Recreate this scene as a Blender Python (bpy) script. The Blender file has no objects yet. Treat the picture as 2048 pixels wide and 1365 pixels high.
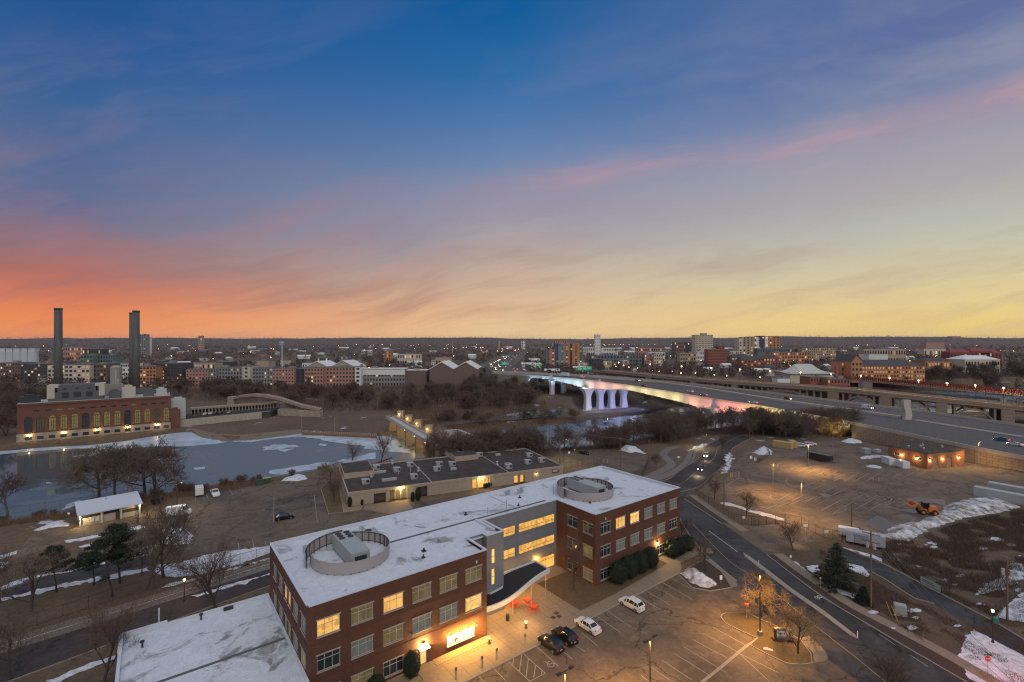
import bpy, bmesh, math, random
import numpy as np
from mathutils import Vector, Matrix

scene = bpy.context.scene
COL = scene.collection
R = math.radians
random.seed(7)
RNG = np.random.default_rng(7)

# ------------------------------------------------------------------ camera
CAM_H = 47.0          # metres above the parking lot
FOCAL = 950.0         # focal length in photo pixels (photo is 2048 wide)
cam_data = bpy.data.cameras.new("camera")
cam_data.sensor_width = 36.0
cam_data.lens = 36.0 * FOCAL / 2048.0
cam_data.clip_start = 0.5
cam_data.clip_end = 60000.0
camera = bpy.data.objects.new("camera", cam_data)
camera.location = (0, 0, CAM_H)
camera.rotation_euler = (R(90), 0, 0)
COL.objects.link(camera)
scene.camera = camera

# ------------------------------------------------------------------ render look
scene.view_settings.view_transform = 'Standard'
scene.view_settings.look = 'None'
scene.view_settings.exposure = 0.0
scene.view_settings.gamma = 1.0
scene.cycles.use_denoising = True
scene.cycles.denoising_prefilter = 'NONE'
scene.cycles.pixel_filter_type = 'BLACKMAN_HARRIS'
scene.cycles.filter_width = 1.2
scene.cycles.max_bounces = 4
scene.cycles.diffuse_bounces = 2
scene.cycles.glossy_bounces = 2
scene.cycles.transparent_max_bounces = 4
scene.cycles.sample_clamp_indirect = 3.0

# ------------------------------------------------------------------ dusk sky
def lin(r, g=None, b=None):
    if g is None:
        r, g, b = r
    f = lambda c: (c / 255.0) / 12.92 if c / 255.0 <= 0.04045 else (((c / 255.0) + 0.055) / 1.055) ** 2.4
    return (f(r), f(g), f(b), 1.0)

world = bpy.data.worlds.new("World")
scene.world = world
world.use_nodes = True

class NT:
    """small helper for writing node trees"""
    def __init__(s, tree):
        s.t = tree; s.n = tree.nodes; s.l = tree.links
    def new(s, kind, **kw):
        n = s.n.new(kind)
        for k, v in kw.items():
            setattr(n, k, v)
        return n
    def put(s, sock, v):
        if isinstance(v, bpy.types.NodeSocket):
            s.l.new(v, sock)
        else:
            sock.default_value = v
    def math(s, op, a, b=0.0, clamp=False):
        n = s.new('ShaderNodeMath', operation=op, use_clamp=clamp)
        s.put(n.inputs[0], a); s.put(n.inputs[1], b)
        return n.outputs[0]
    def mix(s, f, a, b, mode='MIX'):
        n = s.new('ShaderNodeMix', data_type='RGBA', blend_type=mode)
        s.put(n.inputs[0], f); s.put(n.inputs[6], a); s.put(n.inputs[7], b)
        return n.outputs[2]
    def ramp(s, f, stops, interp='LINEAR'):
        n = s.new('ShaderNodeValToRGB')
        cr = n.color_ramp; cr.interpolation = interp
        while len(cr.elements) > 1:
            cr.elements.remove(cr.elements[-1])
        cr.elements[0].position = stops[0][0]; cr.elements[0].color = stops[0][1]
        for p, c in stops[1:]:
            e = cr.elements.new(p); e.color = c
        s.put(n.inputs[0], f)
        return n.outputs[0]
    def noise(s, vec, scale, detail=3.0, rough=0.5, dist=0.0):
        n = s.new('ShaderNodeTexNoise')
        s.put(n.inputs['Vector'], vec); n.inputs['Scale'].default_value = scale
        n.inputs['Detail'].default_value = detail; n.inputs['Roughness'].default_value = rough
        n.inputs['Distortion'].default_value = dist
        return n.outputs[0]
    def comb(s, x, y, z):
        n = s.new('ShaderNodeCombineXYZ')
        s.put(n.inputs[0], x); s.put(n.inputs[1], y); s.put(n.inputs[2], z)
        return n.outputs[0]
    def sep(s, v):
        n = s.new('ShaderNodeSeparateXYZ'); s.put(n.inputs[0], v)
        return n.outputs

def g(v):
    return (v, v, v, 1.0)

def build_sky():
    t = world.node_tree
    t.nodes.clear()
    k = NT(t)
    tc = k.new('ShaderNodeTexCoord')
    x, y, z = k.sep(tc.outputs['Generated'])
    az = k.math('ARCTAN2', x, y)                                   # 0 straight ahead, + to the right
    el = k.math('ARCSINE', z)                                      # radians above the horizon
    h = k.math('DIVIDE', el, 1.5708, clamp=True)                   # 0 horizon .. 1 zenith
    def deg(d): return d / 90.0
    left = k.ramp(h, [(0, lin(246, 154, 88)), (deg(2.5), lin(237, 137, 82)), (deg(4.4), lin(206, 120, 94)),
                      (deg(6.1), lin(164, 108, 106)), (deg(8), lin(138, 112, 122)), (deg(10), lin(120, 114, 138)), (deg(12), lin(102, 110, 146)),
                      (deg(16), lin(78, 106, 150)), (deg(21), lin(58, 98, 150)), (deg(28), lin(36, 84, 146)), (1, lin(28, 74, 130))])
    mid = k.ramp(h, [(0, lin(246, 210, 150)), (deg(1.6), lin(236, 202, 154)), (deg(3.7), lin(225, 192, 152)), (deg(7.9), lin(201, 182, 162)),
                     (deg(10.9), lin(180, 169, 163)), (deg(13.7), lin(164, 159, 168)), (deg(16.5), lin(146, 150, 171)), (deg(20.3), lin(113, 136, 173)),
                     (deg(24.5), lin(84, 122, 172)), (deg(29), lin(48, 108, 165)), (deg(35), lin(12, 92, 154)), (1, lin(0, 66, 128))])
    right = k.ramp(h, [(0, lin(246, 212, 126)), (deg(1.6), lin(243, 210, 126)), (deg(3.5), lin(234, 210, 142)), (deg(6.1), lin(215, 206, 162)),
                       (deg(8.7), lin(196, 196, 174)), (deg(11.2), lin(182, 185, 178)), (deg(14), lin(170, 168, 172)), (deg(17), lin(160, 158, 172)),
                       (deg(20), lin(138, 142, 168)), (deg(22.6), lin(116, 128, 164)), (deg(26), lin(96, 112, 158)), (1, lin(50, 86, 140))])
    fl = k.math('MULTIPLY', k.math('SUBTRACT', 0.0, az), 1.35, clamp=True)
    fr = k.math('MULTIPLY', az, 1.35, clamp=True)
    base = k.mix(fl, mid, left)
    base = k.mix(fr, base, right)
    # thin streaked cloud: stretched along a line that climbs to the right
    yy = k.math('MAXIMUM', y, 0.25)
    gx = k.math('DIVIDE', x, yy); gz = k.math('DIVIDE', z, yy)
    sh = k.math('SUBTRACT', gz, k.math('MULTIPLY', gx, 0.17))
    wob = k.noise(k.comb(gx, gz, 3.1), 1.6, 3, .5)
    sh2 = k.math('ADD', sh, k.math('MULTIPLY', k.math('SUBTRACT', wob, 0.5), 0.16))
    v = k.comb(k.math('MULTIPLY', gx, 1.1), k.math('MULTIPLY', sh2, 6.5), 0.0)
    n1 = k.noise(v, 1.7, 7, .55, .5)
    v2 = k.comb(k.math('MULTIPLY', gx, 2.2), k.math('MULTIPLY', sh2, 15.0), 5.0)
    n2 = k.noise(v2, 1.4, 6, .6, .3)
    c1 = k.ramp(n1, [(0.43, g(0)), (0.66, g(1))])
    c2 = k.ramp(n2, [(0.48, g(0)), (0.72, g(1))])
    band = k.ramp(h, [(0, g(.25)), (deg(4), g(.75)), (deg(10), g(.5)), (deg(16), g(.16)), (deg(22), g(0.0))])
    pink = k.mix(fr, lin(206, 124, 98), lin(212, 182, 162))
    f1 = k.math('MULTIPLY', k.math('MULTIPLY', c1, band), 0.5)
    base = k.mix(f1, base, pink)
    grey = k.mix(fr, lin(140, 108, 112), lin(176, 160, 146))
    f2 = k.math('MULTIPLY', k.math('MULTIPLY', c2, band), 0.62)
    base = k.mix(f2, base, grey)
    n5 = k.noise(k.comb(k.math('MULTIPLY', gx, .9), k.math('MULTIPLY', sh2, 2.6), 2.0), 2.1, 6, .6, .4)
    f3 = k.math('MULTIPLY', k.ramp(n5, [(.45, g(0)), (.70, g(1))]), k.ramp(h, [(deg(6), g(0)), (deg(13), g(.48)), (deg(26), g(.24)), (deg(36), g(.05))]))
    base = k.mix(f3, base, k.mix(fr, lin(142, 130, 154), lin(184, 178, 178)))
    # the long salmon streak that crosses the right half
    line = k.math('ADD', k.math('MULTIPLY', k.math('SUBTRACT', gx, 0.0), 0.19), 0.315)
    dd = k.math('ABSOLUTE', k.math('SUBTRACT', k.math('ADD', gz, k.math('MULTIPLY', k.math('SUBTRACT', wob, .5), .10)), line))
    st = k.ramp(dd, [(0.0, g(1)), (0.018, g(.75)), (0.05, g(0))])
    fade = k.ramp(k.math('ADD', k.math('MULTIPLY', gx, .5), .5), [(0.38, g(0)), (0.56, g(.45)), (0.75, g(.6)), (1, g(1))])
    st = k.math('MULTIPLY', k.math('MULTIPLY', st, fade), k.math('ADD', 0.35, c2))
    st = k.math('MULTIPLY', st, 0.6, clamp=True)
    base = k.mix(st, base, lin(212, 156, 154))
    # unseen sky behind the viewer and overhead, brightened to light the scene
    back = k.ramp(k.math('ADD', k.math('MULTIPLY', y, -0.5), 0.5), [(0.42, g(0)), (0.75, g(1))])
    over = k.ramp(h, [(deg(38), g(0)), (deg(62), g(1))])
    base = k.mix(back, base, BACK_FILL)
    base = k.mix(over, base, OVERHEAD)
    # below the horizon: dark earth tone
    dn = k.ramp(k.math('ADD', k.math('MULTIPLY', z, 10.0), 0.5, ), [(0.35, g(1)), (0.48, g(0))])
    base = k.mix(dn, base, lin(60, 56, 60))
    bg = k.new('ShaderNodeBackground')
    k.put(bg.inputs[0], base); bg.inputs[1].default_value = 1.0
    out = k.new('ShaderNodeOutputWorld')
    t.links.new(bg.outputs[0], out.inputs[0])

BACK_FILL = (0.58, 0.56, 0.57, 1)
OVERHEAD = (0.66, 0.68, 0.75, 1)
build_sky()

sun_data = bpy.data.lights.new("sun", 'SUN')
sun_data.energy = 0.75
sun_data.angle = R(25)
sun_data.color = (1.0, 0.93, 0.88)
sun = bpy.data.objects.new("sun", sun_data)
sun.rotation_euler = (R(50), 0, R(28))
COL.objects.link(sun)

# ------------------------------------------------------------------ helpers
def at(px, py, z=0.0):
    """ground position whose view direction passes the photo point, at height z"""
    d = FOCAL * (CAM_H - z) / (py - 682.0)
    return Vector(((px - 1024.0) * d / FOCAL, d, z))

def at_depth(px, py, d):
    return Vector(((px - 1024.0) * d / FOCAL, d, CAM_H - (py - 682.0) * d / FOCAL))

def tag(o, label=None, cat=None, group=None, kind=None):
    if label: o['label'] = label
    if cat: o['category'] = cat
    if group: o['group'] = group
    if kind: o['kind'] = kind
    return o

def thing(name, label, cat, loc=(0, 0, 0), rz=0.0, group=None):
    o = bpy.data.objects.new(name, None)
    o.empty_display_size = 0.5
    COL.objects.link(o)
    o.location = loc; o.rotation_euler = (0, 0, rz)
    return tag(o, label, cat, group)

def structure(o):
    o['kind'] = 'structure'
    return o

class MB:
    def __init__(s):
        s.v = []; s.f = []; s.mi = []
    def add(s, vs, fs, m=0):
        o = len(s.v)
        s.v += [tuple(p) for p in vs]
        for f in fs:
            s.f.append(tuple(i + o for i in f)); s.mi.append(m)
        return s
    def box(s, x0, x1, y0, y1, z0, z1, m=0):
        vs = [(x0, y0, z0), (x1, y0, z0), (x1, y1, z0), (x0, y1, z0), (x0, y0, z1), (x1, y0, z1), (x1, y1, z1), (x0, y1, z1)]
        return s.add(vs, [(0, 3, 2, 1), (4, 5, 6, 7), (0, 1, 5, 4), (1, 2, 6, 5), (2, 3, 7, 6), (3, 0, 4, 7)], m)
    def prism(s, poly, z0, z1, m=0):
        n = len(poly)
        a = sum(poly[i][0] * poly[(i + 1) % n][1] - poly[(i + 1) % n][0] * poly[i][1] for i in range(n))
        if a < 0: poly = poly[::-1]
        vs = [(p[0], p[1], z0) for p in poly] + [(p[0], p[1], z1) for p in poly]
        fs = [tuple(range(n - 1, -1, -1)), tuple(range(n, 2 * n))]
        fs += [(i, (i + 1) % n, n + (i + 1) % n, n + i) for i in range(n)]
        return s.add(vs, fs, m)
    def cyl(s, cx, cy, r, z0, z1, n=12, r2=None, m=0, cap=True):
        r2 = r if r2 is None else r2
        vs = [(cx + r * math.cos(2 * math.pi * i / n), cy + r * math.sin(2 * math.pi * i / n), z0) for i in range(n)]
        vs += [(cx + r2 * math.cos(2 * math.pi * i / n), cy + r2 * math.sin(2 * math.pi * i / n), z1) for i in range(n)]
        fs = [(i, (i + 1) % n, n + (i + 1) % n, n + i) for i in range(n)]
        if cap: fs += [tuple(range(n - 1, -1, -1)), tuple(range(n, 2 * n))]
        return s.add(vs, fs, m)
    def bar(s, a, b, w, h=None, m=0):
        """square bar from a to b"""
        a = Vector(a); b = Vector(b); h = w if h is None else h
        d = (b - a)
        if d.length < 1e-6: return s
        d.normalize()
        up = Vector((0, 0, 1)) if abs(d.z) < 0.95 else Vector((0, 1, 0))
        sx = d.cross(up).normalized(); sy = sx.cross(d).normalized()
        vs = []
        for p in (a, b):
            for i, j in ((-1, -1), (1, -1), (1, 1), (-1, 1)):
                vs.append(p + sx * (i * w / 2) + sy * (j * h / 2))
        return s.add(vs, [(0, 1, 2, 3), (7, 6, 5, 4), (0, 4, 5, 1), (1, 5, 6, 2), (2, 6, 7, 3), (3, 7, 4, 0)], m)
    def tube(s, pts, r, n=6, m=0, r2=None):
        pts = [Vector(p) for p in pts]; k = len(pts)
        rings = []
        for i, p in enumerate(pts):
            d = (pts[min(i + 1, k - 1)] - pts[max(i - 1, 0)]).normalized()
            up = Vector((0, 0, 1)) if abs(d.z) < 0.95 else Vector((0, 1, 0))
            sx = d.cross(up).normalized(); sy = sx.cross(d).normalized()
            rr = r if r2 is None else r + (r2 - r) * i / max(1, k - 1)
            rings += [p + sx * rr * math.cos(2 * math.pi * j / n) + sy * rr * math.sin(2 * math.pi * j / n) for j in range(n)]
        fs = []
        for i in range(k - 1):
            for j in range(n):
                fs.append((i * n + j, i * n + (j + 1) % n, (i + 1) * n + (j + 1) % n, (i + 1) * n + j))
        fs += [tuple(range(n - 1, -1, -1)), tuple(range((k - 1) * n, k * n))]
        return s.add(rings, fs, m)
    def sphere(s, c, r, n=10, k=6, m=0, sz=1.0):
        vs = []; fs = []
        for i in range(k + 1):
            a = -math.pi / 2 + math.pi * i / k
            for j in range(n):
                b = 2 * math.pi * j / n
                vs.append((c[0] + r * math.cos(a) * math.cos(b), c[1] + r * math.cos(a) * math.sin(b), c[2] + r * sz * math.sin(a)))
        for i in range(k):
            for j in range(n):
                fs.append((i * n + j, i * n + (j + 1) % n, (i + 1) * n + (j + 1) % n, (i + 1) * n + j))
        return s.add(vs, fs, m)
    def data(s, name, mats, smooth=False):
        me = bpy.data.meshes.new(name)
        me.from_pydata(s.v, [], s.f)
        if not isinstance(mats, (list, tuple)): mats = [mats]
        for m in mats: me.materials.append(m)
        if len(mats) > 1: me.polygons.foreach_set('material_index', s.mi)
        if smooth: me.polygons.foreach_set('use_smooth', [True] * len(me.polygons))
        me.update()
        return me
    def build(s, name, mats, parent=None, smooth=False, bevel=0.0, loc=None, rz=None):
        me = s.data(name, mats, smooth)
        return link(name, me, parent, bevel, loc, rz)

def link(name, me, parent=None, bevel=0.0, loc=None, rz=None):
    o = bpy.data.objects.new(name, me)
    COL.objects.link(o)
    if parent is not None: o.parent = parent
    if loc is not None: o.location = loc
    if rz is not None: o.rotation_euler = (0, 0, rz)
    if bevel:
        b = o.modifiers.new('bevel', 'BEVEL'); b.width = bevel; b.segments = 2; b.limit_method = 'ANGLE'; b.angle_limit = R(40)
    return o

KIDS = {}
def copy_tree(o, parent=None, label=None):
    c = o.copy(); COL.objects.link(c)
    if parent is not None:
        c.parent = parent
    for ch in list(o.children):
        copy_tree(ch, c)
    if label: c['label'] = label
    return c

# ------------------------------------------------------------------ materials
MATS = {}
def mat(name, col, rough=0.8, var=0.0, vscale=1.0, bump=0.0, bscale=20.0, metal=0.0, emit=None, estr=0.0,
        col2=None, spec=0.5, stretch=None, world_space=False):
    if name in MATS: return MATS[name]
    m = bpy.data.materials.new(name); m.use_nodes = True
    k = NT(m.node_tree); b = m.node_tree.nodes['Principled BSDF']
    c = (col[0], col[1], col[2], 1)
    b.inputs['Base Color'].default_value = c
    b.inputs['Roughness'].default_value = rough
    b.inputs['Metallic'].default_value = metal
    b.inputs['Specular IOR Level'].default_value = spec
    if var or bump or col2:
        if world_space:
            vec = k.new('ShaderNodeNewGeometry').outputs['Position']
        else:
            vec = k.new('ShaderNodeTexCoord').outputs['Object']
        if stretch:
            mp = k.new('ShaderNodeMapping'); k.put(mp.inputs[0], vec); mp.inputs['Scale'].default_value = stretch
            vec = mp.outputs[0]
        if var or col2:
            n = k.noise(vec, vscale, 6, .62)
            if col2:
                f = k.ramp(n, [(0.38, g(0)), (0.62, g(1))])
                cc = k.mix(f, c, (col2[0], col2[1], col2[2], 1))
            else:
                cc = c
            if var:
                n2 = k.noise(vec, vscale * 4.3, 5, .65)
                v = k.math('ADD', k.math('MULTIPLY', k.math('SUBTRACT', n2, .5), var * 3.0), 1.0)
                cc = k.mix(1.0, cc, k.comb(v, v, v), 'MULTIPLY')
            k.put(b.inputs['Base Color'], cc)
        if bump:
            bn = k.new('ShaderNodeBump'); bn.inputs['Strength'].default_value = bump; bn.inputs['Distance'].default_value = 0.05
            k.put(bn.inputs['Height'], k.noise(vec, bscale, 4, .6))
            k.put(b.inputs['Normal'], bn.outputs[0])
    if emit:
        b.inputs['Emission Color'].default_value = (emit[0], emit[1], emit[2], 1)
        b.inputs['Emission Strength'].default_value = estr
    MATS[name] = m
    return m

def brick_mat(name, c1, c2, mortar, bw=0.24, bh=0.08, var=0.25, ms=0.012, scale=1.0):
    if name in MATS: return MATS[name]
    m = bpy.data.materials.new(name); m.use_nodes = True
    k = NT(m.node_tree); b = m.node_tree.nodes['Principled BSDF']
    o = k.new('ShaderNodeTexCoord').outputs['Object']
    x, y, z = k.sep(o)
    v = k.comb(k.math('ADD', x, y), z, 0.0)
    t = k.new('ShaderNodeTexBrick')
    k.put(t.inputs['Vector'], v)
    t.inputs['Color1'].default_value = (*c1, 1); t.inputs['Color2'].default_value = (*c2, 1); t.inputs['Mortar'].default_value = (*mortar, 1)
    t.inputs['Scale'].default_value = 1.0; t.inputs['Brick Width'].default_value = bw * scale; t.inputs['Row Height'].default_value = bh * scale
    t.inputs['Mortar Size'].default_value = ms * scale; t.inputs['Mortar Smooth'].default_value = 0.3
    n = k.noise(o, 0.35, 5, .6)
    f = k.math('ADD', k.math('MULTIPLY', k.math('SUBTRACT', n, .5), var * 2), 1.0)
    n3 = k.noise(o, 5.0, 4, .7)
    f = k.math('MULTIPLY', f, k.math('ADD', k.math('MULTIPLY', k.math('SUBTRACT', n3, .5), var * 1.6), 1.0))
    k.put(b.inputs['Base Color'], k.mix(1.0, t.outputs[0], k.comb(f, f, f), 'MULTIPLY'))
    b.inputs['Roughness'].default_value = 0.88
    MATS[name] = m
    return m

def lit_mat(name, col, strength, contrast=1.0, scale=1.2):
    """a lit room seen through glass: uneven warm light, furniture-like darker blocks"""
    if name in MATS: return MATS[name]
    m = bpy.data.materials.new(name); m.use_nodes = True
    k = NT(m.node_tree); b = m.node_tree.nodes['Principled BSDF']
    o = k.new('ShaderNodeTexCoord').outputs['Object']
    oi = k.new('ShaderNodeObjectInfo').outputs['Random']
    add = k.new('ShaderNodeVectorMath', operation='ADD')
    k.put(add.inputs[0], o); k.put(add.inputs[1], k.comb(k.math('MULTIPLY', oi, 37.0), 0.0, k.math('MULTIPLY', oi, 11.0)))
    vo = k.new('ShaderNodeTexVoronoi', distance='CHEBYCHEV'); k.put(vo.inputs['Vector'], add.outputs[0]); vo.inputs['Scale'].default_value = scale
    n = k.noise(add.outputs[0], scale * 1.6, 4, .6)
    f = k.math('ADD', k.math('MULTIPLY', k.sep(vo.outputs['Color'])[0], 0.55 * contrast), k.math('MULTIPLY', n, 0.9))
    e = k.mix(f, (col[0] * .35, col[1] * .25, col[2] * .15, 1), (*col, 1))
    k.put(b.inputs['Emission Color'], e)
    b.inputs['Emission Strength'].default_value = strength
    b.inputs['Base Color'].default_value = (.05, .045, .04, 1); b.inputs['Roughness'].default_value = 0.12
    MATS[name] = m
    return m
# ------------------------------------------------------------------ terrain
Z_POOL, Z_RIVER, Z_LOW = -5.0, -12.0, -3.6

def px_poly(pts, z=0.0):
    return np.array([[at(a, b, z).x, at(a, b, z).y] for a, b in pts])

POOL = px_poly([(-700, 1010), (0, 905), (35, 899), (170, 893), (250, 884), (345, 868), (384, 865), (407, 877), (452, 883), (520, 878),
                (560, 872), (597, 867), (680, 872), (751, 875), (777, 872), (792, 877), (808, 890), (830, 900), (840, 916), (800, 922), (760, 925), (700, 930), (640, 940), (560, 952),
                (500, 960), (432, 968), (343, 985), (250, 1000), (162, 1018), (60, 1040), (0, 1050), (-700, 1250)], Z_POOL)
RIVER = px_poly([(900, 905), (905, 880), (930, 866), (1023, 856), (1101, 848), (1180, 838), (1282, 828), (1320, 818), (1420, 805),
                 (1560, 795), (2600, 745), (2600, 800), (1620, 838), (1500, 860), (1400, 872), (1330, 882), (1270, 890), (1180, 905), (1100, 925), (1020, 930), (930, 935)], Z_RIVER)
PIERS = px_poly([(1158, 828), (1275, 822), (1296, 812), (1262, 808), (1158, 813)], -11.8)
FLATS = px_poly([(880, 842), (990, 832), (1060, 822), (1110, 818), (1135, 820), (1100, 830), (1040, 837), (960, 842), (890, 850)], -9.0)
LOW = px_poly([(-1500, 1170), (-300, 1075), (0, 1052), (130, 1030), (300, 998), (400, 984), (470, 974), (560, 966), (640, 952), (680, 938), (800, 930), (880, 915),
               (960, 905), (1060, 900), (1180, 896), (1260, 886), (1330, 874), (1400, 860), (1500, 852), (1560, 850), (1640, 852), (1690, 850), (2500, 800),
               (2600, 765), (1700, 757), (1300, 760), (1040, 768), (900, 775), (700, 780), (500, 782), (330, 785), (200, 790), (0, 795), (-300, 800), (-1500, 815)], 0.0)

def sdist(px, py, poly):
    """signed distance to a polygon, positive inside"""
    n = len(poly)
    d2 = np.full(px.shape, 1e18); inside = np.zeros(px.shape, bool)
    for i in range(n):
        ax, ay = poly[i]; bx, by = poly[(i + 1) % n]
        ex, ey = bx - ax, by - ay
        wx, wy = px - ax, py - ay
        t = np.clip((wx * ex + wy * ey) / (ex * ex + ey * ey + 1e-12), 0, 1)
        d2 = np.minimum(d2, (wx - ex * t) ** 2 + (wy - ey * t) ** 2)
        c = (ay > py) != (by > py)
        with np.errstate(divide='ignore', invalid='ignore'):
            xi = ax + (py - ay) / (by - ay + 1e-30) * ex
        inside ^= c & (px < xi)
    d = np.sqrt(d2)
    return np.where(inside, d, -d)

def sstep(x, a, b):
    t = np.clip((x - a) / (b - a), 0, 1)
    return t * t * (3 - 2 * t)

def vnoise(x, y, scale, seed=0):
    """cheap smooth value noise"""
    x = np.asarray(x, float) / scale; y = np.asarray(y, float) / scale
    xi = np.floor(x).astype(np.int64); yi = np.floor(y).astype(np.int64)
    fx = x - xi; fy = y - yi
    fx = fx * fx * (3 - 2 * fx); fy = fy * fy * (3 - 2 * fy)
    def h(a, b):
        v = (a * 374761393 + b * 668265263 + seed * 974634777) & 0xffffffff
        v = ((v ^ (v >> 13)) * 1274126177) & 0xffffffff
        v = v ^ (v >> 16)
        return (v & 0xffff) / 65535.0
    return (h(xi, yi) * (1 - fx) + h(xi + 1, yi) * fx) * (1 - fy) + (h(xi, yi + 1) * (1 - fx) + h(xi + 1, yi + 1) * fx) * fy

def ground_z(x, y):
    x = np.asarray(x, float); y = np.asarray(y, float)
    dl = sdist(x, y, LOW)
    near = y < 340 - 0.1 * x
    wide = np.where(y > 330, 55.0, 14.0)
    z = Z_LOW * sstep(dl, 0, wide)
    dr = sdist(x, y, RIVER)
    wr = np.where(y < 300, 20.0, 60.0)
    low2 = sstep(dr, -wr, 0.0)
    z = z + (Z_RIVER + 0.8 - z) * low2 * sstep(dl, -2, 10)
    z = np.where(dr > -1, np.minimum(z, Z_RIVER + 0.8 - 2.4 * sstep(dr, -1, 6)), z)
    df = sdist(x, y, FLATS)
    z = np.where(df > -10, z + (-9.6 - z) * sstep(df, -10, 4), z)
    dq = sdist(x, y, PIERS)
    z = np.where(dq > -9, z + (np.minimum(z, -11.9) - z) * sstep(dq, -8, 1), z)
    dp = sdist(x, y, POOL)
    z = np.where(dp > -7, z + (Z_POOL - 1.6 - z) * sstep(dp, -6, 1.5), z)
    # a gentle rise towards the bluffs and the far hills on the horizon
    rr = np.hypot(x, y)
    a = np.arctan2(x, y)
    hill = 46 + 44 * vnoise(a * 400, a * 0 + 3, 60, 3) + 22 * vnoise(a * 400, a * 0 + 9, 14, 5)
    hill += 22 * np.exp(-((a - 0.57) / 0.18) ** 2) + 14 * np.exp(-((a + 0.06) / 0.05) ** 2) + 10 * np.exp(-((a - 0.85) / .2) ** 2)
    z = z + (hill + 8 * vnoise(x, y, 380, 8)) * sstep(rr, 5200, 8200)
    z = z + sstep(rr, 700, 2500) * 3.0 * (vnoise(x, y, 400, 2) - .5)
    return z

def gz(x, y):
    return float(ground_z(np.array([x]), np.array([y]))[0])

def on(px, py, guess=0.0):
    """ground point seen at a photo point, on the real terrain"""
    z = guess
    for _ in range(12):
        p = at(px, py, z); z2 = gz(p.x, p.y)
        if abs(z2 - z) < 0.05: break
        z = 0.5 * z + 0.5 * z2
    p = at(px, py, z)
    return Vector((p.x, p.y, gz(p.x, p.y)))

def build_terrain():
    na, nr = 560, 640
    ang = np.linspace(R(-62), R(62), na)
    rad = np.concatenate([np.linspace(25, 120, 40), np.geomspace(121, 620, 400)[0:], np.geomspace(624, 15000, nr - 440)])
    nr2 = len(rad)
    A, RR = np.meshgrid(ang, rad, indexing='ij')
    X = RR * np.sin(A); Y = RR * np.cos(A)
    Z = ground_z(X, Y)
    co = np.stack([X, Y, Z], -1).reshape(-1, 3)
    i = np.arange(na - 1)[:, None]; j = np.arange(nr2 - 1)[None, :]
    a = i * nr2 + j
    F = np.stack([a, a + 1, a + nr2 + 1, a + nr2], -1).reshape(-1, 4)
    me = bpy.data.meshes.new('ground')
    me.vertices.add(len(co)); me.vertices.foreach_set('co', co.ravel())
    me.loops.add(F.size); me.loops.foreach_set('vertex_index', F[:, ::-1].ravel() if False else F.ravel())
    me.polygons.add(len(F)); me.polygons.foreach_set('loop_start', np.arange(0, F.size, 4)); me.polygons.foreach_set('loop_total', np.full(len(F), 4))
    me.polygons.foreach_set('use_smooth', [True] * len(F))
    me.update(calc_edges=True)
    me.materials.append(GROUND)
    o = link('ground', me); structure(o)
    # closing skirt behind and under the viewer
    m = MB(); m.add([(-400, -300, -.06), (400, -300, -.06), (400, 60, -.06), (-400, 60, -.06)], [(0, 1, 2, 3)])
    structure(m.build('ground_apron', GROUND))

def ground_material():
    m = bpy.data.materials.new('dry_ground'); m.use_nodes = True
    k = NT(m.node_tree); b = m.node_tree.nodes['Principled BSDF']
    pos = k.new('ShaderNodeNewGeometry').outputs['Position']
    n1 = k.noise(pos, 0.035, 6, .6); n2 = k.noise(pos, 0.6, 6, .7); n3 = k.noise(pos, 4.0, 4, .7)
    c = k.mix(k.ramp(n1, [(0.38, g(0)), (0.62, g(1))]), (0.105, 0.070, 0.042, 1), (0.150, 0.102, 0.058, 1))
    c = k.mix(k.ramp(n2, [(0.40, g(0)), (0.70, g(1))]), c, (0.060, 0.044, 0.032, 1))
    v = k.math('ADD', k.math('MULTIPLY', k.math('SUBTRACT', n3, .5), 2.2), 1.0)
    c = k.mix(1.0, c, k.comb(v, v, v), 'MULTIPLY')
    # thin leftover snow in a few hollows
    n4 = k.noise(pos, 0.055, 7, .68)
    c = k.mix(k.ramp(n4, [(0.635, g(0)), (0.66, g(1))]), c, (0.42, 0.45, 0.50, 1))
    k.put(b.inputs['Base Color'], c); b.inputs['Roughness'].default_value = .95
    bn = k.new('ShaderNodeBump'); bn.inputs['Strength'].default_value = .6; bn.inputs['Distance'].default_value = .15
    k.put(bn.inputs['Height'], n3); k.put(b.inputs['Normal'], bn.outputs[0])
    return m
GROUND = ground_material()
build_terrain()

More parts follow.
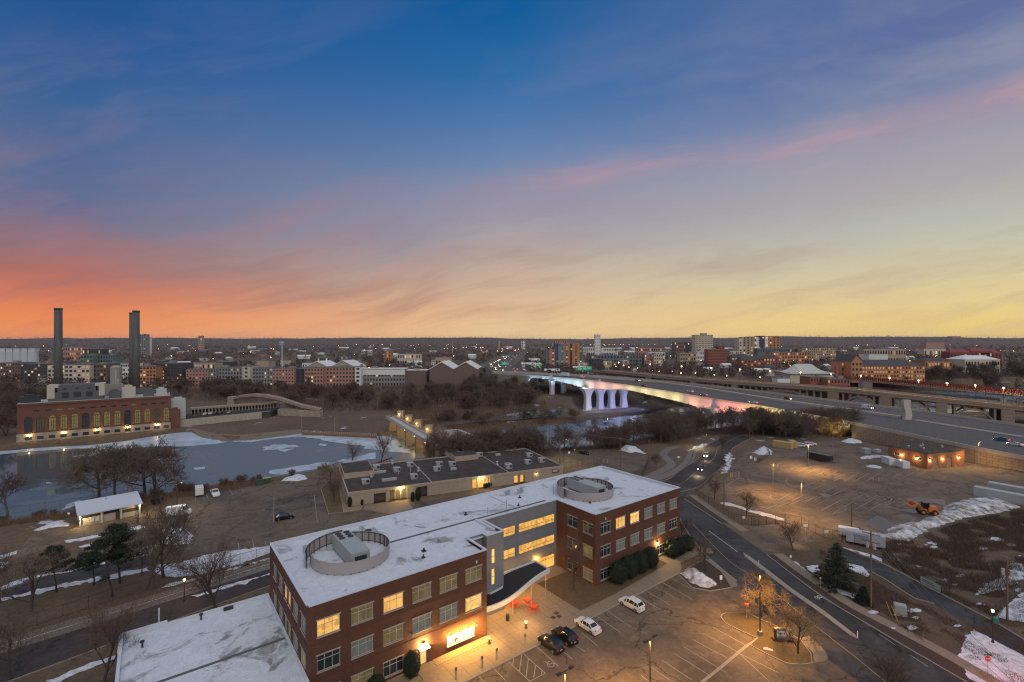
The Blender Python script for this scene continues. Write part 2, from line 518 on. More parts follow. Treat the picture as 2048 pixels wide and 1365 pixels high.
# ------------------------------------------------------------------ water and ice
def water_material(name, ice_amt, scale):
    m = bpy.data.materials.new(name); m.use_nodes = True
    k = NT(m.node_tree); b = m.node_tree.nodes['Principled BSDF']
    pos = k.new('ShaderNodeNewGeometry').outputs['Position']
    b.inputs['Base Color'].default_value = (0.045, 0.065, 0.085, 1)
    b.inputs['Roughness'].default_value = 0.035
    b.inputs['IOR'].default_value = 1.45
    b.inputs['Specular IOR Level'].default_value = 0.5
    n = k.noise(pos, scale, 7, .62)
    if name == 'pool_water': n = k.math('ADD', n, k.math('MULTIPLY', k.math('SUBTRACT', k.ramp(k.math('ADD', k.math('DIVIDE', k.sep(pos)[0], 60), 3.5), [(0, g(0)), (1, g(1))]), .75), .3))
    thin = k.ramp(n, [(ice_amt - .06, g(0)), (ice_amt, g(1))])
    k.put(b.inputs['Roughness'], k.math('ADD', k.math('MULTIPLY', thin, .35), 0.05))
    k.put(b.inputs['Base Color'], k.mix(thin, (0.055, 0.085, 0.10, 1), (0.115, 0.15, 0.175, 1)))
    bn = k.new('ShaderNodeBump'); bn.inputs['Strength'].default_value = .04; bn.inputs['Distance'].default_value = .05
    k.put(bn.inputs['Height'], k.noise(pos, 0.9, 3, .5)); k.put(b.inputs['Normal'], bn.outputs[0])
    return m

def flat_poly(name, pts, z, m, kind='structure', mb=None):
    """flat sheet over a polygon given in world xy"""
    bm = bmesh.new()
    vs = [bm.verts.new((p[0], p[1], z)) for p in pts]
    f = bm.faces.new(vs); bm.normal_update()
    if f.normal.z < 0: f.normal_flip()
    bmesh.ops.triangulate(bm, faces=[f])
    me = bpy.data.meshes.new(name); bm.to_mesh(me); bm.free()
    me.materials.append(m)
    o = link(name, me)
    if kind: o['kind'] = kind
    return o

def grow(poly, d):
    c = poly.mean(0); n = len(poly); out = []
    a = sum(poly[i][0] * poly[(i + 1) % n][1] - poly[(i + 1) % n][0] * poly[i][1] for i in range(n))
    s = 1 if a > 0 else -1
    for i in range(n):
        p0, p1, p2 = poly[i - 1], poly[i], poly[(i + 1) % n]
        e1 = (p1 - p0) / (np.hypot(*(p1 - p0)) + 1e-9); e2 = (p2 - p1) / (np.hypot(*(p2 - p1)) + 1e-9)
        nn = np.array([e1[1] + e2[1], -(e1[0] + e2[0])]) * s
        nn = nn / (np.hypot(*nn) + 1e-9)
        out.append(p1 + nn * d)
    return out

flat_poly('pool_water', grow(POOL, 4), Z_POOL, water_material('pool_water', .52, .02))
flat_poly('river_water', grow(RIVER, 5), Z_RIVER, water_material('river_water', .52, .035))
flat_poly('tailrace_water', grow(FLATS, 3), -9.0, water_material('tailrace_water', .47, .06))

SNOW = mat('snow', (.60, .64, .72), .9, .35, 1.4, .6, 3.0, col2=(.40, .41, .44))
SNOW_DIRTY = mat('dirty_snow', (.60, .62, .68), .9, .45, .5, .8, 3.0, col2=(.16, .13, .10))
ICE = mat('ice_white', (.46, .53, .60), .45, .3, .15, .1, 1.0, col2=(.30, .36, .42))

IN = [0]
def ice(pts, z=Z_POOL, jag=1.2, name='ice_sheet'):
    P = px_poly(pts, z)
    out = []
    for i in range(len(P)):
        a, b = P[i], P[(i + 1) % len(P)]
        n = max(2, int(np.hypot(*(b - a)) / 1.6))
        for j in range(n):
            q = a + (b - a) * j / n; e = (b - a) / np.hypot(*(b - a))
            out.append(q + np.array([-e[1], e[0]]) * random.gauss(0, jag * .28) * (0 < j))
    IN[0] += 1; o = flat_poly(name, out, z + 0.05 + IN[0] * .006, ICE, kind='stuff')
    return o

# white shore ice, read off the photo
ice([(0, 903), (170, 888), (384, 862), (410, 876), (455, 884), (430, 888), (365, 893), (300, 893), (220, 903), (160, 916), (145, 914), (200, 897), (150, 897), (60, 903), (0, 909)])
ice([(455, 883), (520, 879), (597, 867), (700, 874), (768, 872), (792, 878), (800, 890), (792, 897), (740, 892), (690, 888), (650, 882), (640, 878), (600, 874), (560, 876), (500, 885)])
ice([(720, 887), (790, 893), (815, 898), (820, 906), (770, 902), (735, 898)], jag=2)
ice([(523, 895), (550, 889), (590, 890), (600, 893), (570, 897), (528, 901)], jag=2)
ice([(551, 900), (590, 897), (570, 904)], jag=1.5)
ice([(640, 887), (655, 889), (650, 893), (638, 891)], jag=1)
ice([(540, 941), (590, 933), (650, 924), (672, 926), (640, 936), (600, 944), (560, 950), (545, 948)], jag=1.5)
ice([(675, 922), (720, 912), (750, 905), (752, 918), (720, 922), (690, 928)], jag=1.5)
ice([(131, 1010), (160, 1000), (165, 1004), (140, 1016), (120, 1022)], jag=1)
ice([(388, 936), (410, 934), (410, 939), (390, 940)], jag=.6)
ice([(92, 965), (104, 965), (104, 968), (93, 968)], jag=.4)
ice([(197, 942), (222, 941), (220, 945), (200, 946)], jag=.5)
ice([(1010, 826), (1050, 822), (1085, 822), (1095, 826), (1060, 832), (1035, 835), (1015, 832)], z=-9.0, jag=3)
ice([(1058, 884), (1085, 880), (1100, 884), (1075, 890)], z=Z_RIVER, jag=2)
ice([(1190, 868), (1230, 866), (1260, 872), (1215, 876)], z=Z_RIVER, jag=2)
ice([(1110, 895), (1140, 888), (1150, 893), (1120, 902)], z=Z_RIVER, jag=2)
# ------------------------------------------------------------------ the brick office building
BA = math.atan2(.606, .795)
B0 = Vector((-25.5, 59.3, 0))
def bl(u, v, z=0.0):
    """building coordinates (u along the front, v to the back) to world"""
    c, s = math.cos(BA), math.sin(BA)
    return Vector((B0.x + u * c - v * s, B0.y + u * s + v * c, z))
def lb(p):
    c, s = math.cos(BA), math.sin(BA)
    dx, dy = p[0] - B0.x, p[1] - B0.y
    return (dx * c + dy * s, -dx * s + dy * c)

BRICK = brick_mat('red_brick', (.118, .040, .021), (.078, .028, .015), (.085, .055, .042), .30, .10, .22)
COPING = mat('coping_metal', (.52, .56, .62), .45, .08, 1.0)
ROOFW = None
GREYMETAL = mat('grey_metal_panel', (.235, .25, .285), .42, .10, .25, metal=.25)
FRAME = mat('window_frame_grey', (.40, .42, .43), .5)
LINTEL = mat('limestone_lintel', (.34, .29, .24), .8, .1, 2)
DARKMETAL = mat('dark_metal', (.03, .03, .034), .45)
GLASS_DARK = mat('dark_glass', (.022, .03, .035), .07, spec=.9)
BLIND = mat('pale_blind_behind_glass', (.20, .225, .205), .15, .4, .9, stretch=(3, 3, .4))
LIT_WARM = lit_mat('lit_room_warm', (1.0, .53, .12), .95, 1.6, 1.3)
LIT_DIM = lit_mat('lit_room_dim', (.55, .40, .12), .22, 1.5, 1.1)
LIT_BRIGHT = lit_mat('lit_room_bright', (1.0, .60, .16), 1.2, 1.3, 1.3)
LIT_STORE = lit_mat('lit_lobby', (1.0, .48, .09), 1.3, .8, .8)
CONCRETE = mat('concrete', (.30, .275, .25), .85, .16, .6, .3, 12)
CONC_DARK = mat('weathered_concrete', (.24, .215, .19), .88, .3, .4, .4, 8)
BLACKROOF = mat('black_ballast', (.02, .019, .021), .95, .5, 6, .6, 18)

def roof_material():
    m = bpy.data.materials.new('white_roof_membrane'); m.use_nodes = True
    k = NT(m.node_tree); b = m.node_tree.nodes['Principled BSDF']
    o = k.new('ShaderNodeTexCoord').outputs['Object']
    n1 = k.noise(o, .15, 8, .7, 1.2); n2 = k.noise(o, .9, 6, .65, .4); n3 = k.noise(o, 7, 4, .6)
    c = k.mix(k.ramp(n2, [(.35, g(0)), (.7, g(1))]), (.58, .63, .69, 1), (.48, .51, .56, 1))
    c = k.mix(k.math('MULTIPLY', k.ramp(n1, [(.545, g(0)), (.61, g(1))]), .7), c, (.17, .155, .14, 1))
    c = k.mix(k.math('MULTIPLY', k.ramp(n1, [(.60, g(0)), (.68, g(1))]), .6), c, (.11, .12, .15, 1))
    # welded seams every 3 m
    x, y, z = k.sep(o)
    fr = k.math('ABSOLUTE', k.math('SUBTRACT', k.math('FRACT', k.math('DIVIDE', x, 3.05)), .5))
    seam = k.math('GREATER_THAN', fr, .492)
    c = k.mix(k.math('MULTIPLY', seam, .22), c, (.25, .26, .28, 1))
    v = k.math('ADD', k.math('MULTIPLY', k.math('SUBTRACT', n3, .5), .8), 1.0)
    c = k.mix(1.0, c, k.comb(v, v, v), 'MULTIPLY')
    k.put(b.inputs['Base Color'], c)
    k.put(b.inputs['Roughness'], k.math('SUBTRACT', .8, k.math('MULTIPLY', n1, .45)))
    return m
ROOFW = roof_material()
ROOF_DARK = mat('dark_roof_membrane', (.072, .058, .050), .8, .4, .35, .3, 6, spec=.25, col2=(.045, .039, .036))

def wall_with_holes(m, axis, c, a0, a1, z0, z1, holes, depth, outward, mi=0):
    """vertical wall on plane axis=c (axis 'v': runs along u; axis 'u': runs along v) with recessed holes"""
    xs = sorted({a0, a1, *[h[0] for h in holes], *[h[1] for h in holes]})
    zs = sorted({z0, z1, *[h[2] for h in holes], *[h[3] for h in holes]})
    P = (lambda a, z, d=0.0: (a, c - outward * d, z)) if axis == 'v' else (lambda a, z, d=0.0: (c - outward * d, a, z))
    for i in range(len(xs) - 1):
        for j in range(len(zs) - 1):
            xa, xb, za, zb = xs[i], xs[i + 1], zs[j], zs[j + 1]
            mx, mz = (xa + xb) / 2, (za + zb) / 2
            if any(h[0] < mx < h[1] and h[2] < mz < h[3] for h in holes): continue
            m.add([P(xa, za), P(xb, za), P(xb, zb), P(xa, zb)], [(0, 1, 2, 3)], mi)
    for h in holes:
        xa, xb, za, zb = h[:4]
        q = [(xa, za), (xb, za), (xb, zb), (xa, zb)]
        for i in range(4):
            p, r = q[i], q[(i + 1) % 4]
            m.add([P(*p), P(*r), P(*r, depth), P(*p, depth)], [(0, 1, 2, 3)], mi)
    return P

def window(parent, axis, c, outward, h, pane_mat, depth=.14, cols=(.33, .67), rows=(.68,), lintel=True, sill=True, fm=None, name='window'):
    """framed window filling hole h of a wall: frame > pane, sill"""
    a0, a1, z0, z1 = h
    fm = fm or FRAME
    def B(m, x0, x1, za, zb, d0, d1):
        y0, y1 = c - outward * d0, c - outward * d1
        if y0 > y1: y0, y1 = y1, y0
        if axis == 'v': m.box(x0, x1, y0, y1, za, zb)
        else: m.box(y0, y1, x0, x1, za, zb)
    t = .07
    m = MB()
    B(m, a0, a1, z0, z0 + t, depth - .05, depth); B(m, a0, a1, z1 - t, z1, depth - .05, depth)
    B(m, a0, a0 + t, z0 + t, z1 - t, depth - .05, depth); B(m, a1 - t, a1, z0 + t, z1 - t, depth - .05, depth)
    for cc in cols:
        x = a0 + (a1 - a0) * cc; B(m, x - .03, x + .03, z0 + t, z1 - t, depth - .047, depth)
    for rr in rows:
        z = z0 + (z1 - z0) * rr; B(m, a0 + t, a1 - t, z - .03, z + .03, depth - .044, depth)
    w = m.build(name, fm, parent)
    p = MB(); B(p, a0, a1, z0, z1, depth + .002, depth + .03)
    p.build('pane', pane_mat, w)
    if sill:
        s = MB(); B(s, a0 - .06, a1 + .06, z0 - .11, z0 - .002, -.09, depth); s.build('sill', LINTEL if fm is FRAME else fm, w)
    if lintel:
        s = MB(); B(s, a0 - .12, a1 + .12, z1 + .002, z1 + .17, -.05, .06); s.build('lintel', LINTEL, w)
    return w

office = thing('brick_office_building', 'three storey red brick office with white roof and two round rooftop screens', 'office building', B0, BA)
HR = 13.84; ZR = 13.3       # coping height, roof surface
cols_l = [(1.1, 3.97), (5.46, 8.42), (9.86, 12.8), (14.2, 17.2), (18.6, 21.6), (23.05, 26.05)]
rows_z = [(9.5, 11.6), (5.05, 7.15), (.6, 2.65)]
cols_r = [(53.6 + 4.48 * i, 56.5 + 4.48 * i) for i in range(6)]
left_v = [(1.1, 3.6), (5.1, 7.8), (9.1, 10.7), (11.3, 12.9), (14.2, 16.7), (18.4, 20.8)]
UL, UM0, UM1, UR, VB = 27.0, 33.6, 52.1, 80.0, 23.5

def brick_band(m, axis, c, a0, a1, outward):
    for zb in (4.2, 8.65):
        y0, y1 = sorted((c, c + outward * .035))
        if axis == 'v': m.box(a0, a1, y0, y1, zb, zb + .12)
        else: m.box(y0, y1, a0, a1, zb, zb + .12)

m = MB()
door_hole = (15.3, 16.5, 0, 2.4)
hl = [(a, b, z0, z1) for (a, b) in cols_l for (z0, z1) in rows_z[:2]] + [(a, b, .6, 2.65) for (a, b) in cols_l[:3]] + [door_hole]
wall_with_holes(m, 'v', 0, 0, UL, 0, HR - .06, hl, .14, -1)
hs = [(a, b, z0, z1) for (a, b) in left_v for (z0, z1) in rows_z[:2]]
wall_with_holes(m, 'u', 0, 0, VB, 0, HR - .06, hs, .14, -1)
wall_with_holes(m, 'u', UL, 0, 5.9, 0, HR - .06, [], .14, 1)
hr = [(a, b, z0, z1) for (a, b) in cols_r for (z0, z1) in rows_z]
rdoor = None
wall_with_holes(m, 'v', 0, UM1, UR, 0, HR - .06, hr, .14, -1)
hrl = [(a, b, z0, z1) for (a, b) in ((.7, 3.3), (4.9, 7.6)) for (z0, z1) in rows_z]
wall_with_holes(m, 'u', UM1, 0, 10.9, 0, HR - .06, hrl, .14, -1)
wall_with_holes(m, 'u', UR, 0, VB, 0, HR - .06, [], .14, 1)
wall_with_holes(m, 'v', VB, 0, UR, 0, HR - .06, [], .14, 1)
brick_band(m, 'v', 0, .02, UL - .02, -1); brick_band(m, 'v', 0, UM1 + .02, UR - .02, -1)
brick_band(m, 'u', 0, .02, VB, -1); brick_band(m, 'u', UM1, .02, 10.8, -1)
brickwall = m.build('brick_wall', BRICK, office)

PAL = {'w': LIT_WARM, 'd': LIT_DIM, 'b': BLIND, 'k': GLASS_DARK, 'B': LIT_BRIGHT}
pat_l = {0: 'wdwdddd', 1: 'kbdbbB', 2: 'dbk'}
pl = [['w', 'd', 'w', 'd', 'd', 'd'], ['k', 'b', 'd', 'b', 'b', 'B'], ['d', 'd', 'k']]
for r, row in enumerate(pl):
    for c_, key in enumerate(row):
        a, b = cols_l[c_]; z0, z1 = rows_z[r]
        if r == 2: z0, z1 = .6, 2.65
        window(office, 'v', 0, -1, (a, b, z0, z1), PAL[key])
pr = [['k', 'w', 'B', 'b', 'b', 'b'], ['k', 'b', 'b', 'b', 'b', 'k'], ['k', 'k', 'b', 'd', 'k', 'k']]
for r, row in enumerate(pr):
    for c_, key in enumerate(row):
        a, b = cols_r[c_]; window(office, 'v', 0, -1, (a, b, *rows_z[r]), PAL[key])
for r in range(3):
    for i, (a, b) in enumerate(((.7, 3.3), (4.9, 7.6))):
        window(office, 'u', UM1, -1, (a, b, *rows_z[r]), PAL['kkdkbk'[r * 2 + i]], cols=(.5,))
for r in range(2):
    for i, (a, b) in enumerate(left_v):
        window(office, 'u', 0, -1, (a, b, *rows_z[r]), PAL[('bbwwbb', 'dbdbbb')[r][i]], cols=(.5,))
# lit side entrance
d = MB(); d.box(15.32, 16.48, .09, .13, .02, 2.38)
dd = d.build('door', mat('door_cream', (.42, .36, .26), .5), office)
g_ = MB(); g_.box(15.5, 16.3, .07, .089, .25, 2.15); g_.build('door_glass', LIT_BRIGHT, dd)
hd = MB(); hd.box(15.1, 16.7, -.75, .0, 2.52, 2.64); hd.build('door_hood', COPING, office)

# ---- roofs and parapets
m = MB()
def roof_poly(m, poly, z, mi=0):
    m.add([(p[0], p[1], z) for p in poly], [tuple(range(len(poly)))], mi)
roof_poly(m, [(.3, .3), (UL - .3, .3), (UL - .3, 6.2), (UM0 - .2, 6.2), (UM0 - .2, 11.2), (UM0 - .2, VB - .3), (.3, VB - .3)], ZR)
roof_poly(m, [(UM0 - .2, 11.2), (UM1 + .3, 11.2), (UM1 + .3, VB - .3), (UM0 - .2, VB - .3)], ZR)
roof_poly(m, [(UM1 + .3, .3), (UR - .3, .3), (UR - .3, VB - .3), (UM1 + .3, VB - .3)], ZR)
roof_poly(m, [(UL - .3, 6.2), (UL - .3, 5.2), (UM0 - .2, 5.2), (UM0 - .2, 6.2)], ZR)
m.build('roof_membrane', ROOFW, office)
def coping(m, a, b, w=.42, t=.13):
    (x0, y0), (x1, y1) = a, b
    if abs(x0 - x1) < 1e-6: m.box(x0 - w / 2, x0 + w / 2, min(y0, y1), max(y0, y1), HR - t, HR)
    else: m.box(min(x0, x1), max(x0, x1), y0 - w / 2, y0 + w / 2, HR - t, HR)
m = MB()
o_ = .12
for a, b in [((0 + o_, 0 + o_), (UL + .0, o_)), ((o_, .34), (o_, VB - .34)), ((0, VB - o_), (UR, VB - o_)), ((UL - o_, .34), (UL - o_, 5.7)),
             ((UM1 + o_, .34), (UM1 + o_, 10.7)), ((UM1, o_), (UR, o_)), ((UR - o_, .34), (UR - o_, VB - .34)), ((UM0 + .05, 10.92), (UM1 - .1, 10.92))]:
    coping(m, a, b)
# inner upstand faces of the parapets (white membrane turned up)
for (x0, x1, y0, y1) in [(.30, .36, .3, VB - .3), (.36, UL - .3, .30, .36), (.36, UR - .36, VB - .36, VB - .30), (UM1 + .36, UR - .36, .30, .36), (UR - .36, UR - .30, .3, VB - .3)]:
    m.box(x0, x1, y0, y1, ZR - .05, HR - .135)
coping_o = m.build('coping', COPING, office)
# coping clips
m = MB()
for i in range(9):
    m.box(2.9 * i + 1.5, 2.9 * i + 1.57, -.125, .36, HR + .001, HR + .03)
for i in range(9):
    m.box(UM1 + 3.1 * i + 1.3, UM1 + 3.1 * i + 1.37, -.125, .36, HR + .001, HR + .03)
for i in range(7):
    m.box(-.125, .36, 3.1 * i + 1.8, 3.1 * i + 1.87, HR + .001, HR + .03)
m.build('coping_clip', COPING, office)
# walkway strips, one long expansion joint
m = MB(); m.box(15.2, 50.8, 12.7, 13.2, ZR + .01, ZR + .05); m.build('expansion_joint', mat('joint_cover', (.10, .095, .09), .8), office)
m = MB(); m.box(43.0, 43.22, 11.3, 22.9, ZR + .01, ZR + .045); m.build('seam_strip', mat('seam_strip', (.3, .31, .32), .7), office)
# back parapet jogs
m = MB(); m.box(26, 40, VB + .01, VB + .9, 0, HR - .08); m.build('back_bay', BRICK, office)

# ---- grey metal middle
m = MB()
g1 = [(34.4, 41.2), (42.1, 51.6)]
holes = [(a, b, z0, z1) for (a, b) in g1 for (z0, z1) in ((9.2, 11.0), (4.9, 6.7), (.15, 2.7))]
wall_with_holes(m, 'v', 10.9, UM0, UM1, 0, HR - .06, holes, .12, -1)
slit = [(31.0, 31.75, 8.6, 11.2), (31.0, 31.75, 5.0, 7.8)]
wall_with_holes(m, 'v', 4.4, 30.0, UM0, 0, HR - .06, slit, .12, -1)
wall_with_holes(m, 'u', UM0, 4.4, 10.9, 0, HR - .06, [], .1, 1)
wall_with_holes(m, 'u', 30.0, 4.4, 5.9, 0, HR - .06, [], .1, -1)
wall_with_holes(m, 'v', 5.9, UL, 30.0, 0, HR - .06, [], .1, -1)
m.build('metal_wall', GREYMETAL, office)
m = MB()   # panel joints
for z in (2.95, 4.55, 7.0, 8.75, 11.3):
    m.box(30.02, UM0 - .02, 4.385, 4.399, z, z + .03); m.box(UM0 + .02, UM1 - .02, 10.885, 10.899, z, z + .03)
for x in (32.4,):
    m.box(x, x + .03, 4.384, 4.398, 0, HR - .1)
for x in (36.5, 41.6, 46.5):
    m.box(x, x + .04, 10.884, 10.898, 2.8, HR - .1)
m.build('panel_joint', mat('panel_joint', (.12, .13, .15), .6), office)
m = MB()
for (x0, x1, y0, y1) in [(29.9, UM0 + .12, 4.28, 4.7), (UM0 - .30, UM0 + .12, 4.702, 10.8), (29.9, 30.3, 4.702, 6.05), (UL - .02, 29.898, 5.72, 6.1)]:
    m.box(x0, x1, y0, y1, HR - .13, HR)
m.box(UM0 - .9, UM0 - .32, 6.5, 12.2, ZR + .01, HR - .2)
m.build('bay_coping', COPING, office)
ALU = mat('storefront_frame', (.10, .10, .10), .4)
for (a, b), n in zip(g1, (4, 4)):
    for (z0, z1), mm in zip(((9.2, 11.0), (4.9, 6.7), (.15, 2.7)), (LIT_WARM, LIT_WARM, LIT_STORE)):
        window(office, 'v', 10.9, -1, (a, b, z0, z1), mm, .12, cols=tuple((i + 1) / n for i in range(n - 1)), rows=(.72,) if z0 < 1 else (.35,), lintel=False, sill=False, fm=ALU, name='window_band')
for h in slit:
    window(office, 'v', 4.4, -1, h, LIT_BRIGHT, .12, cols=(), rows=(.5,), lintel=False, sill=False, fm=ALU, name='slit_window')
# shaded blinds drawn on the upper part of the window bands
# ---- entrance canopy with a wavy white fascia
m = MB()
N = 24
ys = []
def cnear(u):
    t = (u - 27.2) / (43.0 - 27.2)
    return 1.1 + 1.5 * t - 1.1 * math.sin(t * math.pi * 1.35) * (1 - t * .5)
near = [(27.2 + (43.0 - 27.2) * i / N, cnear(27.2 + (43.0 - 27.2) * i / N)) for i in range(N + 1)]
far = [(27.2 + (43.0 - 27.2) * i / N, 5.6 if 27.2 + (43.0 - 27.2) * i / N < 30 else (4.2 if 27.2 + (43.0 - 27.2) * i / N < 33.6 else 7.3)) for i in range(N + 1)]
def zc(i):
    return 3.35 + .95 * sstep(i / N, .05, .75)
for i in range(N):
    a, b = near[i], near[i + 1]
    c_, d_ = far[i + 1], far[i]
    z0, z1 = float(zc(i)), float(zc(i + 1))
    m.add([(a[0], a[1] + .25, z0 + .32), (b[0], b[1] + .25, z1 + .32), (c_[0], c_[1] - .25, z1 + .32), (d_[0], d_[1] - .25, z0 + .32)], [(0, 1, 2, 3)], 1)
    m.add([(a[0], a[1], z0), (b[0], b[1], z1), (c_[0], c_[1], z1), (d_[0], d_[1], z0)], [(0, 3, 2, 1)], 0)
    for (p, q, s) in ((a, b, 1), (d_, c_, -1)):
        m.add([(p[0], p[1], z0 - .25), (q[0], q[1], z1 - .25), (q[0], q[1], z1 + .55), (p[0], p[1], z0 + .55),
               (p[0], p[1] + s * .25, z0 - .25), (q[0], q[1] + s * .25, z1 - .25), (q[0], q[1] + s * .25, z1 + .55), (p[0], p[1] + s * .25, z0 + .55)],
              [(0, 1, 2, 3), (3, 2, 6, 7), (7, 6, 5, 4), (4, 5, 1, 0)], 0)
z1 = float(zc(N))
m.box(43.0, 43.25, near[-1][1], far[-1][1], z1 - .25, z1 + .55, 0)
canopy = m.build('entrance_canopy', [mat('white_fascia', (.58, .60, .62), .45, .06, 1), BLACKROOF], office)
m = MB()
for (u, v) in ((33.7, 1.9), (38.0, 2.2), (42.3, 3.2), (42.3, 6.8), (38.2, 6.6)):
    m.cyl(u, v, .07, .0, 3.95, 8)
m.build('canopy_post', mat('galvanised_post', (.45, .45, .44), .4, metal=.4), canopy)
d = MB(); d.box(28.0, 29.7, 5.82, 5.88, .03, 2.6); d = d.build('entrance_door', ALU, office)
d2 = MB(); d2.box(28.1, 28.8, 5.80, 5.819, .2, 2.45); d2.box(28.9, 29.6, 5.80, 5.819, .2, 2.45); d2.build('door_glass', LIT_DIM, d)

# ---- round screens and chillers
SCREEN = mat('perforated_screen_tan', (.34, .30, .29), .55, .10, 1.2, metal=.1)
def screen(cx, cy, r, a0, a1, z0, z1, label):
    s = MB(); n = int(abs(a1 - a0) / R(6))
    for i in range(n):
        t0, t1 = a0 + (a1 - a0) * i / n, a0 + (a1 - a0) * (i + 1) / n
        q = [(cx + rr * math.cos(t), cy + rr * math.sin(t)) for rr in (r, r - .07) for t in (t0, t1)]
        s.add([(*q[0], z0), (*q[1], z0), (*q[1], z1), (*q[0], z1), (*q[2], z0), (*q[3], z0), (*q[3], z1), (*q[2], z1)],
              [(0, 1, 2, 3), (5, 4, 7, 6), (3, 2, 6, 7), (0, 4, 5, 1)])
    for e, t in ((0, a0), (1, a1)):
        x0, y0 = cx + r * math.cos(t), cy + r * math.sin(t); x1, y1 = cx + (r - .07) * math.cos(t), cy + (r - .07) * math.sin(t)
        s.add([(x0, y0, z0), (x1, y1, z0), (x1, y1, z1), (x0, y0, z1)], [(0, 1, 2, 3)])
    o = s.build('round_roof_screen', SCREEN, office)
    p = MB()
    k = int(abs(a1 - a0) / R(11))
    for i in range(k + 1):
        t = a0 + (a1 - a0) * i / k
        x, y = cx + (r - .14) * math.cos(t), cy + (r - .14) * math.sin(t)
        p.box(x - .05, x + .05, y - .05, y + .05, ZR, z1 - .03)
    for i in range(n):
        t0, t1 = a0 + (a1 - a0) * i / n, a0 + (a1 - a0) * (i + 1) / n
        for z in (z1 - .12, z0 + .12):
            p.bar((cx + (r - .13) * math.cos(t0), cy + (r - .13) * math.sin(t0), z), (cx + (r - .13) * math.cos(t1), cy + (r - .13) * math.sin(t1), z), .07)
    p.build('screen_frame', DARKMETAL, o)
    return o
# in building axes, the viewer looks from about -v
for (cu, cv) in ((9.2, 11.4), (61.2, 11.0)):
    screen(cu, cv, 5.85, R(160), R(378), ZR + .18, 15.15, '')
    screen(cu, cv, 5.85, R(18), R(88), ZR + .18, 15.1, '')
    screen(cu, cv, 6.6, R(84), R(176), ZR + .18, 15.4, '')
CHILLER = mat('chiller_green_grey', (.33, .37, .37), .5, .12, .8, metal=.2)
FAN = mat('fan_black', (.03, .03, .03), .6)
for (cu, cv) in ((9.2, 11.6), (61.4, 11.4)):
    m = MB()
    x0, x1, y0, y1 = cu - 1.4, cu + 1.4, cv - 4.6, cv + 4.6
    m.box(x0, x1, y0, y1, 13.65, 15.75)
    for i in range(12):
        y = y0 + 1 + i * .62
        m.box(x0 - .02, x1 + .02, y, y + .05, 13.7, 15.79)
    for sx in (x0 + .1, x1 - .3):
        for yy in (y0 + .3, cv, y1 - .5): m.box(sx, sx + .2, yy, yy + .2, ZR, 13.65)
    ch = m.build('rooftop_chiller', CHILLER, office, bevel=.02)
    f = MB()
    for i in range(3):
        for sx in (-.68, .68):
            f.cyl(cu + sx, y1 - .62 - i * 1.05, .46, 15.751, 15.85, 14)
    f.build('fan', FAN, ch)
    f = MB(); f.box(cu - .9, cu + .9, y0 - .03, y0 - .001, 13.9, 15.2); f.build('louvre', FAN, ch)
    # small roof units around
def roof_unit(u, v, w, d, h, mm=None, lab='vent'):
    m = MB(); m.box(u - w / 2, u + w / 2, v - d / 2, v + d / 2, ZR + .1, ZR + h); m.box(u - w / 2 + .1, u + w / 2 - .1, v - d / 2 + .1, v + d / 2 - .1, ZR, ZR + .1)
    return m.build('roof_unit', mm or CHILLER, office, bevel=.03)
roof_unit(14.6, 17.6, 2.2, 1.6, 1.0); m = MB(); m.cyl(14.3, 17.6, .55, ZR + 1.0, ZR + 1.08, 14); m.build('fan', FAN, office)
m = MB(); m.cyl(4.2, 17.6, .5, ZR, ZR + .8, 16); m.cyl(4.2, 17.6, .58, ZR + .8, ZR + .95, 16); m.build('round_vent', CHILLER, office)
m = MB(); m.box(23.0, 24.5, 7.6, 8.9, ZR, ZR + .35); m.build('roof_hatch', mat('hatch', (.30, .30, .29), .6), office)
for (u, v, s) in ((19.2, 6.4, .3), (18.1, 4.4, .22), (33, 16.0, .3), (47.5, 17.5, .25), (44.2, 13.8, .2), (57, 6, .2), (70, 14, .25)):
    m = MB(); m.box(u - s, u + s, v - s, v + s, ZR, ZR + .2); m.cyl(u, v, s * .5, ZR + .2, ZR + .55, 8); m.build('roof_vent', DARKMETAL, office)
for (u, v, h) in ((36.5, 13.6, 1.5), (41.5, 14.2, 1.6), (55, 15, 2.2)):
    m = MB(); m.cyl(u, v, .06, ZR, ZR + h, 8); m.build('vent_pipe', CHILLER, office)

# ---- wall lamps and the lit sign
def lamp_light(loc, energy, color=(1, .62, .24), radius=.12, spot=None, rot=None, blend=.5):
    ld = bpy.data.lights.new('lamp_light', 'SPOT' if spot else 'POINT')
    ld.energy = energy; ld.color = color; ld.shadow_soft_size = radius
    if spot: ld.spot_size = R(spot); ld.spot_blend = blend
    o = bpy.data.objects.new('lamp_light', ld); COL.objects.link(o); o.location = loc
    if rot: o.rotation_euler = rot
    return o
BULB = mat('lamp_glow_warm', (1, .8, .5), .5, emit=(1, .72, .34), estr=14)
BULB_SODIUM = mat('lamp_glow_sodium', (1, .7, .3), .5, emit=(1, .55, .16), estr=16)
BULB_WHITE = mat('lamp_glow_white', (1, 1, .9), .5, emit=(1, .93, .74), estr=12)
SIGNW = mat('sign_white', (.82, .82, .80), .5)
SIGNRED = mat('sign_red', (.55, .02, .02), .5)
SIGNDARK = mat('sign_dark_lettering', (.10, .08, .10), .5)

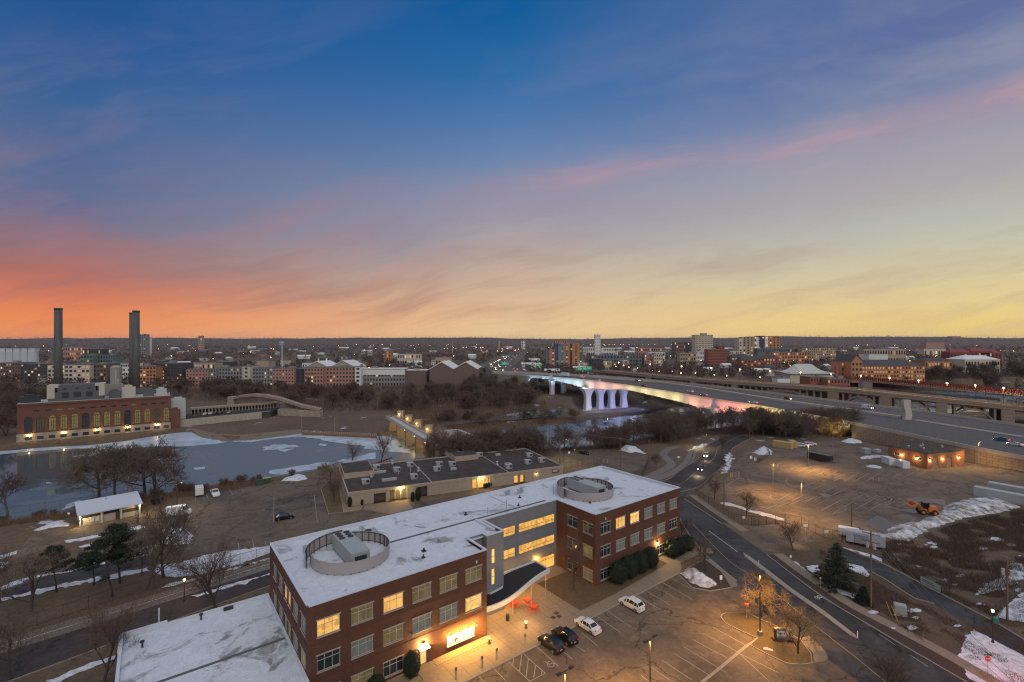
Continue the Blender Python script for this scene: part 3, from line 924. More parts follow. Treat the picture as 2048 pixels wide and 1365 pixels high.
def lettering(txt, size, mm, parent, loc, rot, extrude=.012, align='LEFT', name='lettering'):
    cu = bpy.data.curves.new(name, 'FONT'); cu.body = txt; cu.size = size; cu.extrude = extrude; cu.align_x = align
    o = bpy.data.objects.new(name + '_tmp', cu); COL.objects.link(o)
    dg = bpy.context.evaluated_depsgraph_get(); me = bpy.data.meshes.new_from_object(o.evaluated_get(dg))
    COL.objects.unlink(o); bpy.data.objects.remove(o); bpy.data.curves.remove(cu)
    me.materials.clear(); me.materials.append(mm)
    q = link(name, me, parent); q.location = loc; q.rotation_euler = rot
    return q

m = MB(); m.box(19.75, 24.45, -.26, -.05, 1.15, 2.6); m.box(19.7, 24.5, -.28, 0, 1.09, 1.149)
sign = m.build('wall_sign', SIGNW, None, loc=B0, rz=BA)
tag(sign, 'white lit wall sign with red cross emblem on the brick office front', 'sign')
lettering('American', .36, SIGNRED, sign, (22.0, -.262, 1.95), (R(90), 0, 0))
lettering('Red Cross', .42, SIGNRED, sign, (22.0, -.262, 1.52), (R(90), 0, 0))
m = MB(); m.box(20.75, 21.55, -.275, -.261, 1.72, 1.98); m.box(21.02, 21.28, -.276, -.262, 1.45, 2.25); m.build('red_cross_emblem', SIGNRED, sign)
for i, u in enumerate((20.0, 21.55, 23.1, 24.6)):
    m = MB(); m.bar((u, 0, 3.3), (u, -.7, 3.2), .05); m.cyl(u, -.75, .16, 3.02, 3.22, 8, .06)
    l = m.build('sign_lamp', DARKMETAL, None, loc=B0, rz=BA)
    tag(l, ['gooseneck lamp over the left end of the white wall sign', 'gooseneck lamp second from left above the white wall sign',
            'gooseneck lamp third from left above the white wall sign', 'gooseneck lamp over the right end of the white wall sign'][i], 'wall lamp', 'gooseneck lamps over the wall sign')
    b = MB(); b.sphere((u, -.75, 3.0), .1, 8, 5); b.build('bulb', BULB, l)
    p = bl(u, -.78, 2.86); lamp_light(p, 850, (1, .50, .10), .08)
def wall_lamp(u, v, z, label, axis='v', e=140, dv=-.3, frame=None, color=(1, .62, .22), bulb=None):
    B, A_ = frame or (B0, BA)
    m = MB(); m.box(u - .16, u + .16, v - .22, v, z, z + .2)
    l = m.build('wall_lamp', DARKMETAL, None, loc=B, rz=A_); tag(l, label, 'wall lamp')
    b = MB(); b.box(u - .13, u + .13, v - .2, v - .03, z - .07, z - .002); b.build('bulb', bulb or BULB, l)
    c, s = math.cos(A_), math.sin(A_); q = (u, v - .38)
    lamp_light((B.x + q[0] * c - q[1] * s, B.y + q[0] * s + q[1] * c, B.z + z - .12), e, color, .1)
    return l
wall_lamp(15.9, 0, 3.05, 'wall lamp above the cream side door of the brick office', e=2300)
wall_lamp(71.6, 0, 3.4, 'wall lamp above the clipped shrubs at the right brick wing', e=650)
wall_lamp(32.0, 4.4, 3.1, 'lamp under the entrance canopy against the grey metal bay', e=300)
for u, v, z, e in ((30.5, 2.6, 3.05, 480), (35, 4.6, 3.5, 700), (39.5, 4.8, 3.8, 700)):  # fill lights under the canopy, with glowing discs added as fixtures
    m = MB(); m.cyl(u, v, .16, z, z + .1, 10); m.build('fill_light_disc', BULB, canopy)
    lamp_light(bl(u, v, z - .12), e, (1, .50, .11), .12)
lamp_light(bl(47, 10.3, 2.6), 300, (1, .50, .11), .3)
m = MB()
for (u, v) in ((25.0, 0), (54.9, 0)):
    s = MB(); s.cyl(u, -.12, .13, 12.25, 12.6, 8); s.build('security_camera', COPING, office)

# ---- low annex at lower left
annex = thing('flat_roofed_annex', 'low annex with white membrane roof and white parapet beside the brick office', 'building', B0, BA)
m = MB(); m.box(-19, -.01, -30, 24.6, 0, 4.75); m.build('wall', BRICK, annex)
m = MB(); m.add([(-18.7, -30, 4.76), (-.02, -30, 4.76), (-.02, 24.3, 4.76), (-18.7, 24.3, 4.76)], [(0, 1, 2, 3)]); m.build('roof_membrane', ROOFW, annex)
m = MB(); m.box(-19.1, -18.7, -30, 24.7, 4.5, 5.15); m.box(-18.7, -.02, 24.3, 24.7, 4.5, 5.15); m.box(-.36, -.02, -30, 24.28, 4.77, 5.05)
m.box(-19.1, -13.6, 24.29, 24.74, 5.151, 5.5); m.box(-19.14, -18.66, 20, 24.28, 5.151, 5.5); m.build('coping', COPING, annex)
m = MB(); m.box(-18.6, -.4, 10.4, 10.9, 4.765, 4.80); m.build('expansion_joint', MATS['joint_cover'], annex)
for (u, v) in ((-9.5, 23.2), (-16.5, 20.3)):
    m = MB(); m.cyl(u, v, .12, 4.76, 5.5, 8); m.cyl(u, v, .26, 5.5, 5.7, 8); m.build('roof_vent', DARKMETAL, annex)
m = MB(); m.box(-6.5, -5.2, 23.6, 24.25, 4.77, 5.1); m.build('roof_scupper', DARKMETAL, annex)
m = MB(); m.cyl(-14.6, 25.6, .1, 0, 7.2, 8); f = m.build('flagpole', COPING, None, loc=B0, rz=BA); tag(f, 'slim white pole behind the annex parapet', 'pole')
# ------------------------------------------------------------------ ground sheets of the near side
def CR(x0, y0, s):
    return lambda a, b: (x0 + a * s, y0 + b * s)
c1 = CR(0, 1060, .22461); c2 = CR(450, 1060, .22461); c3 = CR(850, 1060, .22461); c4 = CR(1250, 1060, .22461)
c5 = CR(0, 900, .25415); c6 = CR(500, 880, .25415); c7 = CR(1000, 880, .25415); c8 = CR(1500, 860, .26758); c9 = CR(1640, 1060, .19922)
q1 = CR(0, 590, .25415); q2 = CR(500, 640, .25415); q3 = CR(1000, 640, .25415); q4 = CR(1500, 640, .26758)
s3 = CR(960, 780, .14648); s4 = CR(1240, 860, .14648); s5 = CR(560, 900, .14648); s6 = CR(1560, 1000, .14648)

def asphalt_mat(name, c, c2, scale=.12, patch=.55, wet=0.0):
    m = bpy.data.materials.new(name); m.use_nodes = True
    k = NT(m.node_tree); b = m.node_tree.nodes['Principled BSDF']
    pos = k.new('ShaderNodeNewGeometry').outputs['Position']
    n1 = k.noise(pos, scale, 7, .62, .6); n2 = k.noise(pos, 1.1, 6, .7); n3 = k.noise(pos, 9, 3, .6)
    cc = k.mix(k.ramp(n1, [(patch - .09, g(0)), (patch + .07, g(1))]), (*c, 1), (*c2, 1))
    ns = k.noise(pos, .22, 8, .72, 1.5); cc = k.mix(k.math('MULTIPLY', k.ramp(ns, [(.53, g(0)), (.66, g(1))]), .30), cc, (c[0] * 2.1, c[1] * 2.1, c[2] * 2.2, 1))
    ns = k.noise(pos, .09, 7, .7, 1.0); cc = k.mix(k.math('MULTIPLY', k.ramp(ns, [(.54, g(0)), (.60, g(1))]), .45), cc, (c[0] * .45, c[1] * .45, c[2] * .5, 1))
    v = k.math('ADD', k.math('MULTIPLY', k.math('SUBTRACT', n2, .5), 1.1), 1.0)
    v = k.math('MULTIPLY', v, k.math('ADD', k.math('MULTIPLY', k.math('SUBTRACT', n3, .5), 1.0), 1.0))
    # tar sealed cracks
    vo = k.new('ShaderNodeTexVoronoi', feature='DISTANCE_TO_EDGE'); vo.inputs['Scale'].default_value = .085
    wp = k.new('ShaderNodeVectorMath', operation='ADD'); k.put(wp.inputs[0], pos)
    k.put(wp.inputs[1], k.comb(k.math('MULTIPLY', k.noise(pos, .25, 4, .6), 7.0), k.math('MULTIPLY', k.noise(pos, .21, 4, .6), 7.0), 0.0))
    k.put(vo.inputs['Vector'], wp.outputs[0])
    cr = k.ramp(vo.outputs['Distance'], [(0.006, g(.45)), (0.012, g(1))])
    v = k.math('MULTIPLY', v, cr)
    k.put(b.inputs['Base Color'], k.mix(1.0, cc, k.comb(v, v, v), 'MULTIPLY'))
    if wet:
        k.put(b.inputs['Roughness'], k.ramp(n1, [(.44, g(.30)), (.56, g(.85))]))
    else:
        b.inputs['Roughness'].default_value = .85
    b.inputs['Specular IOR Level'].default_value = .35
    return m
ASPH = asphalt_mat('asphalt_lot', (.145, .106, .074), (.095, .074, .056))
ASPH_R = asphalt_mat('asphalt_road', (.060, .056, .056), (.030, .030, .034), .09, .50)
ASPH_L = asphalt_mat('asphalt_back_lot', (.125, .094, .068), (.055, .054, .058), .045, .60)
ASPH_P = asphalt_mat('brown_parkway', (.050, .038, .037), (.036, .029, .029), .05, .55)
WALK = mat('sidewalk_concrete', (.22, .172, .122), .85, .22, .5, .3, 8, world_space=True)
TRAIL = mat('trail_asphalt', (.150, .130, .118), .85, .16, .8, world_space=True)
PAINT = mat('worn_white_paint', (.30, .28, .25), .8, .5, 1.4, world_space=True)
PAINTY = mat('worn_yellow_paint', (.34, .22, .07), .8, .4, 1.4, world_space=True)
PAINTW = mat('fresh_white_paint', (.55, .55, .54), .7, .2, 1.4, world_space=True)
SOIL = mat('dark_soil', (.055, .036, .026), .95, .4, 1.0, .8, 4, world_space=True)
LAWN = mat('winter_lawn', (.115, .075, .036), .95, .45, .6, .9, 6, world_space=True, col2=(.085, .062, .034))
STONES = mat('planting_stones', (.26, .20, .13), .9, .7, 2.2, .9, 3, world_space=True)

def sheet(name, pts, z, m, xy=False, kind='structure'):
    P = [(at(a, b).x, at(a, b).y) for a, b in pts] if not xy else pts
    return flat_poly(name, P, z, m, kind)
def slab(name, pts, z1, m, xy=False, kerb=None, kind='structure'):
    P = [(at(a, b).x, at(a, b).y) for a, b in pts] if not xy else [tuple(p)[:2] for p in pts]
    mb = MB(); mb.prism(P, 0.001, z1)
    o = mb.build(name, m)
    if kind: o['kind'] = kind
    if kerb:
        n = len(P); k = MB()
        a = sum(P[i][0] * P[(i + 1) % n][1] - P[(i + 1) % n][0] * P[i][1] for i in range(n))
        if a < 0: P = P[::-1]
        Q = grow(np.array(P), .16)
        for i in range(n):
            p, q, r, s = P[i], P[(i + 1) % n], Q[(i + 1) % n], Q[i]
            k.add([(*p, z1 + .02), (*q, z1 + .02), (*r, z1 + .02), (*s, z1 + .02), (*r, 0), (*s, 0)], [(0, 3, 2, 1), (3, 5, 4, 2)])
        structure(k.build('kerb', kerb))
    return o
def smooth_line(P, step=2.0):
    """Catmull-Rom through world points"""
    P = [Vector((p[0], p[1], 0)) for p in P]; out = []
    for i in range(len(P) - 1):
        p0 = P[max(i - 1, 0)]; p1 = P[i]; p2 = P[i + 1]; p3 = P[min(i + 2, len(P) - 1)]
        n = max(1, int((p2 - p1).length / step))
        for j in range(n):
            t = j / n
            out.append(0.5 * ((2 * p1) + (p2 - p0) * t + (2 * p0 - 5 * p1 + 4 * p2 - p3) * t * t + (3 * p1 - p0 - 3 * p2 + p3) * t ** 3))
    out.append(P[-1])
    return out
def ribbon(name, pts, width, z, m, xy=False, off=0.0, kind='structure', thick=0.0, dash=None, mb=None, follow=False, step=2.0):
    P = smooth_line([at(a, b)[:2] for a, b in pts] if not xy else pts, step)
    mbb = mb or MB(); L = []; Rr = []; s = 0; S = []
    for i, p in enumerate(P):
        d = (P[min(i + 1, len(P) - 1)] - P[max(i - 1, 0)]).normalized(); nrm = Vector((-d.y, d.x, 0))
        zz = z + (gz(p.x, p.y) if follow else 0)
        w = width if not isinstance(width, (list, tuple)) else width[0] + (width[1] - width[0]) * i / (len(P) - 1)
        a = p + nrm * (off + w / 2); b = p + nrm * (off - w / 2)
        L.append((a.x, a.y, zz)); Rr.append((b.x, b.y, zz))
        S.append(s)
        if i < len(P) - 1: s += (P[i + 1] - p).length
    for i in range(len(P) - 1):
        if dash and (S[i] % sum(dash)) > dash[0]: continue
        q = [L[i], Rr[i], Rr[i + 1], L[i + 1]]
        mbb.add(q, [(0, 1, 2, 3)])
        if thick:
            lo = [(v[0], v[1], v[2] - thick) for v in q]
            mbb.add([q[1], q[2], lo[2], lo[1]], [(0, 3, 2, 1)]); mbb.add([q[0], q[3], lo[3], lo[0]], [(0, 1, 2, 3)])
    if mb is not None: return None
    o = mbb.build(name, m)
    if kind: o['kind'] = kind
    return o
def line_seg(mb, a, b, w, z):
    A_, B_ = at(*a), at(*b); d = (B_ - A_); d.z = 0; d.normalize(); n = Vector((-d.y, d.x, 0)) * w / 2
    mb.add([(A_.x + n.x, A_.y + n.y, z), (A_.x - n.x, A_.y - n.y, z), (B_.x - n.x, B_.y - n.y, z), (B_.x + n.x, B_.y + n.y, z)], [(0, 1, 2, 3)])

def jagged(pts, z=0.0, jag=.4, step=.8, xy=False):
    P = px_poly(pts, z) if not xy else np.array(pts, float); out = []
    for i in range(len(P)):
        a, b = P[i], P[(i + 1) % len(P)]
        n = max(2, int(np.hypot(*(b - a)) / step))
        e = (b - a) / (np.hypot(*(b - a)) + 1e-9); w = min(jag * .8, np.hypot(*(b - a)) * .12)
        for j in range(n):
            t = j / n; q = a + (b - a) * t
            out.append(q + np.array([-e[1], e[0]]) * w * ((float(vnoise(q[0], q[1], 1.1, 3)) - .5) * 1.6 + (float(vnoise(q[0], q[1], .45, 4)) - .5) * .9) * min(1, 6 * t * (1 - t)))
    return out

# ---- main sheets
sheet('front_parking_lot', [(840, 1430), (935, 1367), (1071, 1288), (1142, 1256.5), (1232, 1207), (1310, 1173), (1356, 1149), c4(600, 522), c4(750, 546), c4(940, 517), (1474, 1163),
       (1500, 1200), (1545, 1250), (1654, 1316), (1790, 1430), (1700, 1600), (840, 1600)], .012, ASPH)
ROAD_L = [(1350, 965), (1340, 985), (1352, 1020), (1372, 1060), (1416, 1116), (1474, 1163), (1500, 1200), (1560, 1255), (1654, 1316), (1720, 1365), (1800, 1430)]
ROAD_R = [(2030, 1430), (1950, 1373), (1873, 1329), (1750, 1256), (1640, 1189.5), (1533, 1109), (1444.8, 1047.7), (1368.5, 997), (1385, 975)]
sheet('street', ROAD_L + ROAD_R, .026, ASPH_R)
# parkway that swings behind the office and under the bridge
PKW = [(-110, 40), (-84, 58), (-48.6, 96.5), (-22, 116), (9, 143), (36, 149), (54, 155), (66, 170), (81, 190), (93, 212), (114, 236)]
ribbon('parkway', PKW, 10.5, .018, ASPH_P, xy=True)
ribbon('parkway_kerb', PKW, .25, .12, WALK, xy=True, off=5.4, thick=.12)
ribbon('parkway_kerb', PKW, .25, .12, WALK, xy=True, off=-5.4, thick=.12)
TR = [(-30, 1300), (0, 1294), (152.5, 1248), (300, 1203), (460, 1152), (520, 1134), (600, 1108)]
ribbon('bike_trail', TR, 4.6, .022, TRAIL)
ribbon('trail_line', TR, .14, .034, PAINTW)
ribbon('bike_trail', [s4(340, 655), s4(560, 560), s4(700, 470), s4(640, 390), s4(590, 330), s4(660, 260), s4(800, 225)], 3.2, .014, TRAIL)
ribbon('bike_trail', [s4(420, 690), s4(700, 590), s4(860, 500), s4(950, 400), s4(985, 310), s4(1080, 240), s4(1220, 185)], 3.4, .016, TRAIL)
# right lot, driveway and side lane
RLOT = [(1462, 938), (1490, 905), (1552, 889), (1630, 884), (1683, 881), (1706, 876), (1800, 900), (1900, 917), (2048, 946), (2200, 985), (2300, 1060), (2038, 1000), c8(1000, 810), c8(690, 835), c8(540, 705), c8(270, 625), c8(0, 600), (1452, 1012), (1440, 995), (1450, 960)]
sheet('right_parking_lot', RLOT, .012, ASPH)
sheet('gate_driveway', [(1444, 1046), (1500, 1052), c8(240, 700), c8(270, 625), c8(540, 705), c8(545, 800), c8(420, 850), c8(250, 880), (1550, 1104), (1534, 1108), (1500, 1085)], .034, ASPH)
lane_u = [c9(120, 120), c9(220, 180), c9(510, 290), c9(640, 345), c9(900, 480), c9(1300, 690), c9(1750, 925), c9(2048, 1105), c9(2400, 1300)]
lane_l = [c9(2400, 1500), c9(2048, 1290), c9(1700, 1100), c9(1400, 905), c9(1150, 745), c9(950, 690), c9(820, 610), c9(640, 490), c9(470, 400), c9(300, 330), c9(150, 230)]
sheet('side_lane', lane_u + lane_l, .03, ASPH_R)
ribbon('lane_kerb', lane_u[1:], .35, .14, WALK, thick=.14)
ribbon('lane_kerb', lane_l[::-1][2:7], .35, .14, WALK, thick=.14)
sheet('back_parking_lot', [(300, 1050), (330, 1015), (389, 991), (440, 984), (500, 969), (560, 958), (640, 938), (672, 942), (645, 985), (655, 1027), (695, 1032), (720, 1018), (830, 1003), (1000, 975), (1100, 985), (1100, 1020), (900, 1060), (700, 1090), (545, 1094), (470, 1108), (400, 1112), (345, 1100), (310, 1075)], .012, ASPH_L)
sheet('far_parking_lot', [s3(1050, 960), s3(1010, 860), s3(1300, 850), s3(1500, 860), s3(1900, 880), s3(2048, 900), s4(330, 350), s4(360, 480), s4(200, 560), s4(50, 600), s3(1600, 1000), s3(1400, 1020), s3(1150, 1020)], .014, ASPH_L)
sheet('pavilion_path', [c5(510, 660), c5(640, 590), c5(900, 560), c5(1000, 610), c5(880, 640), c5(560, 700), c5(300, 800), c5(60, 870), c5(280, 640), c5(500, 590)], .012, ASPH)
sheet('old_road', [c5(0, 1130), c5(200, 1050), c5(500, 960), c5(900, 890), c5(1240, 830), c5(1260, 890), c5(900, 960), c5(500, 1040), c5(200, 1130), c5(0, 1185), c5(-300, 1260), c5(-300, 1190)], .012, ASPH_R)
# sidewalks and plaza
def bp(L):
    return [tuple(bl(u, v)[:2]) for u, v in L]
slab('plaza', bp([(-2, -6.6), (69.5, -6.6), (71.5, -6.0), (73.5, -4.4), (81, -4.4), (83.5, -6), (85, -4.5), (84, -2), (53, -4.2), (43.8, -4.2), (43.8, 7.5), (52.0, 7.5), (52.0, 10.8), (33.7, 10.8), (33.7, 4.3), (29.9, 4.3), (29.9, 5.7), (27.1, 5.7), (27.1, -1.6), (17.2, -1.6), (17.2, -.1), (14.4, -.1), (14.4, -3.0), (-2, -3.0)]), .14, WALK, xy=True)
ribbon('kerb', [tuple(bl(-2, -6.75)[:2]), tuple(bl(69.6, -6.75)[:2])], .2, .15, mat('kerb_concrete', (.27, .24, .20), .85, .2, 1, world_space=True), xy=True, thick=.15)
KERB = MATS['kerb_concrete']
j = MB()      # paving joints
for i in range(18, 44):
    if i % 2: continue
    a, b = bl(i, -6.5), bl(i, -1.7 if i < 27 else 4.0)
    j.add([(*bl(i, -6.55)[:2], .145), (*bl(i + .05, -6.55)[:2], .145), (*bl(i + .05, b and (-1.7 if i < 27 else 4.0))[:2], .145), (*bl(i, (-1.7 if i < 27 else 4.0))[:2], .145)], [(0, 1, 2, 3)])
for v in (-4.3, -2.1, .1, 2.3):
    u0 = 17.5 if v < -2 else 27.2
    j.add([(*bl(u0, v)[:2], .147), (*bl(43.7, v)[:2], .147), (*bl(43.7, v + .05)[:2], .147), (*bl(u0, v + .05)[:2], .147)], [(0, 1, 2, 3)])
for i in range(44, 70, 2):
    j.add([(*bl(i, -6.55)[:2], .146), (*bl(i + .05, -6.55)[:2], .146), (*bl(i + .05, -4.3)[:2], .146), (*bl(i, -4.3)[:2], .146)], [(0, 1, 2, 3)])
structure(j.build('paving_joints', mat('paving_joint', (.09, .07, .055), .9)))
sheet('lawn', bp([(43.9, -4.1), (53, -4.1), (84, -1.9), (86, 6), (84, 12), (80.1, 12), (80.1, .0), (52.05, -.1), (52.05, 7.4), (43.9, 7.4)]), .09, LAWN, xy=True)
sheet('stone_bed', bp([(17.3, -1.5), (27.0, -1.5), (27.0, -.02), (17.3, -.02)]), .15, STONES, xy=True)
sheet('stone_bed', bp([(2, -2.9), (14.3, -2.9), (14.3, -.02), (2, -.02)]), .12, STONES, xy=True)
slab('side_path', bp([(71.2, -4.35), (73.4, -4.35), (73.4, -.05), (71.2, -.05)]), .15, WALK, xy=True)
m = MB()
for (u, v) in ((38.3, -3.2), (39.3, -3.6), (39.6, -2.6)):
    m.add([(*bl(u, v)[:2], .15), (*bl(u + .8, v)[:2], .15), (*bl(u + .8, v + .8)[:2], .15), (*bl(u, v + .8)[:2], .15)], [(0, 1, 2, 3)])
structure(m.build('planting_squares', SOIL))
ribbon('sidewalk', [(1385, 990), (1430, 1022), (1490, 1062)], 2.2, .04, WALK)
ribbon('sidewalk', [(1556, 1108), (1600, 1141), (1654, 1178), (1712, 1215), (1800, 1260), (1905, 1316), (1990, 1365), (2080, 1410)], 2.2, .10, WALK, thick=.1)
ribbon('planting_strip', [(1372, 994), (1420, 1028), (1448, 1046)], 2.6, .06, SOIL)
ribbon('planting_strip', [(1543, 1110), (1590, 1145), (1648, 1184), (1706, 1225), (1795, 1273), (1880, 1322), (1960, 1370)], 2.6, .08, SOIL)
ribbon('kerb', [(1533, 1110), (1640, 1190.5), (1750, 1258), (1873, 1330.5), (1950, 1375)], .2, .15, KERB, thick=.15)
ribbon('kerb', [(1368.5, 998), (1444.8, 1048.7)], .2, .15, KERB, thick=.15)
ribbon('kerb', ROAD_L[2:6], .2, .15, KERB, thick=.15)
slab('road_median', [(1486, 1106), (1500, 1114), (1540, 1144), (1582, 1177), (1650, 1224), (1712, 1272), (1714, 1277), (1700, 1271), (1640, 1226), (1572, 1178), (1530, 1146), (1490, 1114)], .14, KERB)
# grass island with kerb, right of the front lot
ISL = [c4(858, 780), c4(870, 760), c4(905, 745), c4(1000, 740), c4(1090, 742), c4(1200, 800), c4(1300, 840), c4(1450, 920), c4(1560, 985), c4(1650, 1100), c4(1660, 1190), c4(1560, 1200), c4(1440, 1190), c4(1250, 1100), c4(1120, 1030), c4(1185, 968), c4(1040, 905), c4(900, 835)]
slab('grass_island', ISL, .13, LAWN, kerb=KERB)
slab('corner_walk', [c4(1545, 970), c4(1640, 950), c4(1780, 1080), c4(1808, 1140), c4(1790, 1175), c4(1680, 1190), c4(1672, 1100)], .12, WALK)
slab('corner_island', [c4(470, 390), c4(560, 350), c4(640, 300), c4(720, 270), c4(860, 380), c4(945, 515), c4(760, 545), c4(600, 515)], .13, SOIL, kerb=KERB)
slab('corner_walk', [c4(720, 266), c4(770, 262), c4(985, 450), c4(1000, 500), c4(955, 512), c4(870, 378)], .12, WALK)
# tan building surrounds
slab('planting_bed', [c6(560, 385), c6(620, 580), c6(735, 572), c6(700, 380), c6(690, 300), c6(640, 300)], .13, LAWN, kerb=KERB)
slab('entry_walk', [c6(735, 574), c6(860, 556), c6(885, 540), c6(885, 515), c6(775, 535), c6(712, 330), c6(700, 380)], .14, WALK)
slab('brick_apron', [c6(890, 545), c6(900, 512), c6(1240, 475), c6(1280, 540), c6(1100, 585)], .05, mat('brick_paver', (.20, .14, .10), .8, .4, 2, world_space=True))
# ---- markings
mk = MB()
for a, b in [((990, 1035), (1190, 1215)), ((1225, 1080), (1310, 1150)), ((1340, 1030), (1425, 1085)), ((1400, 920), (1535, 1030)), ((1525, 765), (1740, 915)), ((1620, 720), (1835, 865)), ((1880, 585), (2048, 690)),
             ((730, 1160), (935, 1352)), ((600, 1220), (735, 1362)), ((465, 1290), (560, 1390)), ((865, 1095), (1070, 1275)), ((1070, 1275), (935, 1350)), ((865, 1095), (840, 1260)),
             ((795, 1130), (780, 1200)), ((920, 1150), (900, 1310)), ((985, 1205), (968, 1315)), ((1045, 1250), (1038, 1280))]:
    line_seg(mk, c3(*a), c3(*b), .11, .03)
for a, b in [((105, 580), (325, 715)), ((190, 545), (405, 670)), ((265, 505), (485, 625)), ((340, 470), (600, 620)), ((415, 435), (635, 545)), ((20, 620), (240, 762)),
             ((780, 865), (1080, 1030)), ((1030, 1105), (1365, 1272)), ((695, 920), (1000, 1085)), ((1000, 1085), (1282, 1345)), ((610, 980), (910, 1140)), ((520, 1040), (900, 1270)), ((435, 1100), (760, 1300)),
             ((245, 1230), (400, 1340)), ((140, 1295), (230, 1362)), ((330, 1160), (600, 1340))]:
    line_seg(mk, c4(*a), c4(*b), .10, .03)
# wheelchair symbol
A_ = bl(30.6, -11.2)
for i in range(14):
    t0, t1 = 2 * math.pi * i / 16 + 2.2, 2 * math.pi * (i + 1) / 16 + 2.2
    line = [Vector((A_.x + .5 * math.cos(t), A_.y + .5 * math.sin(t), .03)) for t in (t0, t1)]
    d = (line[1] - line[0]).normalized(); n = Vector((-d.y, d.x, 0)) * .05
    mk.add([line[0] + n, line[0] - n, line[1] - n, line[1] + n], [(0, 1, 2, 3)])
for (a, b) in (((-.1, .1), (-.2, 1.1)), ((-.15, .7), (.4, .65)), ((-.1, .15), (.45, .1)), ((.45, .1), (.75, -.5))):
    c_, s_ = math.cos(BA), math.sin(BA)
    f = lambda p: Vector((A_.x + p[0] * c_ - p[1] * s_, A_.y + p[0] * s_ + p[1] * c_, .031))
    P0, P1 = f(a), f(b); d = (P1 - P0).normalized(); n = Vector((-d.y, d.x, 0)) * .06
    mk.add([P0 + n, P0 - n, P1 - n, P1 + n], [(0, 1, 2, 3)])
structure(mk.build('stall_markings', PAINT))
mk = MB()
for i in range(9): line_seg(mk, c8(300 + 66 * i, 297 + 13 * i), c8(388 + 66 * i, 256 + 13 * i), .11, .03)
for i in range(10): line_seg(mk, c8(385 + 78 * i, 430 + 17 * i), c8(490 + 78 * i, 385 + 17 * i), .11, .03)
for i in range(7): line_seg(mk, c8(20 + 92 * i, 612 - 18 * i + 0), c8(110 + 92 * i, 575 - 18 * i), .11, .03)
for i in range(8): line_seg(mk, c8(220 + 95 * i, 520 + 12 * i), c8(310 + 95 * i, 470 + 12 * i), .11, .03)
for i in range(8): line_seg(mk, c8(620 + 90 * i, 385 - 6 * i), c8(720 + 90 * i, 330 - 6 * i), .11, .03)
def curve_line(mb, pts, w=.11, z=.03):
    ribbon('', pts, w, z, None, mb=mb, step=.6)
curve_line(mk, [c8(160, 490), c8(150, 500), c8(170, 515), c8(230, 520)]); curve_line(mk, [c8(205, 270), c8(215, 255), c8(270, 240)]); curve_line(mk, [c8(205, 270), c8(215, 285), c8(290, 300)])
curve_line(mk, [c8(270, 385), c8(265, 375), c8(290, 362), c8(350, 360)]); curve_line(mk, [c8(270, 385), c8(300, 415), c8(380, 432)])
curve_line(mk, [c8(650, 540), c8(712, 575), c8(705, 605), c8(620, 625)]); curve_line(mk, [c8(530, 600), c8(655, 540)]); curve_line(mk, [c8(880, 540), c8(960, 500), c8(1050, 505), c8(1050, 530), c8(1000, 545)])
for a, b in (((s6(720, 185)), s6(820, 125)), (s6(555, 150), s6(700, 75)), (s4(1430, 770), s4(1650, 640)), (s4(1480, 780), s4(1560, 840)), (s4(1440, 760), s4(1680, 840)), (s4(1580, 870), s4(1690, 830))): line_seg(mk, a, b, .11, .03)
structure(mk.build('stall_markings', PAINT))
mk = MB()
for a, b in [((1540, 370), (1535, 400)), ((1620, 345), (1640, 385)), ((1740, 360), (1725, 330)), ((1830, 350), (1808, 312)), ((1920, 330), (1902, 300)), ((1860, 305), (2000, 282)), ((1880, 780), (1875, 730)), ((1998, 765), (1988, 710))]:
    line_seg(mk, c5(*a), c5(*b), .12, .03)
for a, b in [((190, 440), (185, 650)), ((140, 880), (120, 800)), ((60, 900), (40, 840)), ((505, 430), (530, 650))]:
    line_seg(mk, c6(*a), c6(*b), .12, .03)
structure(mk.build('stall_markings', PAINT))
ribbon('centre_line', [(1385, 1048), (1457, 1121), (1504, 1151), (1545, 1182), (1650, 1267), (1710, 1314), (1790, 1380)], .13, .04, PAINTY)
ribbon('lane_line', [(1418, 1062), (1475, 1104)], .13, .04, PAINTW)
ribbon('lane_line', [(1600, 1160), (1660, 1205), (1730, 1250), (1820, 1310), (1880, 1350)], .12, .04, PAINT, dash=(1.5, 4))
ribbon('lane_line', PKW[5:], .13, .04, PAINTY, xy=True, off=.3)
ribbon('drain_channel', [c4(1190, 966), c4(1080, 1035), c4(840, 1235), c4(680, 1360)], .45, .034, KERB)
# bike symbol
mk = MB()
for (cx, cy) in ((1642, 1196),):
    p = at(cx, cy)
    for dx in (-.7, .7):
        for i in range(10):
            t0, t1 = 2 * math.pi * i / 10, 2 * math.pi * (i + 1) / 10
            a = Vector((p.x + dx + .42 * math.cos(t0), p.y + .42 * math.sin(t0), .042)); b = Vector((p.x + dx + .42 * math.cos(t1), p.y + .42 * math.sin(t1), .042))
            d = (b - a).normalized(); n = Vector((-d.y, d.x, 0)) * .05
            mk.add([a + n, a - n, b - n, b + n], [(0, 1, 2, 3)])
    for a, b in (((-.7, 0), (-.2, .7)), ((-.2, .7), (.5, .7)), ((.5, .7), (.7, 0)), ((-.2, .7), (.1, 0)), ((.1, 0), (.5, .7)), ((-.7, 0), (.1, 0))):
        a = Vector((p.x + a[0], p.y + a[1], .043)); b = Vector((p.x + b[0], p.y + b[1], .043)); d = (b - a).normalized(); n = Vector((-d.y, d.x, 0)) * .05
        mk.add([a + n, a - n, b - n, b + n], [(0, 1, 2, 3)])
structure(mk.build('bike_marking', PAINTW))

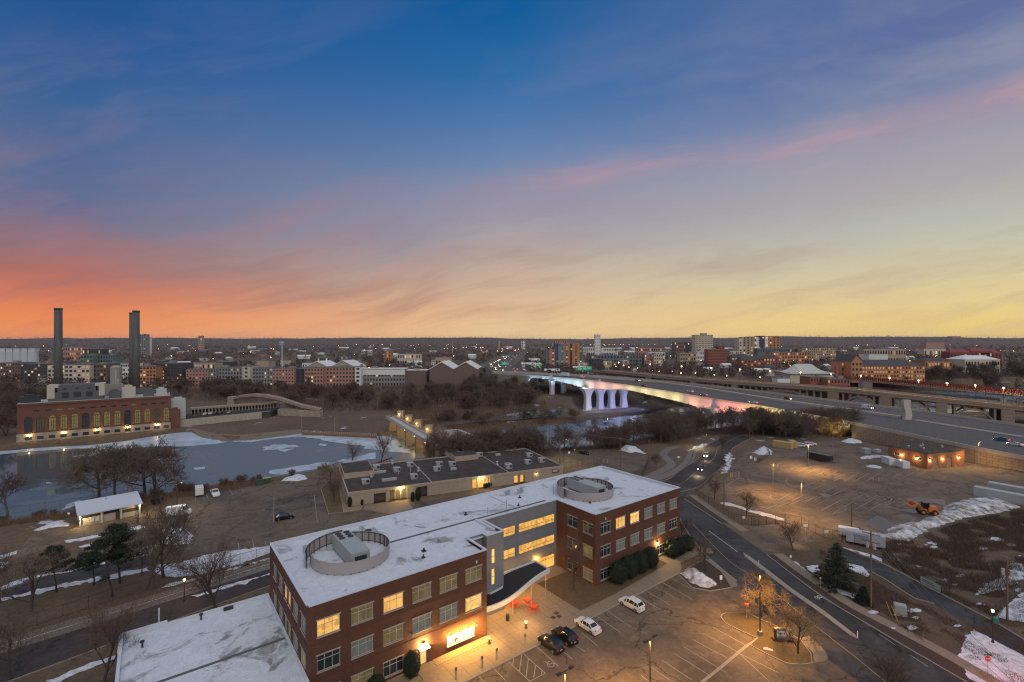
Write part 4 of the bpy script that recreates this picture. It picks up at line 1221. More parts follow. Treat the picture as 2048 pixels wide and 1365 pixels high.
# ---- snow
SN = [0]
def thin_snow(pts, z=.05, jag=2.2, xy=False, m=None):
    SN[0] += 1; z = .05 + SN[0] * .0015
    o = flat_poly('snow_patch', jagged(pts, 0, jag, .25, xy), z, m or SNOW, kind='stuff'); return o
def mound(name, pts, h, w, m, label=None, step=.5, amp=.35, z0=0.0, fn=None, kind=None):
    P = px_poly(pts, z0); x0, y0 = P.min(0) - 1; x1, y1 = P.max(0) + 1
    nx = int((x1 - x0) / step) + 2; ny = int((y1 - y0) / step) + 2
    X, Y = np.meshgrid(np.linspace(x0, x1, nx), np.linspace(y0, y1, ny), indexing='ij')
    d = sdist(X, Y, P) + (vnoise(X, Y, 1.3, 4) - .5) * 1.0
    Z = h * sstep(d, -.2, w) * (1 - amp + amp * 2 * (vnoise(X, Y, w * .9 + 1, 11) * .6 + vnoise(X, Y, .8, 12) * .4)) + z0
    Z = np.where(d < 0, z0 - .12 + d * .2, Z)
    keep = d > -1.2
    idx = -np.ones(X.shape, int); idx[keep] = np.arange(keep.sum())
    vs = np.stack([X[keep], Y[keep], Z[keep]], -1).tolist(); fs = []
    for i in range(nx - 1):
        for jj in range(ny - 1):
            q = (idx[i, jj], idx[i + 1, jj], idx[i + 1, jj + 1], idx[i, jj + 1])
            if min(q) >= 0: fs.append(q)
    mb = MB(); mb.v = vs; mb.f = fs; mb.mi = [0] * len(fs)
    o = mb.build(name, m, smooth=True)
    if label: tag(o, label, 'snow pile')
    else: o['kind'] = kind or 'stuff'
    return o
mound('snow_pile', [c4(470, 390), c4(600, 352), c4(640, 355), c4(690, 405), c4(825, 480), c4(822, 502), c4(740, 530), c4(670, 515), c4(560, 460)], 1.5, 2.2, SNOW_DIRTY, 'grubby melting snow pile on the kerbed corner beyond the parked white cars', .3)
mound('snow_pile', [c8(1020, 780), c8(1035, 735), c8(1120, 700), c8(1250, 680), c8(1430, 612), c8(1450, 560), c8(1600, 520), c8(1700, 505), c8(1850, 520), c8(2030, 575), c8(1900, 612), c8(1600, 662), c8(1350, 742), c8(1200, 832), c8(1090, 822), c8(1000, 800)], 1.2, 3.5, SNOW_DIRTY, 'long ploughed snow ridge along the edge of the right lot', .6, .16)
mound('snow_pile', [c8(20, 165), c8(60, 140), c8(110, 132), c8(160, 150), c8(170, 185), c8(100, 190), c8(40, 180)], 2.2, 4, SNOW, 'rounded white snow pile behind the fenced bin enclosure', .6)
mound('snow_pile', [c8(680, 85), c8(720, 70), c8(830, 80), c8(835, 98), c8(740, 100)], .9, 2, SNOW, 'low snow pile at the foot of the highway retaining wall', .6)
mound('snow_pile', [s3(1890, 830), s3(1930, 790), s3(2020, 775), s4(120, 225), s4(260, 265), s4(360, 330), s4(240, 300), s4(120, 310), s4(20, 280)], 1.6, 2.5, SNOW, 'snow pile on the far small lot between two utility poles', .6)
mound('snow_pile', [s5(0, 430), s5(40, 395), s5(150, 375), s5(250, 330), s5(350, 345), s5(360, 400), s5(200, 430), s5(140, 420)], 1.0, 2, SNOW, 'snow pile on the river bank behind the back lot', .6)
mound('snow_pile', [c5(265, 630), c5(350, 590), c5(490, 545), c5(555, 580), c5(540, 600), c5(380, 615), c5(300, 636)], .35, 1.6, SNOW, 'flat snow pile on the grass left of the pavilion', .4)
mound('snow_pile', [c5(1250, 640), c5(1380, 605), c5(1480, 620), c5(1535, 680), c5(1480, 740), c5(1380, 750), c5(1280, 735), c5(1240, 690)], .8, 2.5, SNOW, 'broad snow pile behind the bare tree by the white van', .4)
mound('snow_pile', [c4(1205, 1040), c4(1260, 1032), c4(1330, 1070), c4(1430, 1120), c4(1420, 1132), c4(1330, 1100), c4(1230, 1080), c4(1200, 1062)], .35, .8, SNOW, 'narrow strip of snow on the kerb of the grass island', .25)
thin_snow([c3(1390, 650), c3(1460, 643), c3(1470, 655), c3(1400, 668)], .11, .2)
for P in ([c5(1040, 850), c5(1110, 780), c5(1200, 740), c5(1240, 750), c5(1200, 820), c5(1100, 845)],
          [c5(500, 715), c5(650, 690), c5(800, 665), c5(900, 640), c5(1130, 590), c5(1150, 610), c5(900, 665), c5(700, 705), c5(520, 730)],
          [c5(610, 760), c5(720, 735), c5(730, 755), c5(640, 770)],
          [c5(0, 1080), c5(150, 1020), c5(480, 960), c5(830, 880), c5(1000, 850), c5(960, 870), c5(700, 925), c5(480, 975), c5(260, 1005), c5(0, 1110)],
          [c5(0, 830), c5(140, 790), c5(130, 820), c5(0, 862)], [c5(0, 885), c5(60, 880), c5(10, 940), c5(0, 940)],
          [c5(0, 1168), c5(400, 1080), c5(870, 985), c5(1160, 925), c5(1180, 955), c5(870, 1020), c5(400, 1105), c5(0, 1196)],
          [c5(1230, 910), c5(1400, 890), c5(1600, 830), c5(1850, 790), c5(2046, 768), c5(2160, 740), c5(2160, 800), c5(2046, 840), c5(1850, 910), c5(1600, 975), c5(1420, 1000), c5(1260, 985), c5(1215, 950)],
          [c5(1260, 1090), c5(1330, 1050), c5(1500, 1020), c5(1650, 985), c5(2046, 870), c5(2160, 835), c5(2160, 850), c5(1800, 950), c5(1500, 1035), c5(1330, 1080)],
          [c5(1500, 1150), c5(1800, 1060), c5(2046, 1000), c5(2140, 965), c5(2140, 980), c5(1800, 1085), c5(1550, 1160)],
          [c1(400, 1350), c1(700, 1230), c1(860, 1170), c1(1030, 1120), c1(1030, 1150), c1(860, 1210), c1(600, 1320), c1(500, 1370)],
          [c8(0, 600), c8(90, 615), c8(180, 640), c8(255, 665), c8(255, 680), c8(150, 655), c8(0, 612)],
          [c8(820, 205), c8(900, 190), c8(1000, 190), c8(1010, 200), c8(900, 215), c8(830, 218)], [c8(865, 268), c8(920, 260), c8(985, 275), c8(980, 290), c8(930, 285), c8(880, 278)],
          [s4(1365, 1000), s4(1450, 990), s4(1640, 1040), s4(1860, 1120), s4(2048, 1170), s4(2048, 1200), s4(1800, 1130), s4(1600, 1060), s4(1440, 1030)],
          [s4(920, 290), s4(1000, 240), s4(1180, 180), s4(1190, 195), s4(1000, 265)],
          [s4(1430, 380), s4(1490, 310), s4(1520, 320), s4(1525, 420), s4(1500, 520), s4(1390, 600), s4(1400, 520), s4(1450, 450)],
          [c8(690, 878), c8(900, 950), c8(990, 990), c8(985, 965), c8(920, 935), c8(800, 905)], [c8(740, 1000), c8(830, 1020), c8(895, 1080), c8(880, 1110), c8(780, 1060), c8(740, 1035)],
          [c8(420, 1020), c8(510, 1010), c8(525, 1055), c8(470, 1070), c8(430, 1045)], [c8(300, 985), c8(340, 985), c8(400, 1030), c8(420, 1050), c8(360, 1035)],
          [c8(600, 1175), c8(700, 1200), c8(800, 1220), c8(815, 1265), c8(760, 1260), c8(640, 1205)]):
    thin_snow(P)
# snow at the lower right corner with reddish grass between
thin_snow([c9(1540, 1000), c9(1700, 1085), c9(1900, 1190), c9(2048, 1270), c9(2300, 1400), c9(2000, 1600), c9(1500, 1500), c9(1400, 1330), c9(1350, 1280), c9(1430, 1180), c9(1460, 1100)], .04, .9)
thin_snow([c9(1760, 880), c9(1900, 740), c9(2048, 620), c9(2400, 500), c9(2400, 1100), c9(2048, 930), c9(1860, 900)], .04, .6)
thin_snow([c9(1560, 660), c9(1700, 620), c9(1870, 600), c9(1860, 560), c9(2048, 500), c9(2048, 350), c9(1960, 330), c9(1900, 420), c9(1780, 500), c9(1600, 600)], .05, 1.2)
rs = random.Random(3)
for i in range(46):
    a, b = rs.uniform(700, 2048), rs.uniform(60, 1000)
    if b < 40 + (a - 700) * .02 or b > 330 + (a - 700) * .5: continue
    s = rs.uniform(14, 55)
    thin_snow([c9(a + s * math.cos(t) * rs.uniform(.6, 1.3), b + s * .38 * math.sin(t) * rs.uniform(.6, 1.3)) for t in [k_ * .785 for k_ in range(8)]], .045, .5)
for i in range(16):
    a, b = rs.uniform(500, 1500), rs.uniform(760, 1000)
    if b < 560 + (a - 500) * .45: continue
    s = rs.uniform(20, 60)
    thin_snow([c9(a + s * math.cos(t) * rs.uniform(.6, 1.3), b + s * .4 * math.sin(t) * rs.uniform(.6, 1.3)) for t in [k_ * .785 for k_ in range(8)]], .045, .5)
# melt-water on the right lot
WET = mat('melt_water_film', (.060, .054, .052), .30, .3, .6, world_space=True, spec=.45)
for P in ([c8(1165, 510), c8(1250, 500), c8(1380, 515), c8(1450, 520), c8(1460, 560), c8(1300, 535), c8(1180, 530)], [c8(1070, 580), c8(1150, 590), c8(1400, 600), c8(1440, 615), c8(1250, 625), c8(1100, 600)],
          [c8(900, 660), c8(960, 640), c8(1080, 700), c8(1240, 680), c8(1040, 735), c8(1020, 770), c8(900, 720), c8(860, 690)], [c8(1090, 640), c8(1130, 625), c8(1260, 660), c8(1240, 672), c8(1120, 660)],
          [c8(510, 480), c8(560, 470), c8(610, 490), c8(560, 500)], [c8(520, 675), c8(560, 655), c8(650, 665), c8(560, 690)]):
    o = flat_poly('meltwater', jagged(P, 0, .5, .8), .018, WET)
# ------------------------------------------------------------------ highway bridge and approach
def interp(tab, x):
    return float(np.interp(x, [t[0] for t in tab], [t[1] for t in tab]))
ZT = [(960, 12), (1183, 12.2), (1432, 10), (1703, 6.9), (2048, 4.6), (2300, 3.6)]
NEAR = [(985, 747), (1060, 751.8), (1110, 756), (1167, 760.7), (1254, 772), (1356, 788), (1400, 796), (1432, 801), (1517, 814), (1600, 829), (1678, 843), (1703, 848), (1800, 867.5), (1928, 894), (2048, 918), (2300, 968)]
FAR = [(985, 743), (1060, 746.5), (1140, 750), (1213, 754), (1296, 761), (1400, 771), (1524, 785), (1700, 807), (1841, 824), (2048, 854), (2300, 890)]
MED = [(985, 745), (1150, 752.5), (1311, 765), (1400, 777.5), (1546, 801), (1700, 822), (1807, 838), (2048, 876), (2300, 920)]
BOT = [(1060, 755.5), (1098, 758), (1105, 761), (1142, 768), (1161, 774), (1169, 785), (1180, 778.5), (1252, 779), (1282, 785.5), (1355, 802.5), (1390, 812), (1402, 823), (1410, 838), (1426, 820), (1502, 826), (1561, 833), (1640, 849), (1700, 860)]
def deck(tab, x, dz=0.0):
    z = interp(ZT, x); p = at(x, interp(tab, x), z); p.z += dz; return p
WHITECONC = mat('white_concrete', (.52, .50, .47), .7, .12, .3)
BARRIER = mat('barrier_concrete', (.40, .35, .30), .8, .2, .4)
HWY = mat('highway_asphalt', (.075, .072, .074), .8, .25, .08, stretch=(1, 1, 1), world_space=True)
xs = [985 + 12 * i for i in range(int((2300 - 985) / 12) + 1)]
hb = thing('highway_bridge', 'wide white concrete highway bridge lit red, yellow and blue from below', 'bridge', (0, 0, 0))
m = MB()
for a, b in zip(xs[:-1], xs[1:]):
    m.add([deck(NEAR, a), deck(NEAR, b), deck(FAR, b), deck(FAR, a)], [(0, 1, 2, 3)])
m.build('road_deck', HWY, hb)
def rail(tab, x0, x1, h, w, dz=0.0, inward=1, mb=None, step=12):
    mb = mb or MB(); X = [x0 + step * i for i in range(int((x1 - x0) / step) + 1)]
    for a, b in zip(X[:-1], X[1:]):
        p, q = deck(tab, a, dz), deck(tab, b, dz); d = (q - p).normalized(); n = Vector((-d.y, d.x, 0)) * w * inward
        u = Vector((0, 0, h)); e = Vector((0, 0, -.3))
        mb.add([p + e, q + e, q + u, p + u, p + n + e, q + n + e, q + n + u, p + n + u], [(0, 1, 2, 3), (3, 2, 6, 7), (7, 6, 5, 4)])
    return mb
rail(NEAR, 985, 2300, 1.1, .5).build('parapet', BARRIER, hb)
rail(FAR, 985, 2300, 1.3, .5, inward=1).build('parapet', BARRIER, hb)
m = rail(MED, 985, 1805, 1.2, 2.4); m.build('median_barrier', BARRIER, hb)
rail(MED, 1825, 2300, .25, 4.5).build('median_strip', CONC_DARK, hb)
# lane lines
m = MB()
for f in (.2, .4, .6, .8):
    for tabs in ((NEAR, MED), (MED, FAR)):
        for x in range(1000, 2290, 9):
            if (x // 9) % 2: continue
            def pt(xx):
                p, q = deck(tabs[0], xx), deck(tabs[1], xx); r = p.lerp(q, f * .9 + .03); r.z += .03; return r
            p, q = pt(x), pt(x + 6)
            d = (q - p); d.z = 0; d.normalize(); n = Vector((-d.y, d.x, 0)) * .09
            m.add([p + n, p - n, q - n, q + n], [(0, 1, 2, 3)])
m.build('lane_markings', PAINT, hb)
# haunched girder
bx_ = sorted(set([b[0] for b in BOT] + list(range(1060, 1700, 8))))
m = MB()
def girder(x, side):
    p = deck(NEAR, x); z = CAM_H - (interp(BOT, x) - 682) * p.y / FOCAL
    if side == 'n': return Vector((p.x, p.y, z))
    q = deck(FAR, x); return Vector((q.x, q.y, z))
for a, b in zip(bx_[:-1], bx_[1:]):
    na, nb, fa, fb = girder(a, 'n'), girder(b, 'n'), girder(a, 'f'), girder(b, 'f')
    ta, tb = deck(NEAR, a, -.02), deck(NEAR, b, -.02); ua, ub = deck(FAR, a, -.02), deck(FAR, b, -.02)
    m.add([na, nb, tb, ta, fa, fb, ub, ua], [(0, 1, 2, 3), (0, 4, 5, 1), (4, 7, 6, 5)])
m.build('haunched_girder', WHITECONC, hb)
def pier(px, py, zb, zt, d_row, d_along, wid, thk, top_w, parent, name='pier_column'):
    """hourglass column: narrow waist, flared head"""
    b = at(px, py, zb); m = MB(); n = 12; rings = []
    for i in range(n + 1):
        t = i / n
        w = wid * (1 - .22 * math.sin(min(1, t / .55) * math.pi / 2)) + (top_w - wid * .78) * max(0, (t - .45) / .55) ** 2.4
        k_ = thk * (1 - .2 * math.sin(min(1, t / .6) * math.pi / 2)) + thk * .8 * max(0, (t - .5) / .5) ** 2.2
        z = zb + (zt - zb) * t
        for s, e in ((-1, -1), (1, -1), (1, 1), (-1, 1)):
            p = Vector((b.x, b.y, z)) + d_row * (s * w / 2) + d_along * (e * k_ / 2); rings.append(p)
    fs = []
    for i in range(n):
        for j in range(4):
            fs.append((i * 4 + j, i * 4 + (j + 1) % 4, (i + 1) * 4 + (j + 1) % 4, (i + 1) * 4 + j))
    m.add(rings, fs)
    return m.build(name, WHITECONC, parent)
dA = Vector((-.435, .90, 0)); dR = Vector((.90, .435, 0))
for (px, py) in ((1175, 818.5), (1200, 817), (1223, 814.5), (1247, 813)):
    pier(px, py, -11.5, 6.6, dR, dA, 6.0, 4.6, 12.5, hb)
for (px, py) in ((1104, 794), (1127, 791.5), (1152, 787)):
    pier(px, py, -6, 9.5, dR, dA, 4.6, 3.5, 5.2, hb)
p0 = at(1425, 866, -10)
for i in range(4):
    q = p0 + dR * (12.5 * i); d = q.y; pier(1024 + q.x * FOCAL / d, 682 + FOCAL * 57 / d, -10, 5.8, dR, dA, 6, 4.6, 12.5, hb)
slab_p = [at(1165, 822, -11.8) , at(1255, 815, -11.8), at(1262, 811, -11.8), at(1168, 816, -11.8)]
m = MB(); m.prism([(p.x, p.y) for p in slab_p], -13.5, -11.5); m.build('pier_footing', BARRIER, hb)
# abutment and panelled retaining wall beside the right lot
PANEL = brick_mat('retaining_panels', (.30, .235, .165), (.26, .20, .14), (.12, .09, .07), 1.9, 1.0, .2, .05)
rw = thing('retaining_wall', 'long tan block retaining wall carrying the highway past the right lot', 'wall', (0, 0, 0))
m = MB(); X = [1703 + 12 * i for i in range(50)]
for a, b in zip(X[:-1], X[1:]):
    p, q = deck(NEAR, a, -.3), deck(NEAR, b, -.3); e = 0.05
    m.add([(p.x, p.y - e, -3), (q.x, q.y - e, -3), (q.x, q.y - e, q.z), (p.x, p.y - e, p.z)], [(0, 1, 2, 3)])
p, q = deck(NEAR, 1703, -.3), deck(FAR, 1703, -.3); m.add([(p.x, p.y, -4), (q.x, q.y, -4), tuple(q), tuple(p)], [(0, 1, 2, 3)])
m.build('panel_wall', PANEL, rw)
# wavy concrete monument at the end of the median
b = deck(MED, 1813); m = MB(); n = 16; rg = []
for i in range(n + 1):
    t = i / n; s = .45 * math.sin(t * 6.0); w = 1.7
    for (sx, sy) in ((-w + s, -1), (w + s, -1), (w + s, 1), (-w + s, 1)): rg.append((b.x + sx, b.y + sy, b.z + 10.2 * t))
m.add(rg, [(i * 4 + j, i * 4 + (j + 1) % 4, i * 4 + 4 + (j + 1) % 4, i * 4 + 4 + j) for i in range(n) for j in range(4)] + [(n * 4, n * 4 + 1, n * 4 + 2, n * 4 + 3)])
mo = m.build('wavy_monument', mat('monument_concrete', (.42, .40, .36), .75, .25, .8, stretch=(4, 4, .3))); tag(mo, 'tall wavy pale concrete monument at the end of the highway median', 'monument')
m = MB()
for a in range(940, 1064, 8):
    def w_(x): q = deck(NEAR, max(x, 985), -.3); return q if x >= 985 else Vector((at(x, 747, 12).x, q.y + (985 - x) * .8, q.z))
    p, q = w_(a), w_(a + 8); m.add([(p.x, p.y + .05, -9), (q.x, q.y + .05, -9), tuple(q + Vector((0, .05, 0))), tuple(p + Vector((0, .05, 0)))], [(0, 1, 2, 3)])
m.build('approach_wall', CONC_DARK, hb)
# coloured floodlights under the parapet
def hue(x):
    tab = [(1060, (.25, .6, 1)), (1120, (.25, .62, 1)), (1150, (.55, .85, 1)), (1172, (1, .9, .85)), (1190, (1, .5, .33)), (1240, (1, .52, .30)), (1262, (1, .85, .35)), (1350, (1, .82, .25)),
           (1385, (1, .45, .22)), (1410, (1, .28, .2)), (1495, (1, .22, .14)), (1512, (1, .75, .12)), (1700, (1, .72, .10))]
    return tuple(np.interp(x, [t[0] for t in tab], [t[1][i] for t in tab]) for i in range(3))
fx = MB()
for x in [1068, 1090, 1112, 1134, 1156, 1180, 1205, 1232, 1262, 1290, 1320, 1352, 1385, 1418, 1452, 1486, 1515, 1545, 1578, 1612, 1648, 1684]:
    p = deck(NEAR, x); q = deck(NEAR, x + 4); d = (q - p).normalized(); out = Vector((d.y, -d.x, 0)).normalized()
    zb = girder(x, 'n').z if x < 1700 else p.z - 3
    src = p + out * 7.0; src.z = (p.z + zb) / 2 - 3.0
    tgt = Vector((p.x, p.y, (p.z + zb) / 2 + .3)); dirv = (tgt - src)
    fx.bar((p.x, p.y, zb + .3), src + Vector((0, 0, -.2)), .12); fx.box(src.x - .25, src.x + .25, src.y - .25, src.y + .25, src.z - .45, src.z - .2)
    s = p.y / 400
    lamp_light(src, 5000, tuple(.9 * c + .1 for c in hue(x)), .25, spot=150, rot=dirv.to_track_quat('-Z', 'Y').to_euler(), blend=1.0)
fx.build('floodlight_arms', DARKMETAL, hb)
for (px, py, zb) in ((1187, 819, -11), (1211, 817, -11), (1235, 814.5, -11), (1260, 812, -11), (1440, 862, -10), (1470, 858, -10)):
    p = at(px, py, zb) ; lamp_light(p - Vector((0, 9, -4)), 3000 * (px < 1400) + 900, (.42, .48, 1), .3)

# ------------------------------------------------------------------ old concrete arch bridge behind
OLD = mat('old_tan_concrete', (.27, .21, .16), .85, .28, .3)
Z10 = [(1185, 15), (1450, 15), (1700, 14.5), (2048, 10), (2300, 7.5)]
T10 = [(1185, 739), (1400, 757.4), (1450, 761), (1700, 778), (2048, 813), (2300, 842)]
def p10(x, off=0.0, z=None):
    zz = interp(Z10, x); a = at(x, interp(T10, x), zz); b = at(x + 3, interp(T10, x + 3), interp(Z10, x + 3)); d = (b - a); d.z = 0; d.normalize()
    n = Vector((-d.y, d.x, 0)); p = a + n * off; p.z = zz if z is None else z; return p
ob = thing('arch_bridge', 'old tan concrete arch road bridge with open spandrel columns behind the highway', 'bridge', (0, 0, 0))
m = MB(); X = [1185 + 10 * i for i in range(112)]
for a, b in zip(X[:-1], X[1:]):
    def q(x, o, dz): return p10(x, o) + Vector((0, 0, dz))
    m.add([q(a, 0, 0), q(b, 0, 0), q(b, .4, 0), q(a, .4, 0), q(b, .4, -1.1), q(a, .4, -1.1), q(b, 15.6, -1.1), q(a, 15.6, -1.1), q(b, 15.6, 0), q(a, 15.6, 0), q(b, 16, 0), q(a, 16, 0),
           q(a, 0, -2.6), q(b, 0, -2.6), q(a, 1.2, -3.6), q(b, 1.2, -3.6), q(a, 16, -2.6), q(b, 16, -2.6)],
          [(0, 1, 2, 3), (3, 2, 4, 5), (5, 4, 6, 7), (7, 6, 8, 9), (9, 8, 10, 11), (12, 13, 1, 0), (14, 15, 13, 12), (14, 16, 17, 15), (11, 10, 17, 16)])
m.build('road_deck', OLD, ob)
# balustrade recess line
m = MB()
for a, b in zip(X[:-1], X[1:]):
    p, q_ = p10(a, -.14), p10(b, -.14); m.add([p + Vector((0, 0, -1.15)), q_ + Vector((0, 0, -1.15)), q_ + Vector((0, 0, -.95)), p + Vector((0, 0, -.95)), p10(a, .02) + Vector((0, 0, -.95)), p10(b, .02) + Vector((0, 0, -.95))], [(0, 1, 2, 3), (3, 2, 5, 4)])
m.build('cornice', OLD, ob)
s = 0; last = p10(1200); xcol = []
piers10 = [(1290, 1302), (1380, 1391), (1462, 1475), (1655, 1677), (1761, 1783), (1872, 1895), (2003, 2030), (2170, 2200)]
x = 1200.0
while x < 2290:
    p = p10(x)
    if (p - last).length >= 4.2:
        if not any(a - 4 < x < b + 4 for a, b in piers10): xcol.append(x)
        last = p
    x += 1.0
ARCH10 = [(1205, 1290), (1302, 1380), (1392, 1462), (1475, 1655), (1677, 1761), (1783, 1872), (1895, 2003), (2030, 2170)]
def arch_z(x):
    for a, b in ARCH10:
        if a <= x <= b: return interp(Z10, x) - 4.0 - 10.5 * (2 * (x - a) / (b - a) - 1) ** 2 - .3
    return -12.0
for x in xcol[:98]:
    mm = MB(); p = p10(x, .9); b2 = p10(x, 15); d = (p10(x + 4, .9) - p); d.z = 0; d.normalize()
    n = Vector((-d.y, d.x, 0)); zb, zt = min(arch_z(x), p.z - 3.0), p.z - 2.61
    for q_, dep in ((p, 14.0),):
        q_ = (p + b2) / 2; vs = [(q_ + d * (s1 * .5) + n * (s2 * dep / 2)) for s1, s2 in ((-1, -1), (1, -1), (1, 1), (-1, 1))]
        mm.add([(v.x, v.y, zb) for v in vs] + [(v.x, v.y, zt) for v in vs], [(0, 1, 5, 4), (1, 2, 6, 5), (2, 3, 7, 6), (3, 0, 4, 7)])
    mm.build('column', OLD, ob)
for a, b in piers10:
    mm = MB(); P = [p10(a, .15), p10(b, .15), p10(b, 15.8), p10(a, 15.8)]; mm.prism([(v.x, v.y) for v in P], -12, P[0].z - 2.7); mm.build('pier', OLD, ob)
for a, b in ARCH10:
    mm = MB(); n = 22
    for off in (.7, 13.5):
        R_ = []
        for i in range(n + 1):
            t = i / n; x = a + (b - a) * t; z = p10(x).z - 4.0 - 10.5 * (2 * t - 1) ** 2
            for oo, dz in ((off, 0), (off + 1.6, 0), (off + 1.6, -1.1), (off, -1.1)):
                q_ = p10(x, oo); R_.append((q_.x, q_.y, z + dz))
        mm.add(R_, [(i * 4 + j, i * 4 + (j + 1) % 4, i * 4 + 4 + (j + 1) % 4, i * 4 + 4 + j) for i in range(n) for j in range(4)])
    mm.build('arch_rib', OLD, ob)
# red railed foot bridge at the right edge
RED = mat('red_steel', (.17, .022, .018), .6, .3, 1)
fb = thing('red_railed_bridge', 'long bridge with dark red lattice railing beyond the arch bridge', 'bridge', (0, 0, 0))
A_, B_ = at(1690, 752, 18), at(2300, 801, 18); d = (B_ - A_); L_ = d.length; d.normalize(); n = Vector((-d.y, d.x, 0)); n = n if n.y > 0 else -n
m = MB(); m.add([A_ + Vector((0, 0, -2.6)), B_ + Vector((0, 0, -2.6)), B_ + n * 9 + Vector((0, 0, -2.6)), A_ + n * 9 + Vector((0, 0, -2.6)), A_ + Vector((0, 0, -3.4)), B_ + Vector((0, 0, -3.4)), B_ + n * 9 + Vector((0, 0, -3.4)), A_ + n * 9 + Vector((0, 0, -3.4))],
                [(0, 1, 2, 3), (4, 5, 1, 0), (7, 6, 5, 4)]); m.build('deck', OLD, fb)
m = MB(); k_ = int(L_ / 1.6)
for side in (0, 9):
    o = n * side
    for zz in (0, -.9, -1.7, -2.4): m.bar(A_ + o + Vector((0, 0, zz)), B_ + o + Vector((0, 0, zz)), .28)
    for i in range(k_):
        p = A_ + d * (L_ * i / k_) + o; m.bar(p, p + Vector((0, 0, -2.6)), .3); m.bar(p, p + d * 1.6 + Vector((0, 0, -2.5)), .16)
m.build('railing', RED, fb)
m = MB(); P = [at_depth(1726, 765, 400), at_depth(1745, 765, 395)]; m.prism([(P[0].x, P[0].y), (P[1].x, P[1].y), (P[1].x + 2, P[1].y + 8), (P[0].x + 2, P[0].y + 8)], -4, 14.5); m.build('pier', CONCRETE, fb)

# ------------------------------------------------------------------ tan warehouse-office beyond the back lot
T0 = Vector((-46.6, 134.7, 0)); TA = math.atan2(.415, .91)
def tl(u, v, z=0.0):
    c, s = math.cos(TA), math.sin(TA); return Vector((T0.x + u * c - v * s, T0.y + u * s + v * c, z))
TAN = mat('tan_ribbed_panel', (.34, .285, .215), .8, .14, .6, stretch=(1, 1, .25))
TANDOOR = mat('brown_door', (.075, .05, .04), .6)
tb = thing('tan_office_building', 'long low tan panelled building with dark flat roof beyond the white roof', 'building', T0, TA)
TL, TW, TH = 70.6, 29.5, 4.0
holes = [(7.2, 10.6, 0, 2.7), (11.6, 16.8, 0, 3.1), (19.6, 23.0, 0, 3.0), (37.5, 43.3, 0, 3.1), (52, 56, .0, 2.6)]
m = MB()
wall_with_holes(m, 'v', 0, 0, TL, 0, TH - .7, holes, .9, -1); wall_with_holes(m, 'u', 0, 0, TW, 0, TH - .7, [], .1, -1); wall_with_holes(m, 'u', TL, 0, TW, 0, TH - .7, [], .1, 1); wall_with_holes(m, 'v', TW, 0, TL, 0, TH - .7, [], .1, 1)
for i in range(1, 46):
    u = i * 1.55
    if any(h[0] - .1 < u < h[1] + .1 for h in holes): continue
    m.box(u, u + .06, -.05, -.001, 0, TH - .75)
m.build('panel_wall', TAN, tb)
m = MB(); m.box(-.12, TL + .12, -.12, .25, TH - .7, TH); m.box(-.12, .25, .251, TW, TH - .7, TH); m.box(TL - .25, TL + .12, .251, TW, TH - .7, TH); m.box(.251, TL - .251, TW - .25, TW + .1, TH - .7, TH); m.build('fascia', mat('tan_fascia', (.36, .29, .23), .8, .1, .5), tb)
m = MB(); m.add([(.2, .2, TH - .35), (TL - .2, .2, TH - .35), (TL - .2, TW - .2, TH - .35), (.2, TW - .2, TH - .35)], [(0, 1, 2, 3)]); m.build('roof', ROOF_DARK, tb)
for (u0, u1, v0, v1, h) in ((.3, 9.6, 15.5, 29.3, 1.4), (38.5, 47.5, 21.5, 28.5, 1.5)):
    m = MB(); m.box(u0, u1, v0, v1, TH - .3, TH + h); r = m.build('raised_roof_box', MATS['tan_fascia'], tb)
    m = MB(); m.box(u0 + .2, u1 - .2, v0 + .2, v1 - .2, TH + h - .1, TH + h + .02); m.build('roof', ROOF_DARK, r)
for h, mm in zip(holes, (TANDOOR, LIT_DIM, TANDOOR, LIT_WARM, LIT_WARM)):
    m = MB()
    if mm is TANDOOR:
        m.box(h[0] + .1, (h[0] + h[1]) / 2 - .03, .7, .8, .05, h[3] - .1); m.box((h[0] + h[1]) / 2 + .03, h[1] - .1, .7, .8, .05, h[3] - .1)
    else: m.box(h[0] + .3, h[1] - .3, .8, .88, .1, h[3] - .2)
    m.build('door', mm, tb)
    m = MB(); m.box(h[0], h[1], .9, .95, 0, h[3]); m.build('recess', TAN, tb)
    if mm is not TANDOOR:
        m = MB(); m.box(h[0] + 1.6, h[0] + 1.9, .35, .75, 0, h[3]); m.box(h[1] - 1.9, h[1] - 1.6, .35, .75, 0, h[3]); m.build('pilaster', TAN, tb)
GAL = mat('galvanised_unit', (.42, .43, .44), .5, .15, 1.5, metal=.3)
def rtu(u, v, w=2.2, d=1.5, h=1.1):
    m = MB(); m.box(u - w / 2, u + w / 2, v - d / 2, v + d / 2, TH, TH + h); m.box(u - w / 2 + .1, u + w / 2 - .1, v - d / 2 + .1, v + d / 2 - .1, TH - .34, TH)
    m.box(u - w / 2 - .1, u + w * .2, v - d / 2 - .1, v + d / 2 + .1, TH + h, TH + h + .12)
    r = m.build('rooftop_unit', GAL, tb, bevel=.03); f = MB(); f.box(u + w * .05, u + w * .45, v - d / 2 - .02, v - d / 2 - .001, TH + .2, TH + h - .15); f.build('louvre', FAN, r)
def tloc(px, py, z=3.65):
    p = at(px, py, z); c, s = math.cos(TA), math.sin(TA); dx, dy = p.x - T0.x, p.y - T0.y; return dx * c + dy * s, -dx * s + dy * c
for a, b in ((910, 345), (995, 232), (1155, 250), (1260, 210), (1290, 305), (1470, 245), (1490, 205), (1590, 205), (1805, 130), (2035, 225)):
    rtu(*tloc(*c6(a, b)))
